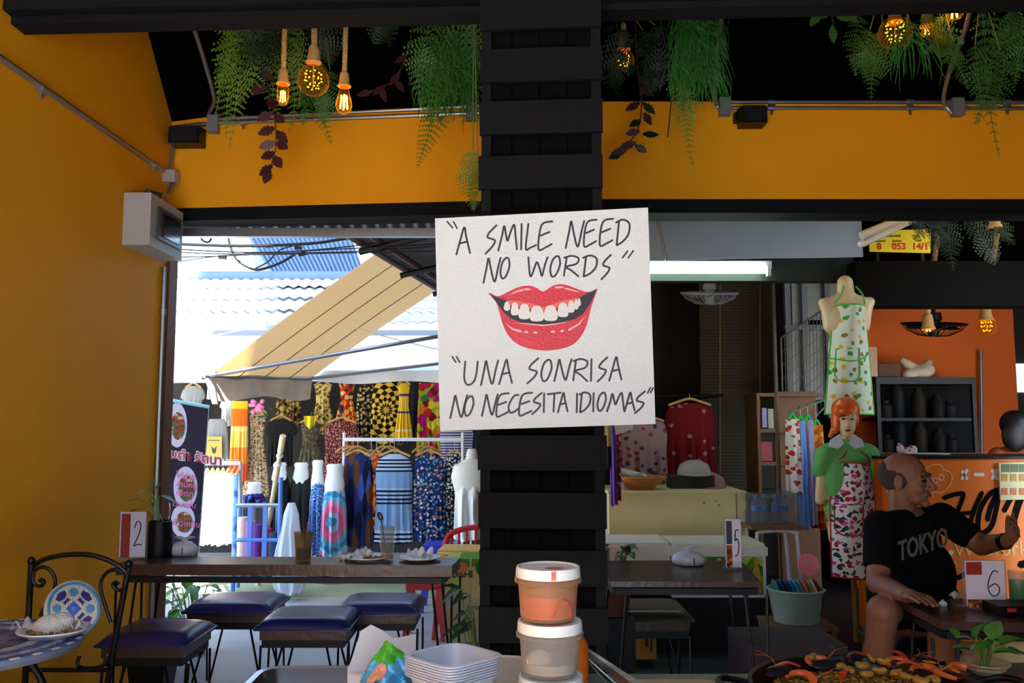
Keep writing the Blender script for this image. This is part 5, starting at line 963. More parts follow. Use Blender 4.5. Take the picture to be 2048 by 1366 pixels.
slab(None, 1757, 1800, 728, 753, 6.95, .25, mat('brown_box_card', (90, 62, 40), .8), 'brown_box'); props(bpy.data.objects['brown_box'], 'brown carton on the kitchen shelf top behind the torso', 'box')
slab(None, 1732, 1756, 694, 753, 6.93, .2, mat('pink_beige_box', (190, 150, 124), .7), 'pale_box'); props(bpy.data.objects['pale_box'], 'pale pink box beside the aproned torso', 'box')
b = MB(); b.tube([P(1962, 700, 7.36), P(1964, 920, 7.36)], .014, 8); b.build('wall_pipe', M_steel, label='thin steel pipe down the deep orange wall', cat='pipe')
q0 = P(2028, 728, 7.9); b = MB(); b.box((q0.x + .2, 7.98, P(2028, 755, 7.9).z), (.38, .02, .26)); b.build('window_2', mat('glowing_pane', (200, 220, 215), .4, var=0, emit=(205, 225, 220), es=.9), kind='structure', label='small window at the right edge, glowing in place of daylight', smooth=False)  # emission on the pane stands in for daylight
# dark hair of a person far right
ps = thing('person', 'dim person in an orange top behind the counter at the right edge', 'person', (P(2026, 900, 6.2).x, 6.2, 0)); s = 6.2 / F
blob('body', [('ell', P(2030, 858, 6.2), (24 * s, 26 * s, 32 * s)), ('cap', P(2028, 880, 6.2), 14 * s, P(2028, 900, 6.2), 15 * s), ('ell', P(2030, 960, 6.2), (48 * s, 34 * s, 70 * s)), ('cap', P(2015, 1000, 6.2), 24 * s, Vector((P(2015, 1, 6.2).x, 6.2, .06)), 15 * s), ('cap', P(2045, 1000, 6.2), 24 * s, Vector((P(2045, 1, 6.2).x, 6.2, .06)), 15 * s), ('cap', P(1995, 915, 6.2), 14 * s, P(1990, 985, 6.15), 10 * s), ('cap', P(2068, 915, 6.2), 14 * s, P(2074, 985, 6.15), 10 * s)], mat('dim_skin', (90, 60, 44), .7), ps, .012, 4)
blob('hair', [('ell', P(2030, 848, 6.17), (28 * s, 30 * s, 28 * s)), ('ell', P(2030, 872, 6.12), (26 * s, 16 * s, 32 * s))], mat('black_hair', (14, 12, 12), .5), ps, .012, 3)
blob('top', [('ell', P(2030, 945, 6.2), (52 * s, 37 * s, 55 * s)), ('cap', P(1995, 912, 6.2), 18 * s, P(1990, 950, 6.17), 15 * s), ('cap', P(2068, 912, 6.2), 18 * s, P(2074, 950, 6.17), 15 * s), ('ell', P(2030, 1000, 6.2), (46 * s, 34 * s, 50 * s))], mat('dim_orange_top', (150, 70, 24), .85), ps, .012, 4)
# ================= fittings on the left wall and band =================
eb = thing('fuse_box', 'grey electrical fuse box on the orange wall corner', 'fuse box', (XL + .06, 4.5, P(320, 500, 4.6).z)); M_box = mat('grey_box_plastic', (176, 172, 166), .5, var=.05)
z1, z0 = P(320, 398, 4.55).z, P(320, 500, 4.55).z; ya, yb = 4.42, 4.86
b = MB(); b.box((XL + .07, (ya + yb) / 2, (z0 + z1) / 2), (.14, yb - ya, z1 - z0)); o = b.build('case', M_box, eb, smooth=False)
b = MB(); b.box((XL + .145, (ya + yb) / 2 + .02, (z0 + z1) / 2), (.012, (yb - ya) * .72, (z1 - z0) * .62)); wn_ = b.build('window_frame', mat('dark_box_frame', (70, 66, 66), .4), eb, smooth=False)
b = MB(); b.box((XL + .153, (ya + yb) / 2 + .03, (z0 + z1) / 2), (.006, (yb - ya) * .5, (z1 - z0) * .46)); b.build('smoked_window', mat('smoked_cover', (34, 34, 38), .15), wn_, smooth=False)
for k in range(2):
    b = MB(); b.tube(cr([(XL + .05 + .04 * k, 4.55 + .1 * k, z1), (XL + .05 + .03 * k, 4.6 + .1 * k, z1 + .06), (XL + .05, 4.85, z1 + .10), (XL + .05, 4.93, z1 + .2)], 4), .013, 8); b.build('feed_conduit', M_steel, eb)
def conduit(name, pts, r, label, clips=(), parent=None):
    t = thing(name, label, 'conduit', pts[len(pts) // 2]); b = MB(); b.tube(pts, r, 8); b.build('pipe', M_steel, t)
    for (p, ax) in clips: b = MB(); b.tube([p - ax * .018, p + ax * .018], r * 1.5, 8); b.build('clip', M_steel, t); b = MB(); b.box(p - Vector((0, 0, r * 2)), (.012, .012, .03)); b.build('clip_tab', M_steel, t, smooth=False)
    return t
def LW(px, py, off=.014):      # a point on the left wall
    d = ray(px, py); return Vector((0, 0, EYE)) + d * ((XL + off) / d.x)
a, c = LW(-30, 95), LW(326, 342); d = (c - a).normalized()
conduit('wall_conduit', [a, c], .013, 'long grey conduit sloping across the orange side wall', [(LW(83, 178), d), (LW(308, 330), d)])
conduit('wall_conduit', [Vector((XL + .014, 4.94, z0 - .02)), Vector((XL + .014, 4.94, .02))], .014, 'vertical conduit down the wall end below the fuse box', [(Vector((XL + .014, 4.94, z0 - .28)), Vector((0, 0, 1))), (Vector((XL + .014, 4.94, .9)), Vector((0, 0, 1)))])
jb = thing('junction_box', 'small grey junction box in the wall corner above the fuse box', 'junction box', LW(334, 355)); p = LW(335, 348, .04); b = MB(); b.box(Vector((XL + .035, 4.93, p.z)), (.07, .07, .07)); b.build('body', M_box, jb, smooth=False); b = MB(); b.tube([Vector((XL + .02, 4.95, p.z + .03)), Vector((XL + .03, 4.97, P(345, 262, 4.96).z))], .012, 8); b.build('riser', M_steel, jb)
dB = (a1 - a0).normalized()
def BW(px, py, off=.0):        # a point before the left band
    pl = Plane(Vector((a0.x, a0.y, 2.7)), Vector((a1.x, a1.y, 2.7)), Vector((a0.x, a0.y, 3))); return pl.at(px, py, off)
conduit('band_conduit', [BW(350, 254, .024), BW(430, 246, .022), BW(600, 240, .022), BW(958, 226, .022)], .012, 'lower of two grey conduits along the left orange band', [(BW(487, 245, .016), dB), (BW(880, 230, .016), dB)])
conduit('band_conduit', [BW(440, 238, .016), BW(600, 230, .016), BW(958, 212, .016)], .012, 'upper of two grey conduits along the left orange band', [(BW(490, 235, .016), dB)])
for i, yy in ((0, 204), (1, 216)): conduit('band_conduit', [P(1455, yy, YB - .016), P(2100, yy + 1, YB - .016)], .011, '%s of two grey conduits along the right orange band' % ['upper', 'lower'][i], [(P(1543, yy, YB - .016), Vector((1, 0, 0))), (P(1820, yy, YB - .016), Vector((1, 0, 0))), (P(2014, yy, YB - .016), Vector((1, 0, 0)))])
def jbox(px, py, fn, label, top):
    c = fn(px, py); t = thing('conduit_box', label, 'junction box', c, 'grey boxes on the band'); b = MB(); b.box(c, (.062, .05, .1)); b.build('body', mat('grey_metal_box', (120, 120, 122), .5), t, smooth=False)
    for dz in (-.04, .04): b = MB(); b.ell(c + Vector((0, -.026, dz)), (.005, .004, .005), 8, 5); b.build('screw', M_steel, t)
    b = MB(); b.tube(cr(top, 4), .012, 8); b.build('bent_conduit', M_steel, t)
jbox(427, 249, lambda x, y: BW(x, y, .03), 'grey conduit box at the left end of the orange band', [BW(422, 240, .03), BW(418, 228, .04), BW(428, 205, .1), BW(425, 180, .2), BW(405, 110, .42), BW(382, 40, .62)])
jbox(943, 224, lambda x, y: BW(x, y, .03), 'grey conduit box half hidden by greenery left of the pillar', [BW(938, 215, .03), BW(934, 200, .05), BW(934, 185, .16)])
jbox(1449, 214, lambda x, y: P(x, y, YB - .03), 'grey conduit box beside the grassy plant right of the pillar', [P(1443, 222, YB - .03), P(1432, 208, YB - .03), P(1430, 180, YB - .16), P(1438, 80, YB - .40), P(1446, 10, YB - .6)])
jbox(1914, 215, lambda x, y: P(x, y, YB - .03), 'grey conduit box at the far right of the orange band', [P(1904, 228, YB - .03), P(1890, 210, YB - .03), P(1888, 188, YB - .10), P(1900, 140, YB - .3), P(1930, 60, YB - .45), P(1945, 0, YB - .6)])
def spk(px0, px1, py0, py1, fn, label):
    a, d = fn(px0, py0), fn(px1, py1); c = (a + d) / 2; t = thing('speaker', label, 'speaker', c - Vector((0, 0, abs(a.z - d.z) / 2))); w_ = abs(d.x - a.x); h_ = abs(a.z - d.z); b = MB(); x = c.x; y = c.y
    b.hexa([Vector((x - w_ / 2, y - .06, c.z - h_ / 2)), Vector((x + w_ / 2, y - .06, c.z - h_ / 2)), Vector((x + w_ / 2, y - .06, c.z + h_ / 2 - .012)), Vector((x - w_ / 2, y - .06, c.z + h_ / 2 - .012))], [Vector((x - w_ / 2, y + .05, c.z - h_ / 2)), Vector((x + w_ / 2, y + .05, c.z - h_ / 2)), Vector((x + w_ / 2, y + .05, c.z + h_ / 2)), Vector((x - w_ / 2, y + .05, c.z + h_ / 2))]); b.build('case', M_iron, t, smooth=False)
    b = MB(); b.box(Vector((x - w_ / 2 - .012, y + .02, c.z)), (.024, .05, h_ * .5)); b.build('bracket', M_iron, t, smooth=False); b = MB(); b.box(Vector((x, y - .063, c.z)), (w_ * .86, .006, h_ * .8)); b.build('grille', mat('grille_black', (6, 6, 7), .9), t, smooth=False)
spk(347, 404, 256, 291, lambda x, y: BW(x, y, .07), 'small black speaker in the left corner of the orange band'); spk(1478, 1529, 215, 252, lambda x, y: P(x, y, YB - .07), 'small black speaker on the right orange band')
# ================= tables, stools =================
def hair_leg(top, foot, name, par, spread=.045, r=.006):
    d = Vector((spread, 0, 0)); b = MB(); b.tube([top - d, foot - d * .15, foot + d * .15, top + d], r, 6); return b.build(name, M_iron, par)
def table(name, label, fl, fr, br, blk, th, leg=True, rail=True):
    z = fl.z; c = (fl + fr + br + blk) / 4; t = thing(name, label, 'table', (c.x, c.y, 0)); dz = Vector((0, 0, -th)); b = MB(); b.hexa([fl + dz, fr + dz, br + dz, blk + dz], [fl, fr, br, blk]); b.build('tabletop', M_wood, t, smooth=False)
    if rail:
        k = .06; ins = lambda p: c + (p - c) * .94
        q = [ins(p) for p in (fl, fr, br, blk)]
        for i in range(4): b = MB(); b.tube([q[i] + dz - Vector((0, 0, .018)), q[(i + 1) % 4] + dz - Vector((0, 0, .018))], .018, 4); b.build('rail', M_iron, t, smooth=False)
        for p in q:
            out = (p - c); out.z = 0; out.normalize(); f = Vector((p.x, p.y, 0)) + out * .03; hair_leg(p + dz - Vector((0, 0, .03)), f, 'leg', t)
    return t, c
ZT = .72
fl, fr, br, bk = PZ(232, 1128, ZT), PZ(904, 1131, ZT), PZ(921, 1115, ZT), PZ(300, 1106, ZT); bk = fl + (br - fr)
LT, lc = table('long_table', 'long dark wooden table along the left opening', fl, fr, br, bk, .05)
ZR = .72; fl, fr, br, bk = PZ(1222, 1163, ZR), PZ(1522, 1164, ZR), PZ(1482, 1121, ZR), PZ(1190, 1121, ZR)
RT, rc = table('dining_table', 'dark wooden table right of the pillar with number five card', fl, fr, br, bk, .022)
ZM = .68; fl, fr, br, bk = PZ(1882, 1242, ZM), PZ(2160, 1250, ZM), PZ(2160, 1198, ZM), PZ(1792, 1196, ZM)
MT, mc = table('dining_table', 'dark table before the seated man with number six card', fl, fr, br, bk, .03)
M_seat = mat('navy_vinyl', (30, 34, 92), .3, var=.15, vs=8)
def make_stool(label, x0, x1, yf, ybk, M_s=None, zs=.47):
    f = PZ((x0 + x1) / 2, yf, zs); w_ = (PZ(x1, yf, zs) - PZ(x0, yf, zs)).length; dpt = .36; c = Vector((f.x, f.y + dpt / 2, 0)); t = thing('stool', label, 'stool', c, 'cushioned stools')
    b = MB(); n = 14
    def top(u, v):
        e = (1 - abs(2 * u - 1) ** 6) * (1 - abs(2 * v - 1) ** 6); return Vector((c.x + (u - .5) * (w_ + .02), c.y + (v - .5) * (dpt + .02), zs - .045 + .045 * e ** .5 if e > 0 else zs - .045))
    vs = [top(i / n, j / n) for i in range(n + 1) for j in range(n + 1)]; fs = [(i * (n + 1) + j, (i + 1) * (n + 1) + j, (i + 1) * (n + 1) + j + 1, i * (n + 1) + j + 1) for i in range(n) for j in range(n)]
    k = len(vs); rim = [i * (n + 1) for i in range(n + 1)] + [n * (n + 1) + j for j in range(1, n + 1)] + [i * (n + 1) + n for i in range(n - 1, -1, -1)] + [j for j in range(n - 1, 0, -1)]
    vs += [Vector((vs[i].x, vs[i].y, zs - .052)) for i in rim]; m_ = len(rim); fs += [(rim[i], rim[(i + 1) % m_], k + (i + 1) % m_, k + i) for i in range(m_)] + [tuple(range(k, k + m_))]
    b.add(vs, fs); cu = b.build('cushion', M_s or M_seat, t, ang=60)
    b = MB(); b.tube([Vector((c.x + sx * (w_ / 2 + .008), c.y + sy * (dpt / 2 + .008), zs - .045)) for sx, sy in ((-1, -1), (1, -1), (1, 1), (-1, 1))], .006, 6, closed=True); b.build('piping', M_s or M_seat, cu)
    b = MB(); b.box((c.x, c.y, zs - .075), (w_ * .94, dpt * .94, .045)); b.build('seat_board', M_wood, t, smooth=False)
    b = MB(); b.box((c.x, c.y, zs - .115), (w_ * .9, dpt * .9, .035)); b.build('apron_frame', M_iron, t, smooth=False)
    for sx in (-1, 1):
        for sy in (-1, 1):
            tp_ = Vector((c.x + sx * w_ * .36, c.y + sy * dpt * .36, zs - .13)); ft = Vector((c.x + sx * w_ * .46, c.y + sy * dpt * .46, 0)); hair_leg(tp_, ft, 'leg', t, .05)
    return t
make_stool('navy cushioned stool under the middle of the long table, nearest', 513, 697, 1238, 1208); make_stool('navy cushioned stool behind the long table left end', 368, 540, 1206, 1177)
make_stool('navy cushioned stool behind the long table right end', 672, 836, 1208, 1176); make_stool('navy cushioned stool beside the mosaic backed chair', 196, 372, 1270, 1232)
make_stool('brown cushioned bench stool under the table with number five', 1222, 1385, 1222, 1190, mat('brown_vinyl', (60, 48, 36), .35))
b = MB(); c0 = PZ(395, 1290, .2); q = lambda w, z: [Vector((c0.x + sx * w, 4.15 + sy * w, z)) for sx, sy in ((-1, -1), (1, -1), (1, 1), (-1, 1))]
b.hexa(q(.055, 0), q(.105, .44)); pln = b.build('tapered_bin', M_iron, label='tall black tapered bin between two stools', cat='bin', smooth=False)
b = MB(); cc = PZ(1570, 1272, .42); b.box((cc.x, cc.y, .21), (.42, .36, .42)); b.build('dark_box_seat', mat('dark_plum_box', (52, 38, 42), .7), label='low dark box seat in front of the wooden crate', cat='seat', smooth=False)
# ---- items on the long table ----
def card(par_label, num, x0, x1, y0, y1, Y, z, lean, art):
    a, d = P(x0, y1, Y), P(x1, y0, Y); w_ = d.x - a.x; h_ = d.z - z; t = thing('table_number', par_label, 'table number', ((a.x + d.x) / 2, Y, z), 'table number cards'); bx = Vector(((a.x + d.x) / 2, Y, z))
    b = MB(); b.box(bx + Vector((0, 0, h_ / 2 + .004)), (w_, .008, h_ - .008)); b.build('clear_holder', M_cardh, t, smooth=False)
    b = MB(); b.box(bx + Vector((0, .02, .003)), (w_, .06, .006)); b.build('foot', M_cardh, t, smooth=False)
    b = MB(); b.box(bx + Vector((0, -.0055, h_ / 2 + .004)), (w_ * .9, .002, h_ * .93)); cd_ = b.build('paper', M_paper, t, smooth=False)
    for (u0, u1, v0, v1, m_) in art:
        b = MB(); b.box(bx + Vector((((u0 + u1) / 2 - .5) * w_ * .9, -.0072, (.035 + (v0 + v1) / 2 * .93) * h_)), ((u1 - u0) * w_ * .9, .001, (v1 - v0) * h_ * .93)); b.build('photo_strip', m_, cd_, smooth=False)
    b = MB(); g = {'2': [(.05, .25), (.3, .0), (.75, .05), (.8, .3), (.4, .7), (0, .98), (.5, .93), (1, .95)], '5': [(.95, .02), (.3, .05), (.15, .42), (.6, .35), (.95, .6), (.7, .95), (.1, 1)], '6': [(.9, .05), (.5, .0), (.1, .35), (.0, .7), (.3, 1), (.8, .95), (.95, .7), (.6, .52), (.1, .65)]}[num]
    b.stroke(cr([bx + Vector((w_ * .9 * (.06 + .30 * u), -.0076, h_ * (.78 - .5 * v))) for u, v in g], 5), .0022 * h_ / .18, (0, -1, 0), .0006); b.build('numeral', M_ink, cd_, smooth=False)
M_cardh = glassy('clear_acrylic', (225, 228, 230), .1); M_paper = mat('card_paper', (206, 200, 212), .6, var=.03); Mph = mat('food_photo_red', (150, 40, 24), .5, var=.7, vs=60); Mph2 = pattern('food_photo_mix', (150, 70, 30), [(200, 160, 60), (60, 40, 40), (190, 90, 40)], 60, .5)
pz = PZ(265, 1119, ZT); card('number two table card beside the black plant pot', '2', 236, 297, 1022, 1117, pz.y, ZT, 0, [(.05, .40, .02, .98, Mph)])
pz = PZ(1465, 1140, ZR); card('number five table card on the table right of the pillar', '5', 1450, 1482, 1036, 1140, pz.y, ZR, 0, [(.05, .42, .5, .98, mat('photo_dark', (40, 44, 60), .5, var=.5, vs=50)), (.05, .42, .02, .48, Mph2)])
pz = PZ(1966, 1218, ZM); card('number six table card before the seated man', '6', 1928, 2010, 1120, 1216, pz.y, ZM, 0, [(.02, .42, .72, 1, Mph), (.02, .42, 0, .18, Mph2)])
def leaf(b, base, d, L, wd, droop=.3, up=Vector((0, 0, 1)), fold=.15):
    d = d.normalized(); sd = d.cross(up); sd = sd.normalized() if sd.length > .01 else Vector((1, 0, 0)); nn = sd.cross(d)
    prof = [(0, .02), (.08, .5), (.22, .92), (.38, 1), (.55, .85), (.72, .58), (.88, .25), (1, .01)]; vs = []
    for (u, w_) in prof:
        c = base + d * L * u - Vector((0, 0, droop * L * u * u))
        for s_ in (-1, -.5, 0, .5, 1): vs.append(c + sd * s_ * w_ * wd / 2 + nn * abs(s_) * fold * wd * w_)
    fs = [(i * 5 + j, i * 5 + j + 1, (i + 1) * 5 + j + 1, (i + 1) * 5 + j) for i in range(len(prof) - 1) for j in range(4)]
    n = len(vs); b.add(vs + [v - nn * .0012 for v in vs], fs + [tuple(i + n for i in f[::-1]) for f in fs]); return b
def pothos(name, label, base, stems, m_leaf, pot=None, cat='plant'):
    t = thing(name, label, cat, base)
    for (tip, L, wd, ld) in stems:
        root = Vector((base.x + R.uniform(-.015, .015), base.y + R.uniform(-.015, .015), base.z + (pot or 0))); mid = (root + tip) / 2 + Vector((0, 0, .03)); b = MB(); b.tube(cr([root, mid, tip], 5), .0028, 5); s_ = b.build('stem', M_stem, t)
        b = MB(); leaf(b, tip, Vector(ld), L, wd); b.build('leaf', m_leaf, t)
    return t
M_leaf = mat('pothos_green', (70, 130, 44), .4, var=.3, vs=20); M_stem = mat('green_stem', (110, 140, 70), .5); M_leafd = mat('dark_leaf_green', (34, 78, 34), .4, var=.3, vs=20); M_leafp = mat('variegated_leaf', (130, 150, 110), .45, var=.4, vs=25)
pp_ = PZ(318, 1113, ZT); pb = Vector((pp_.x, pp_.y, ZT)); s = pb.y / F
t = pothos('potted_plant', 'small variegated plant in a black pot on the long table', pb, [(P(300, 985, pb.y), .1, .045, (.2, 0, 1)), (P(285, 985, pb.y), .06, .03, (-.8, 0, .5)), (P(318, 992, pb.y - .03), .1, .05, (1, -.2, -.1)), (P(282, 1000, pb.y), .07, .03, (-1, 0, .2)), (P(312, 978, pb.y), .05, .03, (.5, 0, .8)), (P(275, 1018, pb.y), .05, .03, (-.7, 0, -.2))], M_leafp, .17)
b = MB(); b.lathe([(.001, 0), (26 * s, 0), (27 * s, .01), (22 * s, .168), (20 * s, .17), (20 * s, .15), (.001, .15)], pb, 28); b.build('pot', M_iron, t)
def knot_bag(label, base, w_, h_, m_, mark=True, seed=1):
    t = thing('knotted_bag', label, 'bag', base, 'knotted white bags'); b = MB(); n = 22; vs = []; fs = []; rows = [(.55, 0), (.9, .08), (1, .3), (.9, .55), (.55, .75), (.2, .82), (.14, .86)]
    for (r, v) in rows:
        for k in range(n): a = 2 * PI * k / n; q = 1 + .07 * math.sin(5 * a + seed + 3 * v); vs.append(base + Vector((r * w_ / 2 * math.cos(a) * q, r * w_ * .4 * math.sin(a) * q, v * h_)))
    for i in range(len(rows) - 1):
        for k in range(n): fs.append((i * n + k, i * n + (k + 1) % n, (i + 1) * n + (k + 1) % n, (i + 1) * n + k))
    fs += [tuple(range(n))[::-1], tuple((len(rows) - 1) * n + k for k in range(n))]; b.add(vs, fs); b.build('pouch', m_, t, ang=80)
    for sx in (-1, 1): b = MB(); leaf(b, base + Vector((0, 0, h_ * .82)), Vector((sx, -.2, .55)), w_ * .5, w_ * .3, .2, fold=.3); b.build('ear', m_, t)
    if mark: b = MB(); b.box(base + Vector((w_ * .08, -w_ * .41, h_ * .32)), (.004, .006, .03)); b.build('ink_mark', M_ink, t, smooth=False)
M_kb = mat('white_bag_plastic', (206, 204, 206), .3, var=.06)
p = PZ(368, 1111, ZT); knot_bag('knotted white plastic bag on the long table beside the pot', p, .135, .085, M_kb); p = PZ(1378, 1130, ZR); knot_bag('knotted white plastic bag on the table with number five', p, .15, .075, M_kb, seed=4)
def glass(label, x, yb_, yt, w_, z, liquid, lv, mglass, straw):
    p = PZ(x, yb_, z); p.z = z; s = p.y / F; h_ = (yb_ - yt) * s; r = w_ / 2 * s; t = thing('drinking_glass', label, 'glass', p); b = MB(); b.lathe([(.001, .0), (r * .74, .0), (r * .78, .008), (r, h_), (r * .93, h_), (r * .7, .012), (.001, .012)], p, 24); b.build('glass_wall', mglass, t)
    b = MB(); b.lathe([(.001, .0125), (r * .69, .0125), (r * (.7 + .2 * lv), h_ * lv), (.001, h_ * lv)], p, 22); b.build('drink', liquid, t)
    for (dx, dy, m_, rr) in straw: b = MB(); b.tube([p + Vector((0, 0, .015)), p + Vector((dx, 0, dy))], rr, 8); b.build('straw', m_, t)
    return t, p, h_
M_glass = glassy('clear_glass', (235, 235, 230), .08); M_tint = glassy('hammered_amber_glass', (220, 205, 170), .07, .15); M_cola = mat('cola', (34, 16, 10), .1, var=.1); M_tea = mat('amber_drink', (190, 110, 30), .1)
glass('short glass of iced cola with a red tipped straw on the long table', 606, 1124, 1066, 38, ZT, M_cola, .45, M_tint, [(.012, .20, M_iron, .003), (.02, .185, mat('pink_straw', (220, 40, 90), .4), .003)])
t, p, h_ = glass('tall clear glass with a spoon and a little amber drink', 774, 1122, 1055, 31, ZT, M_tea, .16, M_glass, [])
b = MB(); b.tube(cr([p + Vector((.005, 0, .015)), p + Vector((-.012, 0, .09)), p + Vector((-.03, 0, .19))], 4), [.003] * 9, 6); b.ell(p + Vector((-.035, 0, .205)), (.012, .005, .022), 10, 8, Matrix.Rotation(-.4, 3, 'Y')); b.build('spoon', mat('dark_steel_spoon', (70, 60, 60), .3, .8), t)
def plate(label, x, yb_, w_, z, m_=M_white):
    p = PZ(x, yb_, z); p.z = z; r = w_ / 2 * p.y / F; t = thing('plate', label, 'plate', p, 'white plates'); b = MB(); b.lathe([(.001, 0), (r * .6, 0), (r, .016), (r, .02), (r * .62, .006), (.001, .005)], p, 30); b.build('dish', m_, t); return t, p, r
def tissue(label, c, w_, seed, m_=None):
    rr = random.Random(seed); ph = [rr.uniform(0, 6) for _ in range(6)]; b = MB(); b.sheet(lambda u, v: c + Vector(((u - .5) * w_, (v - .5) * w_ * .8, w_ * (.22 + .16 * math.sin(7 * u + ph[0]) * math.cos(6 * v + ph[1]) + .12 * math.sin(13 * u + 5 * v + ph[2])) )), 16, 16, .0015); return b.build('tissue', m_ or M_tis, label=label, cat='tissue', group='crumpled tissues', ang=25)
M_tis = mat('crumpled_tissue', (220, 218, 220), .5, var=.05)
t, p, r = plate('white plate of leftovers left of the tall glass', 735, 1120, 90, ZT); tissue('crumpled tissue standing on the leftover plate', p + Vector((-.02, .02, .012)), .09, 3); tissue('clear wrapper crumpled at the left of the leftover plate', p + Vector((-.10, 0, .0)), .06, 8)
for k in range(9): b = MB(); a = k * .7; b.ell(p + Vector((.03 + .035 * math.cos(a), -.02 + .03 * math.sin(a), .012)), (.014, .011, .007), 8, 6, Matrix.Rotation(a, 3, 'Z')); b.build('food_scrap', mat('fried_scrap', (150, 92, 36), .6, var=.4, vs=80), label='brown fried scrap on the leftover plate', cat='food', group='scraps on the leftover plate')
t, p, r = plate('white plate of crumpled wrappers at the long table right end', 840, 1121, 82, ZT); tissue('crumpled clear wrapper on the right hand plate', p + Vector((0, 0, .008)), .12, 5)
b = MB(); a = PZ(735, 1126, ZT); b.tube([a + Vector((-.02, 0, .004)), a + Vector((.1, .03, .004))], .0035, 6); b.ell(a + Vector((-.035, -.004, .005)), (.02, .011, .004)); b.build('table_spoon', M_steel, label='metal spoon lying in front of the leftover plate', cat='spoon')
# ---- iron chair with mosaic back, mosaic table, plate of rice ----
Yc = 3.12; ic = thing('iron_chair', 'black wrought iron chair with a round blue mosaic back', 'chair', (P(155, 1366, Yc).x, Yc - .2, 0)); s = Yc / F
def k_(x, y, dy=0): return P(x, y, Yc + dy)
M_ir = mat('wrought_iron', (14, 13, 14), .4, .4)
for (xt, yt, xb) in ((63, 1124, 50), (258, 1130, 215)):
    b = MB(); p = k_(xt, yt); f = P(xb, 1366, Yc + .06); b.tube([p, k_((xt + xb) / 2, 1245, .02), f, Vector((f.x - .01, f.y + .05, 0))], .011, 8); lg = b.build('rear_leg', M_ir, ic); b = MB(); b.ell(k_(xt, yt - 2), (.014, .014, .016)); b.build('finial', M_ir, lg)
for sx in (62, 235):
    p = P(sx, 1352, Yc); b = MB(); b.tube([Vector((p.x, Yc - .02, .44)), Vector((p.x, Yc - .40, .44)), Vector((p.x, Yc - .44, 0))], .011, 8); b.build('front_leg', M_ir, ic)
b = MB(); cs = P(150, 1340, Yc); b.lathe([(.001, .44), (.19, .44), (.2, .45), (.19, .462), (.001, .466)], (cs.x, Yc - .2, 0), 30); b.build('seat', mat('mosaic_seat', (70, 90, 130), .5, var=.3, vs=60), ic)
b = MB(); b.tube(cr([k_(66, 1132), k_(90, 1118), k_(130, 1110), k_(170, 1109), k_(205, 1116), k_(235, 1130), k_(254, 1146)], 5), .009, 8); b.build('top_rail', M_ir, ic)
for pts in ([(68, 1142), (84, 1134), (100, 1140), (110, 1158), (108, 1180), (92, 1210), (80, 1232)], [(68, 1142), (66, 1160), (72, 1170), (82, 1172), (88, 1165), (84, 1159), (79, 1163)], [(252, 1150), (236, 1140), (218, 1142), (204, 1158), (202, 1180), (212, 1215), (222, 1245)], [(252, 1150), (250, 1170), (242, 1180), (232, 1178), (226, 1170), (232, 1164), (238, 1168)], [(160, 1310), (155, 1330), (175, 1336), (205, 1332), (216, 1310)]):
    b = MB(); b.tube(cr([k_(x, y) for x, y in pts], 5), .0065, 8); b.build('scroll', M_ir, ic)
b = MB(); b.tube([k_(60, 1340, .03), k_(222, 1340, .03)], .008, 8); b.build('lower_rail', M_ir, ic)
mcx, mcy, mr = 148, 1217, 54
b = MB(); M90 = Matrix.Rotation(PI / 2, 3, 'X'); b.lathe([(.001, 0), (mr * s, 0), (mr * s, .02), (.001, .02)], k_(mcx, mcy, .012), 40, M90); ds = b.build('mosaic_disc', mat('mosaic_grout', (196, 194, 180), .6, var=.05), ic)
def mo(pts, m_, nm, off=-.012): b = MB(); b.poly([k_(mcx + x * mr, mcy + y * mr, off) for x, y in pts], (0, -1, 0), .002); b.build(nm, m_, ds, smooth=False)
M_b1 = mat('mosaic_sky', (70, 140, 195), .35, var=.15, vs=40); M_b2 = mat('mosaic_navy', (40, 50, 130), .35, var=.15, vs=40); M_b3 = mat('mosaic_royal', (56, 100, 200), .35, var=.1); M_wt = mat('mosaic_white', (214, 212, 196), .5, var=.06)
cir = lambda cx, cy, r, n=14: [(cx + r * math.cos(2 * PI * k / n), cy + r * math.sin(2 * PI * k / n)) for k in range(n)]
for k in range(28):
    a0_, a1_ = 2 * PI * k / 28 + .01, 2 * PI * (k + 1) / 28 - .01; mo([(r * math.cos(a), r * math.sin(a)) for r, a in ((.9, a0_), (.99, a0_), (.99, a1_), (.9, a1_))], M_b1, 'rim_tile')
cell = .082
for i in range(-11, 12):
    for j in range(-11, 12):
        x, y = i * cell, j * cell
        if math.hypot(x, y) > .84 or (abs(x) + abs(y) < .30) or min(math.hypot(x - cx, y - cy) for cx, cy in ((0, -.62), (0, .62), (-.62, 0), (.62, 0))) < .19 or (.30 <= max(abs(x), abs(y)) and abs(abs(x) - abs(y)) < .2 and .28 < math.hypot(x, y) < .8): continue
        h = cell * .45; mo([(x - h, y - h), (x + h, y - h), (x + h, y + h), (x - h, y + h)], M_wt, 'white_tile')
for (cx, cy) in ((0, -.62), (0, .62), (-.62, 0), (.62, 0)): mo(cir(cx, cy, .15), M_b1, 'round_tile', -.0125)
for k in range(4):
    ro = lambda x, y: (x * math.cos(k * PI / 2 + PI / 4) - y * math.sin(k * PI / 2 + PI / 4), x * math.sin(k * PI / 2 + PI / 4) + y * math.cos(k * PI / 2 + PI / 4))
    mo([ro(*q) for q in ((.52, -.02), (.56, -.2), (.72, -.24), (.8, 0), (.72, .24), (.56, .2), (.52, .02))], M_b2, 'petal_tile', -.0125); mo([ro(*q) for q in ((.33, -.13), (.44, -.13), (.44, .13), (.33, .13))], M_b2, 'bar_tile', -.0125)
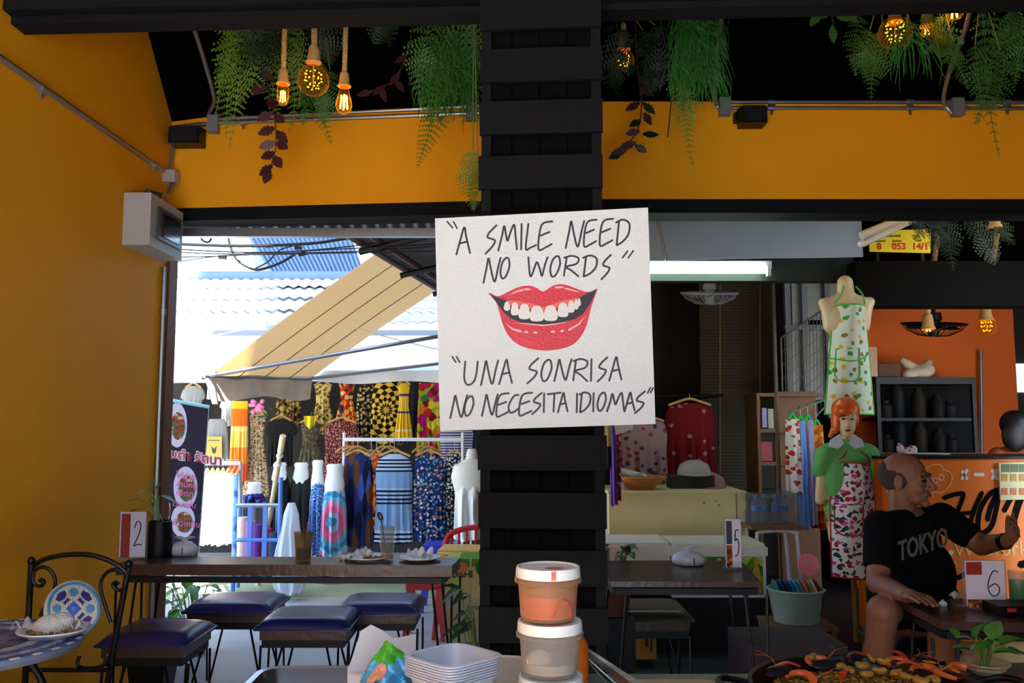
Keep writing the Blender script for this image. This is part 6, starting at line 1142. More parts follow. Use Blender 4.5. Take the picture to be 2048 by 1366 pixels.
mo([(0, -.28), (.28, 0), (0, .28), (-.28, 0)], M_b3, 'centre_tile', -.0125); mo(cir(0, 0, .1), M_b1, 'centre_dot', -.0146)
zmt = .72; tcx = PZ(20, 1310, zmt); mt = thing('mosaic_table', 'round blue and white mosaic table with a plate of rice', 'table', (P(-20, 1300, 2.62).x, 2.62, 0)); rt = .30; ctr = Vector((PZ(168, 1276, zmt).x - rt, 2.62, zmt))
b = MB(); b.lathe([(.001, -.025), (rt - .01, -.025), (rt, -.012), (rt - .004, 0), (.001, 0)], ctr, 48); b.build('tabletop', mat('mosaic_top_grout', (120, 124, 140), .4, var=.1), mt)
for ring, (r0, r1, n, cols_) in enumerate([(.285, .298, 60, [(60, 100, 160), (200, 205, 210)]), (.262, .282, 52, [(40, 60, 120), (50, 80, 150)]), (.235, .258, 46, [(180, 184, 190), (150, 160, 176)]), (.20, .23, 40, [(60, 80, 140), (70, 100, 160)]), (.16, .195, 32, [(160, 164, 176), (190, 190, 196)]), (.10, .155, 20, [(44, 60, 110), (80, 100, 150)])]):
    ms_ = [mat('ring_tile_%d_%d' % (ring, i), c_, .35, var=.2, vs=40) for i, c_ in enumerate(cols_)]
    for k in range(n):
        a0_, a1_ = 2 * PI * k / n + .008, 2 * PI * (k + 1) / n - .008; b = MB(); b.poly([ctr + Vector((r * math.cos(a), r * math.sin(a), .0004)) for r, a in ((r0, a0_), (r1, a0_), (r1, a1_), (r0, a1_))], (0, 0, 1), .0025); b.build('table_tile', ms_[k % 2], mt, smooth=False)
for k in range(4): a = k * PI / 2 + .6; b = MB(); b.tube(cr([ctr + Vector((.12 * math.cos(a), .12 * math.sin(a), -.03)), ctr + Vector((.2 * math.cos(a), .2 * math.sin(a), -.2)), ctr + Vector((.1 * math.cos(a), .1 * math.sin(a), -.45)), ctr + Vector((.24 * math.cos(a), .24 * math.sin(a), -zmt))], 5), .011, 8); b.build('leg', M_ir, mt)
p = Vector((PZ(90, 1282, zmt).x, PZ(90, 1274, zmt).y, zmt + .003)); r = 66 * p.y / F; pl_ = thing('oval_plate', 'white plate of rice and stir fry on the mosaic table', 'plate', p); b = MB(); b.lathe([(.001, 0), (r * .65, 0), (r, .02), (r, .024), (r * .64, .007), (.001, .006)], p, 36); b.build('dish', M_white, pl_)
blob('rice_mound', [('ell', p + Vector((-.005, .0, .03)), (.05, .04, .035)), ('ell', p + Vector((.02, .01, .04)), (.035, .03, .028)), ('ell', p + Vector((-.03, 0, .025)), (.035, .03, .022))], mat('white_rice', (226, 224, 218), .7, bump=1, bs=260), None, .004, 1, label='mound of white rice on the mosaic table plate', cat='rice', kind='stuff')
for k in range(22): a = k * 2.4; rr = .035 + .03 * ((k * 37) % 10) / 10; b = MB(); b.ell(p + Vector((rr * math.cos(a), rr * math.sin(a) - .012, .016)), (.013, .008, .006), 8, 6, Matrix.Rotation(a, 3, 'Z')); b.build('stir_fry_piece', mat('stir_fry_%d' % (k % 3), [(140, 100, 50), (110, 80, 50), (170, 130, 60)][k % 3], .5, var=.4, vs=90), label='brown stir fried piece beside the white rice', cat='food', group='stir fry around the rice')
tissue('crinkled clear film at the left of the rice', p + Vector((-.085, .01, .014)), .07, 11, M_kb); tissue('crinkled clear film at the right of the rice', p + Vector((.06, .02, .014)), .06, 12, M_kb)
# leafy plant outside under the table, plants by the pillar
def bush(label, pts, Y, base, m_, L, wd, pot=True, n=26, cat='plant'):
    x0, x1, y0, y1 = pts; t = thing('leafy_plant', label, cat, base)
    for k in range(n):
        tip = P(R.uniform(x0, x1), R.uniform(y0, y1), Y + R.uniform(-.1, .1)); b = MB(); b.tube(cr([base + Vector((R.uniform(-.02, .02), 0, .05)), (base + tip) / 2 + Vector((0, 0, .05)), tip], 4), .003, 5); b.build('stem', M_stem, t); d = tip - base; d.z *= .3; b = MB(); leaf(b, tip, Vector((d.x + R.uniform(-.1, .1), d.y - .05, R.uniform(-.05, .08))), L * R.uniform(.7, 1.2), wd * R.uniform(.8, 1.2), .4); b.build('leaf', m_, t)
    if pot: b = MB(); b.lathe([(.001, 0), (.08, 0), (.1, .15), (.11, .16), (.09, .15), (.001, .13)], base, 20); b.build('pot', mat('basket_pot', (120, 80, 60), .8), t)
bush('leafy green plant in a pot outside under the long table', (340, 440, 1155, 1225), 5.35, Vector((P(385, 1200, 5.35).x, 5.35, 0)), mat('garden_leaf', (80, 130, 40), .5, var=.4, vs=15), .13, .06)
bush('dark leafy plant on the floor at the left foot of the pillar', (918, 950, 1160, 1260), 3.9, Vector((P(965, 1300, 3.9).x, 3.9, 0)), M_leafd, .12, .06, True, 12)
bush('dark glossy plant behind the table corner right of the pillar', (1214, 1260, 1085, 1112), 4.3, Vector((P(1222, 1110, 4.3).x, 4.3, .45)), M_leafd, .07, .05, True, 10)
b = MB(); b.box((P(1222, 1110, 4.3).x, 4.3, .224), (.2, .2, .448)); b.build('plant_stand', M_iron, label='black stand under the glossy plant by the pillar', cat='stand', smooth=False)
# ================= hanging greenery and bulbs =================
def frond_mesh(path, wmax, seed, taper=True, np_=17):
    rr = random.Random(seed); b = MB(); path = cr(path, 5); N = len(path); b.tube(path, .0018, 4); L = len(path)
    for i in range(np_):
        u = .04 + .95 * i / np_; f = u * (L - 1); k = min(int(f), L - 2); p = path[k].lerp(path[k + 1], f - k); t = (path[k + 1] - path[k]).normalized()
        side = t.cross(Vector((rr.uniform(-.25, .25), -1, rr.uniform(-.2, .2)))).normalized(); nn = side.cross(t)
        wl = wmax * (math.sin(PI * min(1, .22 + u * .6)) if u < .35 else 1.0 - (u - .35) / .66) ; wl = max(wl, .012)
        for sg in (-1, 1):
            d = (side * sg + t * .55 + nn * rr.uniform(-.3, .3)).normalized(); q = d.cross(nn).normalized(); K = 5; pts = []
            for m_ in range(K):      # toothed pinna built of small leaflets
                v = (m_ + .5) / K; c = p + d * wl * v; ll = wl * .20 * (1 - v * .75) + .003; lw = wl / K * .30
                for s2 in (-1, 1):
                    e = (q * s2 + d * .5).normalized() * ll; o = len(b.v); b.v += [c - d * lw, c + d * lw, c + e + d * lw * .4, c + e * .7 - d * lw * .7]; b.f.append([o, o + 1, o + 2, o + 3]); b.m.append(0)
            o = len(b.v); b.v += [p - q * .0012, p + q * .0012, p + d * wl]; b.f.append([o, o + 1, o + 2]); b.m.append(0)
    return b
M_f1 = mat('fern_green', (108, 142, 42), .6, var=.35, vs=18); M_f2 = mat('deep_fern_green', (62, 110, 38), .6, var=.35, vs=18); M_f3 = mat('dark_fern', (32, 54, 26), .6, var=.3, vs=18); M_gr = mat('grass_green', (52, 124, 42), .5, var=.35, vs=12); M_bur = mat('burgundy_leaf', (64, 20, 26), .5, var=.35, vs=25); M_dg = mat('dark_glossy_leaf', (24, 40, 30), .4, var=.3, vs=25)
ZCEIL = 3.60
def hang_root(x, y, Y): p = P(x, y, Y); return Vector((p.x, p.y, ZCEIL))
def fern(label, fr, Y, m_, group='hanging ferns'):
    x0 = fr[0][0][0][0]; t = thing('hanging_fern', label, 'fern', hang_root(x0, 30, Y), group)
    for k, (pts, w_) in enumerate(fr):
        path = [P(x, y, Y + .05 * math.sin(k * 2.1 + i)) for i, (x, y) in enumerate(pts)]
        b = frond_mesh(path, w_, hash((x0, k)) % 1000 if False else int(x0 * 7 + k)); b.build('frond', m_, t, smooth=False)
    p0 = P(*fr[0][0][0:2], Y) if False else P(fr[0][0][0][0], fr[0][0][0][1], Y); b = MB()
    b.tube([Vector((p0.x, p0.y, ZCEIL + .015)), p0], .003, 5); b.build('stalk', M_stem, t)
    for k, (pts, w_) in enumerate(fr[1:]):
        q = P(pts[0][0], pts[0][1], Y); b = MB(); b.tube([Vector((p0.x, p0.y, ZCEIL - .02)), q], .003, 5); b.build('stalk', M_stem, t)
    return t
Y4 = 4.35
def ferns():
    fern('bright green fern hanging beside the sloping conduit', [([(478, 20), (470, 120), (455, 200), (452, 275)], .12), ([(500, 20), (470, 70), (448, 130), (436, 190)], .12), ([(470, 60), (480, 140), (470, 220), (458, 300)], .09), ([(510, 30), (520, 100), (500, 170), (470, 210)], .11), ([(440, 30), (460, 90), (445, 160), (430, 235)], .07)], 4.4, M_f1)
    fern('green fern hanging behind the left rope bulb', [([(590, 60), (580, 130), (590, 200), (578, 268)], .1), ([(600, 50), (560, 120), (545, 190), (560, 240)], .1), ([(560, 40), (590, 90), (600, 150), (598, 215)], .09)], 4.5, M_f1)
    fern('green fern drooping below the round globe bulb', [([(640, 120), (630, 180), (645, 235), (663, 288)], .1), ([(610, 130), (605, 180), (612, 220), (605, 250)], .08), ([(660, 140), (655, 190), (650, 225), (648, 250)], .08)], 4.55, M_f2)
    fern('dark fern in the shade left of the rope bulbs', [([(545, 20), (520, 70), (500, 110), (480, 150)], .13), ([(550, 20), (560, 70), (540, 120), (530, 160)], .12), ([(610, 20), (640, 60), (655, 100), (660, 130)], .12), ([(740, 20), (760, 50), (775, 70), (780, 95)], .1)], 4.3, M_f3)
    fern('big green fern beside the pillar, left side', [([(925, 15), (918, 100), (930, 180), (925, 250)], .16), ([(900, 20), (880, 110), (865, 190), (858, 260)], .13), ([(870, 20), (845, 90), (838, 150), (842, 215)], .11), ([(948, 15), (950, 90), (948, 160), (945, 230)], .13), ([(880, 150), (872, 230), (850, 290), (835, 335)], .085)], 4.35, M_f2)
    fern('yellow green sprig dangling on a thread beside the pillar', [([(946, 300), (942, 340), (938, 385), (948, 422)], .085), ([(955, 320), (958, 360), (952, 395), (946, 418)], .06)], 4.2, M_f1)
    fern('slim green fern trailing over the right band', [([(1362, 150), (1365, 210), (1375, 270), (1386, 333)], .075), ([(1350, 100), (1352, 150), (1358, 190), (1365, 230)], .08), ([(1375, 120), (1372, 170), (1380, 215), (1384, 255)], .06)], 4.4, M_f1)
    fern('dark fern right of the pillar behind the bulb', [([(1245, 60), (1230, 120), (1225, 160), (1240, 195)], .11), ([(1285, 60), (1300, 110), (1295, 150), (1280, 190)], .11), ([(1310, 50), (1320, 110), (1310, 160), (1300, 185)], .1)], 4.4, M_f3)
    fern('green fern hanging under the right globe bulb', [([(1765, 60), (1755, 110), (1745, 150), (1742, 200)], .1), ([(1720, 30), (1710, 80), (1708, 120), (1712, 152)], .07), ([(1740, 60), (1730, 100), (1725, 130), (1738, 160)], .08)], 4.3, M_f2)
    fern('dark green fern beside the small gold bulbs', [([(1880, 30), (1885, 70), (1890, 100), (1898, 130)], .12), ([(1860, 20), (1870, 60), (1876, 90), (1880, 110)], .1), ([(1905, 80), (1905, 110), (1925, 150), (1938, 180)], .07)], 4.3, M_f2)
    fern('long fern trailing down at the far right over the band', [([(1965, 20), (1972, 120), (1978, 210), (1998, 312)], .1), ([(1990, 30), (1985, 110), (1975, 180), (1955, 250)], .11), ([(1950, 90), (1955, 150), (1962, 200), (1950, 250)], .08), ([(2020, 20), (2022, 60), (2020, 90), (2018, 110)], .12), ([(2000, 100), (2005, 150), (1995, 190), (1985, 220)], .1), ([(2045, 30), (2040, 80), (2035, 130), (2030, 170)], .1)], 4.3, M_f2)
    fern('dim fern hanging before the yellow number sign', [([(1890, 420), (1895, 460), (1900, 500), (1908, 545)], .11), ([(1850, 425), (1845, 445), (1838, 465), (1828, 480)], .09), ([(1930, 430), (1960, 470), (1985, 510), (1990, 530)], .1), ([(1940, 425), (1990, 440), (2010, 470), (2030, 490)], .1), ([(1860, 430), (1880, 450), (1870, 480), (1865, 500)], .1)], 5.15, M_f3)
ferns()
o = [x for x in bpy.data.objects if x.name.startswith('hanging_fern')][-1]
for ch_ in list(o.children):
    if ch_.name.startswith('stalk'): bpy.data.objects.remove(ch_)
o.location.z = P(1890, 420, 5.15).z; dz = ZCEIL - o.location.z
for ch_ in o.children: ch_.location.z += dz
def grass(label, x0, x1, y0, y1, Y, n, L, seed):
    rr = random.Random(seed); t = thing('grass_plant', label, 'plant', hang_root((x0 + x1) / 2, 20, Y), 'hanging grassy plants'); b = MB()
    for k in range(n):
        p = P(rr.uniform(x0, x1), rr.uniform(y0, y1), Y + rr.uniform(-.12, .12)); a = rr.uniform(0, 6.28); l = L * rr.uniform(.6, 1.2); o = Vector((math.cos(a), math.sin(a) * .6, 0)); pts = [p, p + o * l * .35 + Vector((0, 0, -l * .15)), p + o * l * .55 + Vector((0, 0, -l * .55)), p + o * l * rr.uniform(.4, .75) + Vector((0, 0, -l))]
        b.tube(cr(pts, 3), [.0016] * 9 + [.0006], 3, cap=False)
    b.build('blades', M_gr, t, kind='stuff'); c = P((x0 + x1) / 2, y0, Y); b = MB(); b.tube([Vector((c.x, c.y, ZCEIL + .015)), P((x0 + x1) / 2, y1, Y)], .006, 6); b.build('stalk', M_stem, t)
grass('fine green grassy plant hanging left of the pillar', 858, 930, 60, 190, 4.42, 420, .16, 1); grass('bright green grassy plant hanging right of the pillar', 1365, 1425, 0, 150, 4.3, 600, .17, 2); grass('short grassy tuft hanging beside the right globe bulb', 1805, 1830, 40, 85, 4.15, 60, .2, 3)
def serrated(b, base, d, L, wd):
    d = d.normalized(); nn = Vector((R.uniform(-.3, .3), -1, R.uniform(-.3, .3))).normalized(); sd = d.cross(nn).normalized(); out = []
    for (u, w_) in [(0, .05), (.12, .45), (.2, .35), (.32, .8), (.4, .62), (.52, .85), (.6, .6), (.72, .62), (.8, .36), (.9, .3), (1, 0)]: out.append((u, w_))
    pts = [base + d * L * u + sd * w_ * wd / 2 for u, w_ in out] + [base + d * L * u - sd * w_ * wd / 2 for u, w_ in out[::-1][1:]]; b.poly(pts, nn, .0015)
def vine(label, pts, Y, leaves, m_, L, wd):
    t = thing('leaf_vine', label, 'vine', hang_root(pts[0][0], 20, Y), 'leafy vines'); path = cr([P(x, y, Y) for x, y in pts], 6); path = [Vector((path[0].x, path[0].y, ZCEIL + .015))] + path; b = MB(); b.tube(path, .0035, 6); b.build('stem', mat('vine_stem', (60, 46, 34), .7), t)
    for (x, y, a) in leaves: b = MB(); serrated(b, P(x, y, Y), Vector((math.cos(a), -.1, -math.sin(a))), L * R.uniform(.85, 1.15), wd); b.build('leaf', m_ if not isinstance(m_, list) else m_[len(t.children) % 2], t, smooth=False)
vine('burgundy leaved vine hanging over the left band', [(500, 60), (530, 150), (548, 230), (552, 290), (540, 340)], 4.45, [(545, 225, 2.6), (548, 230, .6), (550, 255, 2.7), (552, 262, .8), (552, 285, 2.8), (553, 285, .5), (550, 305, 2.7), (548, 312, 1.0), (545, 330, 2.4), (540, 340, 1.9), (530, 170, 2.5), (520, 140, .7), (535, 195, .9), (510, 110, 2.2), (505, 95, .4)], M_bur, .085, .07)
vine('dark leaved vine with burgundy top right of the pillar', [(1270, 40), (1275, 130), (1283, 200), (1275, 260), (1240, 305)], 4.45, [(1280, 205, 2.6), (1285, 205, .8), (1288, 225, 1.1), (1282, 240, 2.6), (1280, 262, 2.9), (1285, 268, .1), (1272, 285, 2.8), (1270, 290, .6), (1255, 300, 2.9), (1245, 305, 2.7), (1278, 150, .9), (1274, 130, 2.4), (1280, 175, .6), (1270, 100, .5), (1268, 80, 2.5), (1285, 120, 1.2)], [M_dg, M_bur], .085, .055)
vine('dark glossy vine close to the pillar right side', [(1225, 20), (1235, 60), (1228, 100), (1240, 140)], 4.5, [(1230, 50, 2.5), (1235, 60, .5), (1230, 80, 2.2), (1229, 100, .8), (1235, 120, 2.8), (1240, 140, 1.6), (1228, 30, .4)], M_dg, .08, .05)
vine('brown bare stem vine trailing over the right band', [(1320, 40), (1335, 110), (1342, 180), (1340, 230), (1335, 275)], 4.5, [(1330, 90, .5), (1325, 60, 2.5)], M_dg, .06, .04)
vine('dim reddish vine in the shadow between bulbs and fern', [(830, 30), (810, 120), (780, 165), (735, 185)], 4.6, [(800, 145, 2.2), (790, 158, 1.0), (770, 170, 2.4), (760, 172, 1.2), (745, 182, 2.8), (815, 110, 2.5)], M_bur, .1, .05)
vine('broad green leaf cluster at the far right ceiling edge', [(1660, 10), (1665, 40), (1668, 60)], 4.3, [(1665, 50, 1.6), (1663, 20, 2.6), (1668, 25, .6), (1690, 20, .9), (1640, 25, 2.2)], M_f2, .1, .06)
# ---- rope pendant bulbs ----
M_rope = mat('jute_rope', (214, 168, 100), .9, var=.25, vs=60, bump=.5, bs=200); M_amb = glassy('amber_glass', (250, 214, 130), .03, .03)
M_fil = mat('glowing_filament', (255, 200, 90), .5, var=0, emit=(255, 196, 84), es=16); M_led = mat('glowing_led', (255, 205, 60), .5, var=0, emit=(255, 200, 50), es=7)
def rope_bulb(label, x, ytop, ysock, ybot, wid, kind, Y, rope=True, cat='light', ceil=None, rx=None):
    c = P(x, ysock, Y); s = Y / F; zt_ = ceil if ceil else ZCEIL + .01; t = thing('pendant_bulb', label, cat, Vector((c.x, Y, zt_)), 'pendant bulbs'); rp = 6.2 * s if wid > 50 else 5.4 * s
    top = Vector((P(rx or x, 30, Y).x, Y, zt_))
    if rope:
        for k in range(3):
            b = MB(); n = 70; pts = []
            for i in range(n + 1):
                u = i / n; q = top.lerp(c, u); a = u * (top - c).length / .045 * 2 * PI / 1.0 + k * 2 * PI / 3; pts.append(q + Vector((math.cos(a), math.sin(a), 0)) * rp * .52)
            b.tube(pts, rp * .56, 6); b.build('rope_strand', M_rope, t)
    hs_ = (36 if wid > 50 else 30) * s; b = MB(); b.lathe([(rp * 1.0, hs_ * .05), (rp * 1.7, -hs_ * .1), (rp * 1.95, -hs_ * .5), (rp * 2.1, -hs_ * .8), (rp * 2.7, -hs_ * 1.0), (rp * 2.3, -hs_ * 1.04), (rp * 1.5, -hs_ * .9)], c, 18); b.build('rope_socket', M_rope, t)
    zb_ = P(x, ybot, Y).z; z0 = c.z - hs_; H = z0 - zb_; r = wid / 2 * s; b = MB()
    if kind == 'globe':
        rr = r; cc = Vector((c.x, Y, zb_ + rr)); b.ell(cc, (rr, rr, rr), 28, 18); b.build('glass', M_amb, t)
        for j, (dz, rad, n) in enumerate([(.40, .5, 11), (.0, .52, 11), (-.46, .34, 8)]):
            for k in range(n):
                a = 2 * PI * k / n + j; b = MB(); b.ell(cc + Vector((rr * rad * math.cos(a), rr * rad * math.sin(a), rr * (dz + .08 * (k % 2)))), (rr * .042,) * 3, 6, 4); b.build('led_dot', M_led, t)
        b = MB(); b.tube([Vector((c.x, Y, z0)), cc - Vector((0, 0, rr * .5))], rr * .05, 6); b.build('led_stem', M_rope, t)
    else:
        pr_ = [(r * .5, 0), (r * .62, -H * .2), (r * .95, -H * .55), (r, -H * .7), (r * .8, -H * .88), (r * .3, -H * .98), (.001, -H)] if kind == 'edison' else [(r * .7, 0), (r, -H * .2), (r, -H * .7), (r * .6, -H * .92), (.001, -H)]
        b.lathe(pr_, Vector((c.x, Y, z0)), 22); b.build('glass', M_amb, t)
        for k in range(4): a = k * PI / 2 + .3; b = MB(); b.tube([Vector((c.x + r * .30 * math.cos(a), Y + r * .30 * math.sin(a), z0 - H * .32)), Vector((c.x + r * .42 * math.cos(a), Y + r * .42 * math.sin(a), z0 - H * .8))], r * .10, 6); b.build('filament', M_fil, t)
    return t
rope_bulb('slim lit tube bulb on a rope, leftmost of three', 567, 30, 140, 212, 24, 'tube', 4.0, rx=570); rope_bulb('round lit globe bulb on a thick rope, middle of three', 628, 30, 92, 192, 66, 'globe', 3.95); rope_bulb('lit teardrop bulb on a rope, rightmost of three', 689, 30, 145, 229, 34, 'edison', 4.0, rx=693)
rope_bulb('lit globe bulb half hidden by dark leaves right of the pillar', 1247, 20, 72, 142, 44, 'globe', 4.6); rope_bulb('large lit globe bulb among ferns at the upper right', 1788, -40, 12, 97, 68, 'globe', 4.2)
rope_bulb('small lit bulb behind the fern right of the large globe', 1852, -10, 25, 72, 24, 'edison', 4.45); rope_bulb('lit bulb at the top edge far right', 1907, -60, -10, 38, 34, 'edison', 4.25)
rope_bulb('lit tube bulb in front of the black fan', 1855, 600, 628, 664, 22, 'tube', 6.3, ceil=2.74); rope_bulb('lit globe bulb before the deep orange wall', 1971, 600, 610, 672, 38, 'globe', 6.3, ceil=2.74)
rope_bulb('small lit bulb in the dim ferns above the number sign', 1988, 420, 425, 447, 18, 'edison', 5.2, ceil=2.74)
# ================= the seated man =================
YM = 3.82
mn = thing('person', 'seated bald man in black lettered t-shirt gesturing across the table', 'person', (P(1850, 1200, YM).x, YM, 0))
fw = Vector((.75, -.66, 0)).normalized(); sr = Vector((-fw.y * -1, 0, 0)); sr = Vector((fw.y, -fw.x, 0)); upv = Vector((0, 0, 1)); HC = P(1812, 956, YM - .02)
tl_ = Matrix.Rotation(.10, 3, fw.cross(upv)); 
def hp(f_, s_, u_): return HC + fw * f_ + sr * s_ + upv * u_
MH = Matrix((fw, sr, upv)).transposed()
def J(x, y, Y): return P(x, y, Y)
neck = J(1806, 1046, YM + .03)
head = [('ell', hp(-.014, 0, .022), (.096, .074, .085), MH), ('ell', hp(.03, 0, -.03), (.06, .058, .082), MH), ('ell', hp(.043, 0, -.085), (.042, .046, .03), MH), ('ell', hp(.074, 0, -.105), (.018, .022, .016), MH), ('cap', hp(.088, 0, .0), .010, hp(.112, 0, -.038), .013), ('ell', hp(.098, .013, -.042), (.011, .009, .008), MH), ('ell', hp(.098, -.013, -.042), (.011, .009, .008), MH), ('cap', hp(.080, .034, .014), .013, hp(.080, -.034, .014), .013), ('ell', hp(-.008, .074, -.018), (.019, .011, .033), MH), ('ell', hp(-.008, -.074, -.018), (.019, .011, .033), MH), ('ell', hp(.058, .034, -.042), (.024, .022, .024), MH), ('ell', hp(.058, -.034, -.042), (.024, .022, .024), MH), ('cap', hp(-.02, 0, -.06), .054, neck, .060), ('cap', hp(.086, .018, -.068), .007, hp(.086, -.018, -.068), .007)]
def hand(wr, d, pn, curl, sz=1.0, thumb=1):
    d = d.normalized(); pn = (pn - d * pn.dot(d)).normalized(); sd = d.cross(pn); out = []; pc_ = wr + d * .045 * sz; Mh = Matrix((d, sd, pn)).transposed()
    out.append(('ell', pc_, (.05 * sz, .041 * sz, .018 * sz), Mh)); out.append(('cap', wr, .027 * sz, pc_, .024 * sz))
    for k, (o, L) in enumerate([(-.034, .062), (-.0115, .074), (.0115, .078), (.033, .068)]):
        p0 = wr + d * .078 * sz + sd * o * sz; a = curl * (.6 + .15 * k); d1 = (d * math.cos(a) + pn * math.sin(a)); d2 = (d * math.cos(a * 2) + pn * math.sin(a * 2)); p1 = p0 + d1 * L * .5 * sz; p2 = p1 + d2 * L * .5 * sz; out += [('cap', p0, .0082 * sz, p1, .0076 * sz), ('cap', p1, .0076 * sz, p2, .0066 * sz)]
    t0 = wr + d * .03 * sz + sd * thumb * .034 * sz; t1 = t0 + (d * .7 + sd * thumb * .7 + pn * .2) * .035 * sz; t2 = t1 + (d * .9 + pn * .4) * .03 * sz; out += [('cap', t0, .013 * sz, t1, .011 * sz), ('cap', t1, .011 * sz, t2, .009 * sz)]
    return out
shR, elR, wrR = J(1760, 1052, 3.68), J(1756, 1166, 3.56), J(1812, 1190, 3.34); shL, elL, wrL = J(1884, 1034, 3.96), J(1962, 1090, 3.86), J(2014, 1082, 3.70)
hipR, knR, hipL, knL = J(1822, 1206, 3.76), J(1766, 1222, 3.44), J(1868, 1206, 3.90), J(1886, 1244, 3.52)
anR = Vector((J(1738, 1366, 3.55).x, 3.58, .09)); anL = Vector((J(1880, 1366, 3.6).x, 3.62, .09))
chest, belly, pelv = J(1822, 1085, 3.83), J(1846, 1150, 3.83), J(1848, 1200, 3.85)
MT3 = Matrix((fw, sr, upv)).transposed()
body = head + [('cap', neck + Vector((0, 0, -.02)), .07, chest, .11), ('ell', chest, (.10, .16, .16), MT3), ('ell', belly, (.115, .145, .14), MT3), ('ell', pelv, (.12, .16, .11), MT3), ('cap', shR, .056, elR, .045), ('cap', elR, .046, wrR, .029), ('cap', shL, .056, elL, .045), ('cap', elL, .046, wrL, .029), ('cap', hipR, .088, knR, .062), ('cap', knR, .060, anR, .036), ('cap', knR.lerp(anR, .3) + Vector((0, .02, 0)), .052, knR.lerp(anR, .6), .042), ('cap', hipL, .088, knL, .062), ('cap', knL, .060, anL, .036), ('cap', anR, .034, anR + fw * .17 * 0 + Vector((-.03, -.17, -.055)), .028), ('cap', anL, .034, anL + Vector((.02, -.17, -.055)), .028)]
body += hand(wrR, J(1850, 1196, 3.22) - wrR, Vector((0, 0, -1)), .25, 1, 1) + hand(wrL, J(2040, 1050, 3.62) - wrL, Vector((-.5, -.2, .3)), .55, 1, -1)
M_sk = mat('warm_skin', (128, 84, 60), .55, var=.12, vs=18)
blob('body', body, M_sk, mn, .0045, 3)
# shirt, collar left open, sleeves to mid upper arm
slR, slL = shR.lerp(elR, .62), shL.lerp(elL, .60)
M_sh = mat('black_tshirt', (11, 11, 15), .95, var=.15, vs=10, bump=.3, bs=25, spec=.1)
blob('tshirt', [('ell', chest + Vector((0, 0, -.015)), (.118, .178, .165), MT3), ('ell', belly, (.130, .160, .16), MT3), ('ell', pelv + Vector((0, 0, .02)), (.135, .170, .10), MT3), ('cap', shR, .066, slR, .062), ('cap', shL, .066, slL, .062), ('cap', shR + Vector((0, 0, -.005)), .062, shL + Vector((0, 0, -.005)), .062)], M_sh, mn, .008, 4)
blob('shorts', [('ell', pelv + Vector((0, 0, -.03)), (.145, .180, .10), MT3), ('cap', hipR, .104, hipR.lerp(knR, .78), .082), ('cap', hipL, .104, hipL.lerp(knL, .8), .084)], mat('black_shorts', (9, 9, 10), .95, spec=.1), mn, .009, 4)
# stubble hair around the bald crown
hm_ = mat('short_dark_hair', (52, 42, 38), .9, var=.4, vs=120)
blob('cropped_hair', [('ell', hp(-.040, 0, .004), (.074, .078, .066), MH), ('ell', hp(-.062, 0, .015), (.052, .068, .070), MH), ('ell', hp(-.020, .052, .004), (.050, .0245, .05), MH), ('ell', hp(-.020, -.052, .004), (.050, .0245, .05), MH)], hm_, mn, .005, 3)
Mey = mat('dark_eye', (26, 20, 18), .3)
for sx in (-1, 1):
    b = MB(); b.ell(hp(.083, sx * .032, -.008), (.010, .013, .006), 10, 8, MH); b.build('eye', Mey, mn)
    b = MB(); b.tube([hp(.089, sx * .014, .012), hp(.090, sx * .032, .018), hp(.078, sx * .050, .010)], .005, 6); b.build('eyebrow', hm_, mn)
b = MB(); b.tube(cr([hp(.082, .024, -.072), hp(.0945, 0, -.069), hp(.082, -.024, -.072)], 4), .0045, 6); b.build('mouth', mat('mouth_line', (110, 58, 50), .6), mn)
wd = (wrL - elL).normalized(); b = MB(); b.tube([elL.lerp(wrL, .9) - wd * .012, elL.lerp(wrL, .9) + wd * .012], .034, 18); b.build('wrist_watch', M_iron, mn)
# printed lettering on the chest
cN = fw.lerp(Vector((0, -1, 0)), .62).normalized(); ux_ = Vector((0, 0, 1)).cross(-cN) * -1; ux_ = Vector((-cN.y, cN.x, 0)).normalized(); ux_ = (ux_ + Vector((0, 0, .20))).normalized()
o_ = P(1797, 1122, 3.645)
M_pr = mat('faded_print', (92, 90, 80), .9, var=.3, vs=60)
textmesh('TOKYO', .075, o_, ux_, Vector((0, 0, 1)), 'shirt_lettering', M_pr, mn, .002, bold=.001, kz=1.5)
make_stool('dark stool the seated man sits on', 1790, 1915, 1281, 1240, M_iron, .45)
# items on the man's table
p = PZ(1858, 1196, ZM); b = MB(); b.box(Vector((p.x, p.y, ZM + .005)), (.15, .075, .008), .35); ph = b.build('phone', mat('phone_black', (14, 14, 16), .15), label='dark phone lying on the table near the forearm', cat='phone', smooth=False)
b = MB(); b.box(Vector((p.x, p.y, ZM + .0095)), (.138, .066, .001), .35); b.build('screen', mat('phone_screen', (6, 6, 8), .05), ph, smooth=False)
p = PZ(1886, 1212, ZM); eg = thing('salt_pot', 'tiny white peaked pot on the table beside the phone', 'pot', Vector((p.x, p.y, ZM))); b = MB(); b.lathe([(.012, 0), (.016, .006), (.013, .014), (.004, .02), (.001, .024)], eg.location, 14); b.build('lid', M_white, eg); b = MB(); b.lathe([(.012, 0), (.013, .002)], eg.location, 14); b.build('base', M_iron, eg)
p = PZ(1915, 1196, ZM); tissue('small pale paper napkin behind the white pot', Vector((p.x, p.y, ZM)), .05, 21)
p = PZ(2005, 1226, ZM); b = MB(); b.box(Vector((p.x + .1, p.y, ZM + .018)), (.28, .12, .034)); ts = b.build('black_case', M_iron, label='flat black case with red mark beside number six', cat='case', smooth=False)
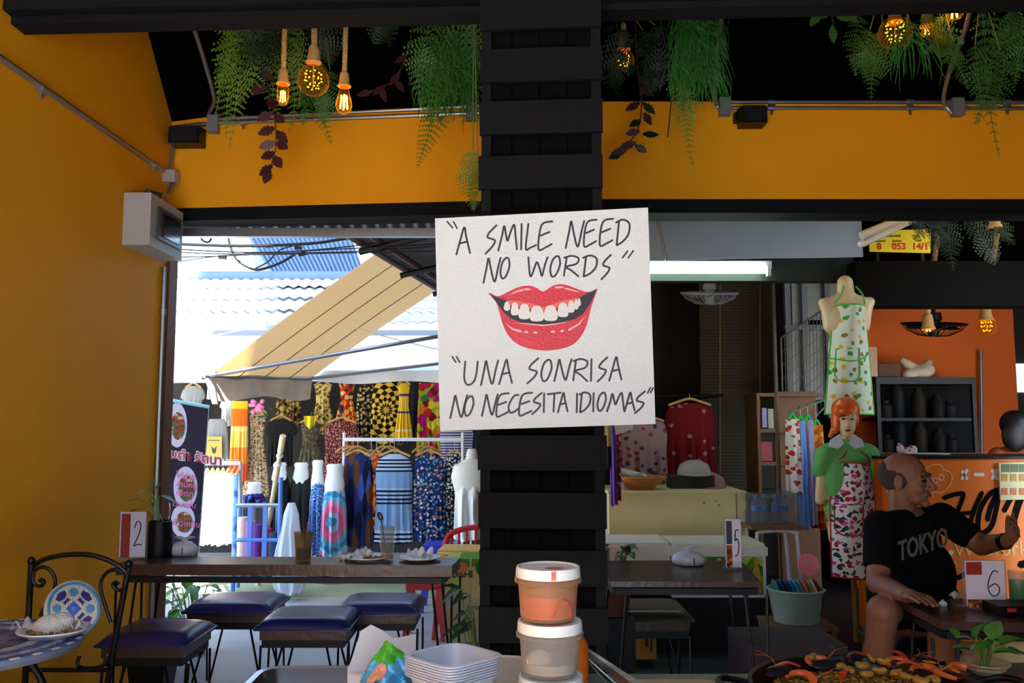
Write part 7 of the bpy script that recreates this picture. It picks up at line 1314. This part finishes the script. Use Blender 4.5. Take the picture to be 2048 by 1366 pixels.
b = MB(); b.box(Vector((p.x + .0, p.y - .061, ZM + .022)), (.03, .002, .012)); b.build('red_mark', mat('red_mark', (170, 30, 30), .5), ts, smooth=False)
p = PZ(2046, 1210, ZM); cn_ = thing('drink_glass', 'glass of bright green drink at the right edge', 'glass', Vector((p.x, p.y + .03, ZM))); b = MB(); b.lathe([(.03, 0), (.031, .12), (.029, .12), (.028, .004)], cn_.location, 20); b.build('glass_wall', M_glass, cn_); b = MB(); b.lathe([(.027, .004), (.028, .085), (.001, .085)], cn_.location, 18); b.build('drink', mat('green_drink', (60, 170, 30), .2), cn_)
# ================= serving counter in front =================
Yk = 1.75; zl = P(1096, 1128, Yk).z; SPC = .1035; ZK = zl - 3 * SPC
sv_ = thing('serving_table', 'black serving table in the foreground', 'table', (.1, 1.7, 0))
b = MB(); b.box((.25, 1.72, ZK - .02), (1.72, .8, .04)); b.build('top', mat('black_table_top', (20, 20, 22), .4), sv_, smooth=False)
for x in (-.55, 1.06):
    for y in (1.36, 2.08): b = MB(); b.box((x, y, (ZK - .04) / 2), (.05, .05, ZK - .04)); b.build('leg', M_iron, sv_, smooth=False)
M_tub = glassy('cloudy_plastic', (232, 226, 216), .16, .35); M_lid = mat('white_lid_plastic', (228, 226, 216), .45, var=.05); M_sauce = mat('orange_sauce', (190, 82, 18), .4, var=.25, vs=20); M_salt = mat('white_powder', (222, 224, 232), .9)
rl_ = .0635
for k, (dx, lb, fill, fm) in enumerate([(0, 'top plastic tub of orange sauce with stained white lid', .62, M_sauce), (.003, 'middle plastic tub half full of white powder', .3, M_salt), (.005, 'lowest plastic tub of the stack of three', .3, M_salt)]):
    zt_ = zl - k * SPC; c = Vector((P(1096, 1128, Yk).x + dx, Yk, zt_ - SPC)); t = thing('plastic_tub', lb, 'tub', c, 'stacked tubs in the foreground')
    b = MB(); r0 = .054; b.lathe([(.001, .0), (r0 - .004, .0), (r0, .006), (.0585, .070), (.0655, .071), (.0655, .078), (.058, .08), (.056, .07), (.052, .006), (.001, .004)], c, 36); b.build('bucket', M_tub if k else glassy('sauce_tinted_plastic', (244, 206, 166), .16, .35), t)
    b = MB(); b.lathe([(.001, .005), (.0515, .0065), (.0515 + .004 * fill, .07 * fill + .004), (.001, .07 * fill + .008)], c, 30); b.build('contents', fm, t)
    b = MB(); n = 72; vs = []; fs = []
    for (r, z, rib) in [(rl_ - .001, .080, 1), (rl_, .083, 1), (rl_ - .0008, .0965, 1), (rl_ - .002, .1, 0), (rl_ - .006, .1005, 0), (rl_ - .008, .097, 0), (.001, .0968, 0)]:
        for i in range(n): a = 2 * PI * i / n; q = r - (.0008 if rib and i % 2 else 0); vs.append(c + Vector((q * math.cos(a), q * math.sin(a), z + SPC - .1035)))
    for i in range(6):
        for j in range(n): fs.append((i * n + j, i * n + (j + 1) % n, (i + 1) * n + (j + 1) % n, (i + 1) * n + j))
    b.add(vs, fs); ld = b.build('lid', M_lid, t)
    if k == 0:
        b = MB(); b.ell(c + Vector((.012, -.01, .0972)), (.02, .014, .001), 12, 4); b.build('sauce_stain', M_sauce, ld); b = MB(); b.box(c + Vector((.008, -rl_ + .0003, .09)), (.009, .001, .016)); b.build('sauce_drip', M_sauce, ld, smooth=False)
        b = MB(); b.tube(cr([c + Vector((.006, -.0555, .012)), c + Vector((.016, -.0545, .035)), c + Vector((.026, -.053, .045)), c + Vector((.038, -.043, .035)), c + Vector((.042, -.036, .012))], 4), .0014, 6); b.build('handle_mark', mat('orange_brown_line', (180, 84, 34), .5), t)
    if k == 1: b = MB(); b.ell(c + Vector((-.022, -.022, .03)), (.026, .018, .02), 14, 10); b.build('powder_heap', M_salt, t)
p = Vector((P(1148, 1300, 1.9).x, 1.9, ZK)); ob = thing('squeeze_bottle', 'orange squeeze bottle behind the stacked tubs', 'bottle', p); b = MB(); b.lathe([(.028, 0), (.03, .01), (.03, .12), (.012, .15)], p, 20); b.build('body', mat('orange_bottle_plastic', (220, 110, 20), .4), ob); b = MB(); b.lathe([(.012, .15), (.004, .185)], p, 14); b.build('nozzle', mat('red_nozzle', (200, 50, 20), .4), ob)
# stacked clear boxes
cb_ = Vector((P(908, 1305, Yk).x, Yk - .02, ZK)); M_cl = glassy('frosty_clear_plastic', (236, 238, 244), .5, .3); zr_ = P(908, 1304, Yk).z
for k in range(8):
    zt_ = zr_ - k * .0048; t = thing('clear_box', ['topmost', 'second', 'third', 'fourth', 'fifth', 'sixth', 'seventh', 'lowest'][k] + ' clear plastic box of the nested stack in front', 'box', Vector((cb_.x, cb_.y, zt_ - .09)), 'nested clear boxes'); b = MB(); n = 32
    def ring(r, z): 
        out = []
        for i in range(n): a = 2 * PI * i / n + PI / 4 * 0; q = 1 / (abs(math.cos(a)) ** 6 + abs(math.sin(a)) ** 6) ** (1 / 6); v = Matrix.Rotation(.80, 3, 'Z') @ Vector((r * q * math.cos(a), r * q * math.sin(a), 0)); out.append(Vector((cb_.x, cb_.y, z)) + v)
        return out
    vs = []; 
    for (r, z) in ((.046, zt_ - .09), (.066, zt_ - .002), (.074, zt_ - .002), (.074, zt_), (.0655, zt_), (.045, zt_ - .0885)): vs += ring(r, z)
    fs = [(i * n + j, i * n + (j + 1) % n, (i + 1) * n + (j + 1) % n, (i + 1) * n + j) for i in range(5) for j in range(n)] + [tuple(range(n))[::-1], tuple(5 * n + j for j in range(n))]; b.add(vs, fs); b.build('box_wall', M_cl, t, ang=50)
b = MB(); b.box((cb_.x, cb_.y, (ZK + zr_ - .1238) / 2), (.11, .11, zr_ - .124 - ZK), .8); b.build('box_base', M_white, label='white box supporting the clear nested boxes', cat='box', smooth=False)
# round white tub behind
p = Vector((P(1003, 1345, 1.98).x, 1.98, ZK)); rt_ = thing('round_tub', 'low round cream tub with lid behind the clear boxes', 'tub', p); b = MB(); b.lathe([(.11, 0), (.125, .03), (.125, .034)], p, 36); b.build('body', M_offw, rt_); b = MB(); b.lathe([(.13, .034), (.131, .044), (.12, .048), (.116, .044), (.001, .044)], p, 36); b.build('lid', M_offw, rt_)
# steel tray
ty = thing('steel_tray', 'shallow stainless steel tray at the front left of the table', 'tray', (-.52, 1.82, ZK)); zr2 = ZK + .035; x0, x1, y0, y1 = P(528, 1330, 2.02).x, P(752, 1330, 2.02).x, 1.62, 2.04
M_ss = mat('stainless', (170, 170, 172), .22, .95, var=.06)
def rrect(g, z, n=6):
    out = []
    for (cx, cy, a0_) in ((x1 - .04, y1 - .04, 0), (x0 + .04, y1 - .04, 90), (x0 + .04, y0 + .04, 180), (x1 - .04, y0 + .04, 270)):
        for k in range(n + 1): a = math.radians(a0_ + 90 * k / n); out.append(Vector((cx + (.04 + g) * math.cos(a), cy + (.04 + g) * math.sin(a), z)))
    return out
b = MB(); rs = [rrect(-.02, ZK + .001), rrect(0, zr2), rrect(.012, zr2 + .002), rrect(.012, zr2 - .002), rrect(-.001, zr2 - .004), rrect(-.018, ZK + .004)]; n = len(rs[0]); b.add([v for r in rs for v in r], [(i * n + j, i * n + (j + 1) % n, (i + 1) * n + (j + 1) % n, (i + 1) * n + j) for i in range(5) for j in range(n)] + [tuple(range(n))[::-1], tuple(5 * n + j for j in range(n))]); b.build('pan', M_ss, ty, ang=50)
# paper box and crisp packet
pbx = thing('paper_box', 'open white paper takeaway box behind the blue packet', 'box', Vector((P(755, 1330, 1.96).x, 1.96, ZK))); M_pap = mat('white_card', (222, 218, 216), .7, var=.03)
for pts in ([(696, 1342), (722, 1262), (742, 1249), (768, 1262), (790, 1290), (760, 1345)], [(786, 1277), (832, 1268), (832, 1300), (800, 1312)], [(768, 1262), (786, 1277), (800, 1312), (770, 1330)]):
    q = [P(x, y, 1.96 + .0006 * (x - 750)) for x, y in pts]; b = MB(); b.poly(q, (0, -1, .2), .003); b.build('flap', M_pap, pbx, smooth=False)
b = MB(); b.box(Vector((pbx.location.x, 1.99, ZK + .03)), (.13, .06, .058)); b.build('carton_body', M_pap, pbx, smooth=False)
pk_ = thing('snack_packet', 'crumpled blue and green snack packet in the foreground', 'packet', Vector((P(772, 1360, 1.82).x, 1.82, ZK)))
def pkf(u, v):
    cx = 722 + 100 * u; top = lerp_prof([(0, 1356), (.2, 1325), (.4, 1296), (.52, 1281), (.62, 1286), (.75, 1300), (.9, 1318), (1, 1345)], u); y = top + (1420 - top) * v; p = P(cx, y, 1.84); return p + Vector((0, -.05 * math.sin(PI * v) * math.sin(PI * u) + .011 * math.sin(17 * u + 11 * v) * math.sin(8 * v + 1) + .009 * math.sin(27 * v - 13 * u) * (.3 + v), 0))
m_, t_, bs_ = newmat('snack_packet_print'); tc = t_.nodes.new('ShaderNodeTexCoord'); sp_ = t_.nodes.new('ShaderNodeSeparateXYZ'); t_.links.new(tc.outputs['Generated'], sp_.inputs[0]); no = t_.nodes.new('ShaderNodeTexNoise'); no.inputs['Scale'].default_value = 6; t_.links.new(tc.outputs['Generated'], no.inputs['Vector'])
ad = t_.nodes.new('ShaderNodeMath'); ad.operation = 'MULTIPLY_ADD'; ad.inputs[1].default_value = .25; t_.links.new(no.outputs[0], ad.inputs[0]); t_.links.new(sp_.outputs['Z'], ad.inputs[2]); rp = ramp(t_, [(0, (170, 205, 220)), (.5, (90, 175, 215)), (.72, (110, 190, 225)), (.86, (90, 190, 60))]); t_.links.new(ad.outputs[0], rp.inputs[0]); t_.links.new(rp.outputs[0], bs_.inputs['Base Color']); bs_.inputs['Roughness'].default_value = .25
MB().sheet(pkf, 30, 24, .006).build('film', m_, pk_, ang=30)
for k, (x, y, w_, h_) in enumerate([(752, 1318, 14, 9), (766, 1326, 15, 9), (756, 1330, 10, 6)]):
    b = MB(); b.poly([pkf((x + w_ * math.cos(a) - 722) / 100, .3 + .012 * h_ * math.sin(a)) + Vector((0, -.012, 0)) for a in [i * PI / 5 for i in range(10)]], (0, -1, 0), .002); b.build('printed_crisp', mat('crisp_print_%d' % k, (226, 160, 130), .4), pk_, smooth=False)
# steel bar, board
a, c = P(1172, 1296, 2.0), P(1282, 1372, 1.75); d = (c - a).normalized(); sd = d.cross(Vector((0, 0, 1))).normalized(); tg = thing('tongs', 'flat stainless steel tongs arm right of the stacked tubs', 'tongs', c); b = MB(); b.hexa([a - sd * .004, a + sd * .004, a + sd * .004 - Vector((0, 0, .015)), a - sd * .004 - Vector((0, 0, .015))], [c - sd * .010, c + sd * .010, c + sd * .010 - Vector((0, 0, .016)), c - sd * .010 - Vector((0, 0, .016))]); b.build('arm', M_ss, tg, smooth=False); b = MB(); b.hexa([a + Vector((.0, 0, -.02)) - sd * .004, a + Vector((0, 0, -.02)) + sd * .004, a + sd * .004 - Vector((0, 0, .024)), a - sd * .004 - Vector((0, 0, .024))], [c + Vector((-.02, 0, -.03)) - sd * .01, c + Vector((-.02, 0, -.03)) + sd * .01, c + Vector((-.02, 0, -.034)) + sd * .01, c + Vector((-.02, 0, -.034)) - sd * .01]); b.build('lower_arm', M_ss, tg, smooth=False)
p = PZ(1345, 1362, ZK + .018); cbd = thing('cutting_board', 'pale wooden cutting board with rounded corner in the foreground', 'board', (p.x, p.y - .06, ZK)); b = MB(); n = 7; pts = []
for (sx, sy, a0_) in ((1, 1, 0), (-1, 1, 90), (-1, -1, 180), (1, -1, 270)):
    for k in range(n): a = math.radians(a0_ + 90 * k / (n - 1)); pts.append(Vector((p.x + sx * .065 + .03 * math.cos(a), p.y - .07 + sy * .05 + .03 * math.sin(a), ZK + .001)))
b.poly(pts, (0, 0, 1), .018); b.build('board', mat('pale_board', (190, 160, 104), .6, var=.1), cbd, smooth=False)
# ---- paella ----
zp = .80; PC = Vector((P(1740, 1340, 1.9).x, 1.90, zp)); PR = .245; pa = thing('paella_pan', 'wide black paella pan full of seafood rice in the foreground', 'pan', Vector((PC.x, PC.y, zp - .05)))
M_pan = mat('seasoned_steel', (38, 38, 38), .35, .7, var=.3, vs=14)
b = MB(); b.lathe([(.001, -.05), (PR * .9, -.05), (PR, 0), (PR + .006, .002), (PR + .004, .005), (PR - .004, .003), (PR * .89, -.045), (.001, -.045)], PC, 56); b.build('dish', M_pan, pa)
for sx in (-1, 1):
    c = PC + Vector((sx * PR, 0, -.004)); b = MB(); b.tube(cr([c + Vector((0, -.05, 0)), c + Vector((sx * .05, -.045, .012)), c + Vector((sx * .075, 0, .016)), c + Vector((sx * .05, .045, .012)), c + Vector((0, .05, 0))], 5), .007, 8); b.build('handle', M_iron, pa)
b = MB(); b.box((PC.x, PC.y, (ZK + zp - .052) / 2), (.3, .3, zp - .052 - ZK)); b.build('pan_stand', M_iron, label='black block stand under the paella pan', cat='stand', smooth=False)
M_rice = [mat('saffron_rice', (176, 132, 38), .6, var=.4, vs=60), mat('dark_rice', (110, 84, 36), .6, var=.4, vs=60)]
b = MB(); b.lathe([(.001, -.014), (PR * .5, -.018), (PR * .8, -.028), (PR * .89, -.038), (PR * .88, -.045), (.001, -.045)], PC, 40); b.build('rice_bed', M_rice[1], label='bed of saffron rice filling the paella pan', cat='rice', kind='stuff')
for kk in range(2):
    b = MB(); oc = [(0, 1, 2), (0, 2, 3), (0, 3, 4), (0, 4, 1), (5, 2, 1), (5, 3, 2), (5, 4, 3), (5, 1, 4)]
    for k in range(1600):
        rad = PR * .86 * math.sqrt(R.random()); a = R.uniform(0, 2 * PI); zz = -.016 - .018 * (rad / PR) ** 2; M = Matrix.Rotation(R.uniform(0, 6.28), 3, 'Z') @ Matrix.Rotation(R.uniform(-.5, .5), 3, 'Y'); c = PC + Vector((rad * math.cos(a), rad * math.sin(a), zz + R.uniform(0, .008)))
        b.add([c + M @ Vector(v) for v in ((.0065, 0, 0), (0, .0026, 0), (0, 0, .0026), (0, -.0026, 0), (0, 0, -.0026), (-.0065, 0, 0))], oc)
    b.build('rice_grains', M_rice[kk], label='loose %s rice grains over the paella' % ['golden', 'brownish'][kk], cat='rice', kind='stuff')
M_pr = mat('cooked_prawn', (222, 104, 40), .4, var=.3, vs=40); M_ch = mat('yellow_chicken', (176, 124, 44), .5, var=.6, vs=40); M_mus = mat('mussel_shell', (30, 30, 36), .3, var=.3); M_pep = mat('red_pepper', (190, 50, 24), .4, var=.2)
def prawn(x, y, ang, label):
    c = PZ(x, y, zp - .002); t = thing('prawn', label, 'prawn', c, 'prawns on the paella'); M = Matrix.Rotation(ang, 3, 'Z'); n = 14; pts = []; rs = []
    for i in range(n): u = i / (n - 1); th = -.4 + 2.9 * u; pts.append(c + M @ Vector((.028 * math.cos(th), .028 * math.sin(th), .006 * math.sin(PI * u)))); rs.append((.0095 * (1 - .55 * u)) * (1 + .10 * (i % 2)))
    b = MB(); b.tube(pts, rs, 8); b.build('body', M_pr, t); e = pts[-1]
    b = MB(); 
    for s_ in (-1, 1): leaf(b, e, M @ Vector((-.6, -.6 + .35 * s_, .1)), .02, .008, 0)
    b.build('tail', M_pep, t)
    for s_ in (-1, 1): b = MB(); b.tube(cr([pts[0], pts[0] + M @ Vector((.02, -.02, .02)), pts[0] + M @ Vector((.05, -.03 + .02 * s_, .025))], 4), .0005, 4); b.build('feeler', M_pr, t)
for (x, y, a, lb) in [(1640, 1326, 1.2, 'orange prawn at the back left of the paella'), (1850, 1344, .3, 'orange prawn right of centre in the paella'), (1900, 1350, 2.2, 'orange prawn nearest the right handle'), (1580, 1342, 2.8, 'pinkish prawn at the left side of the paella'), (1800, 1330, .9, 'orange prawn near the paella back rim'), (1930, 1342, 1.4, 'orange prawn at the right side of the paella'), (1600, 1358, .2, 'orange prawn low at the left of the paella')]: prawn(x, y, a, lb)
for k, (x, y) in enumerate([(1725, 1332), (1745, 1318), (1768, 1324), (1790, 1346), (1810, 1352), (1735, 1348), (1700, 1340), (1760, 1342), (1622, 1316), (1840, 1362), (1680, 1332), (1870, 1358)]):
    c = PZ(x, y, zp + .004); Mx = Matrix.Rotation(k * 1.3, 3, 'Z') @ Matrix.Rotation(.5 * math.sin(k), 3, 'X'); blob('chicken_piece', [('ell', c, (.017, .010, .008), Mx), ('ell', c + Mx @ Vector((.009, .006, .002)), (.010, .007, .006), Mx), ('ell', c + Mx @ Vector((-.008, .007, .003)), (.008, .006, .006), Mx)], M_ch, None, .003, 1, label='golden chicken chunk on the paella rice', cat='food', group='chicken chunks on the paella')
for k, (x, y, a) in enumerate([(1655, 1336, .2), (1712, 1322, .9), (1560, 1350, .4), (1860, 1330, 2.4)]):
    c = PZ(x, y, zp); t = thing('mussel', ['long dark mussel shell at the left of the paella', 'dark mussel shell at the back of the paella', 'dark mussel shell at the far left of the paella', 'dark mussel shell at the right of the paella'][k], 'mussel', c, 'mussels on the paella'); M = Matrix.Rotation(a, 3, 'Z')
    for s_ in (0, 1): b = MB(); b.sheet(lambda u, v: c + M @ Vector(((u - .5) * .07, (v - .5) * .03 * math.sin(PI * (.1 + .85 * u)), .004 + s_ * .012 * v + .007 * math.sin(PI * u) * math.sin(PI * v) * (1 if s_ else -1))), 10, 6, .0015); b.build('shell', M_mus, t)
    b = MB(); b.ell(c + Vector((0, 0, .007)), (.018, .008, .004), 10, 6, M); b.build('meat', M_ch, t)
for k, (x, y, a) in enumerate([(1715, 1318, .4), (1795, 1316, 1.9), (1575, 1338, .1), (1690, 1356, 1.0), (1820, 1336, 2.6)]): c = PZ(x, y, zp + .002); M = Matrix.Rotation(a, 3, 'Z'); b = MB(); b.sheet(lambda u, v: c + M @ Vector(((u - .5) * .055, (v - .5) * .012, .006 + .008 * math.sin(PI * u))), 8, 2, .004); b.build('pepper_strip', M_pep, label=['red pepper strip at the paella back left', 'red pepper strip at the paella back right', 'red pepper strip at the far left of the paella', 'red pepper strip low in the paella middle', 'red pepper strip right of the paella middle'][k], cat='pepper', group='pepper strips on the paella')
# potted pothos behind the pan
pb = Vector((P(1972, 1350, 2.13).x, 2.13, ZK)); hp_ = P(1972, 1326, 2.13).z - ZK
t = pothos('potted_pothos', 'green pothos plant in a small beige pot behind the paella', pb, [(P(1912, 1274, 2.1), .05, .034, (-.5, -.2, .8)), (P(1952, 1278, 2.08), .07, .055, (.25, -.3, .9)), (P(1998, 1290, 2.12), .075, .05, (.8, 0, .4)), (P(1985, 1280, 2.15), .07, .05, (.4, .2, .9)), (P(1940, 1300, 2.12), .05, .035, (-.8, 0, .3)), (P(2015, 1300, 2.14), .07, .045, (.9, 0, -.1)), (P(1966, 1300, 2.05), .055, .04, (.1, -.4, .6)), (P(1985, 1306, 2.06), .06, .04, (.7, -.4, .3))], M_leaf, hp_ - .01)
b = MB(); b.lathe([(.03, 0), (.05, hp_), (.054, hp_), (.054, hp_ + .004), (.047, hp_), (.044, hp_ - .012), (.001, hp_ - .012)], pb, 26); b.build('pot', mat('beige_pot', (170, 150, 110), .6), t)
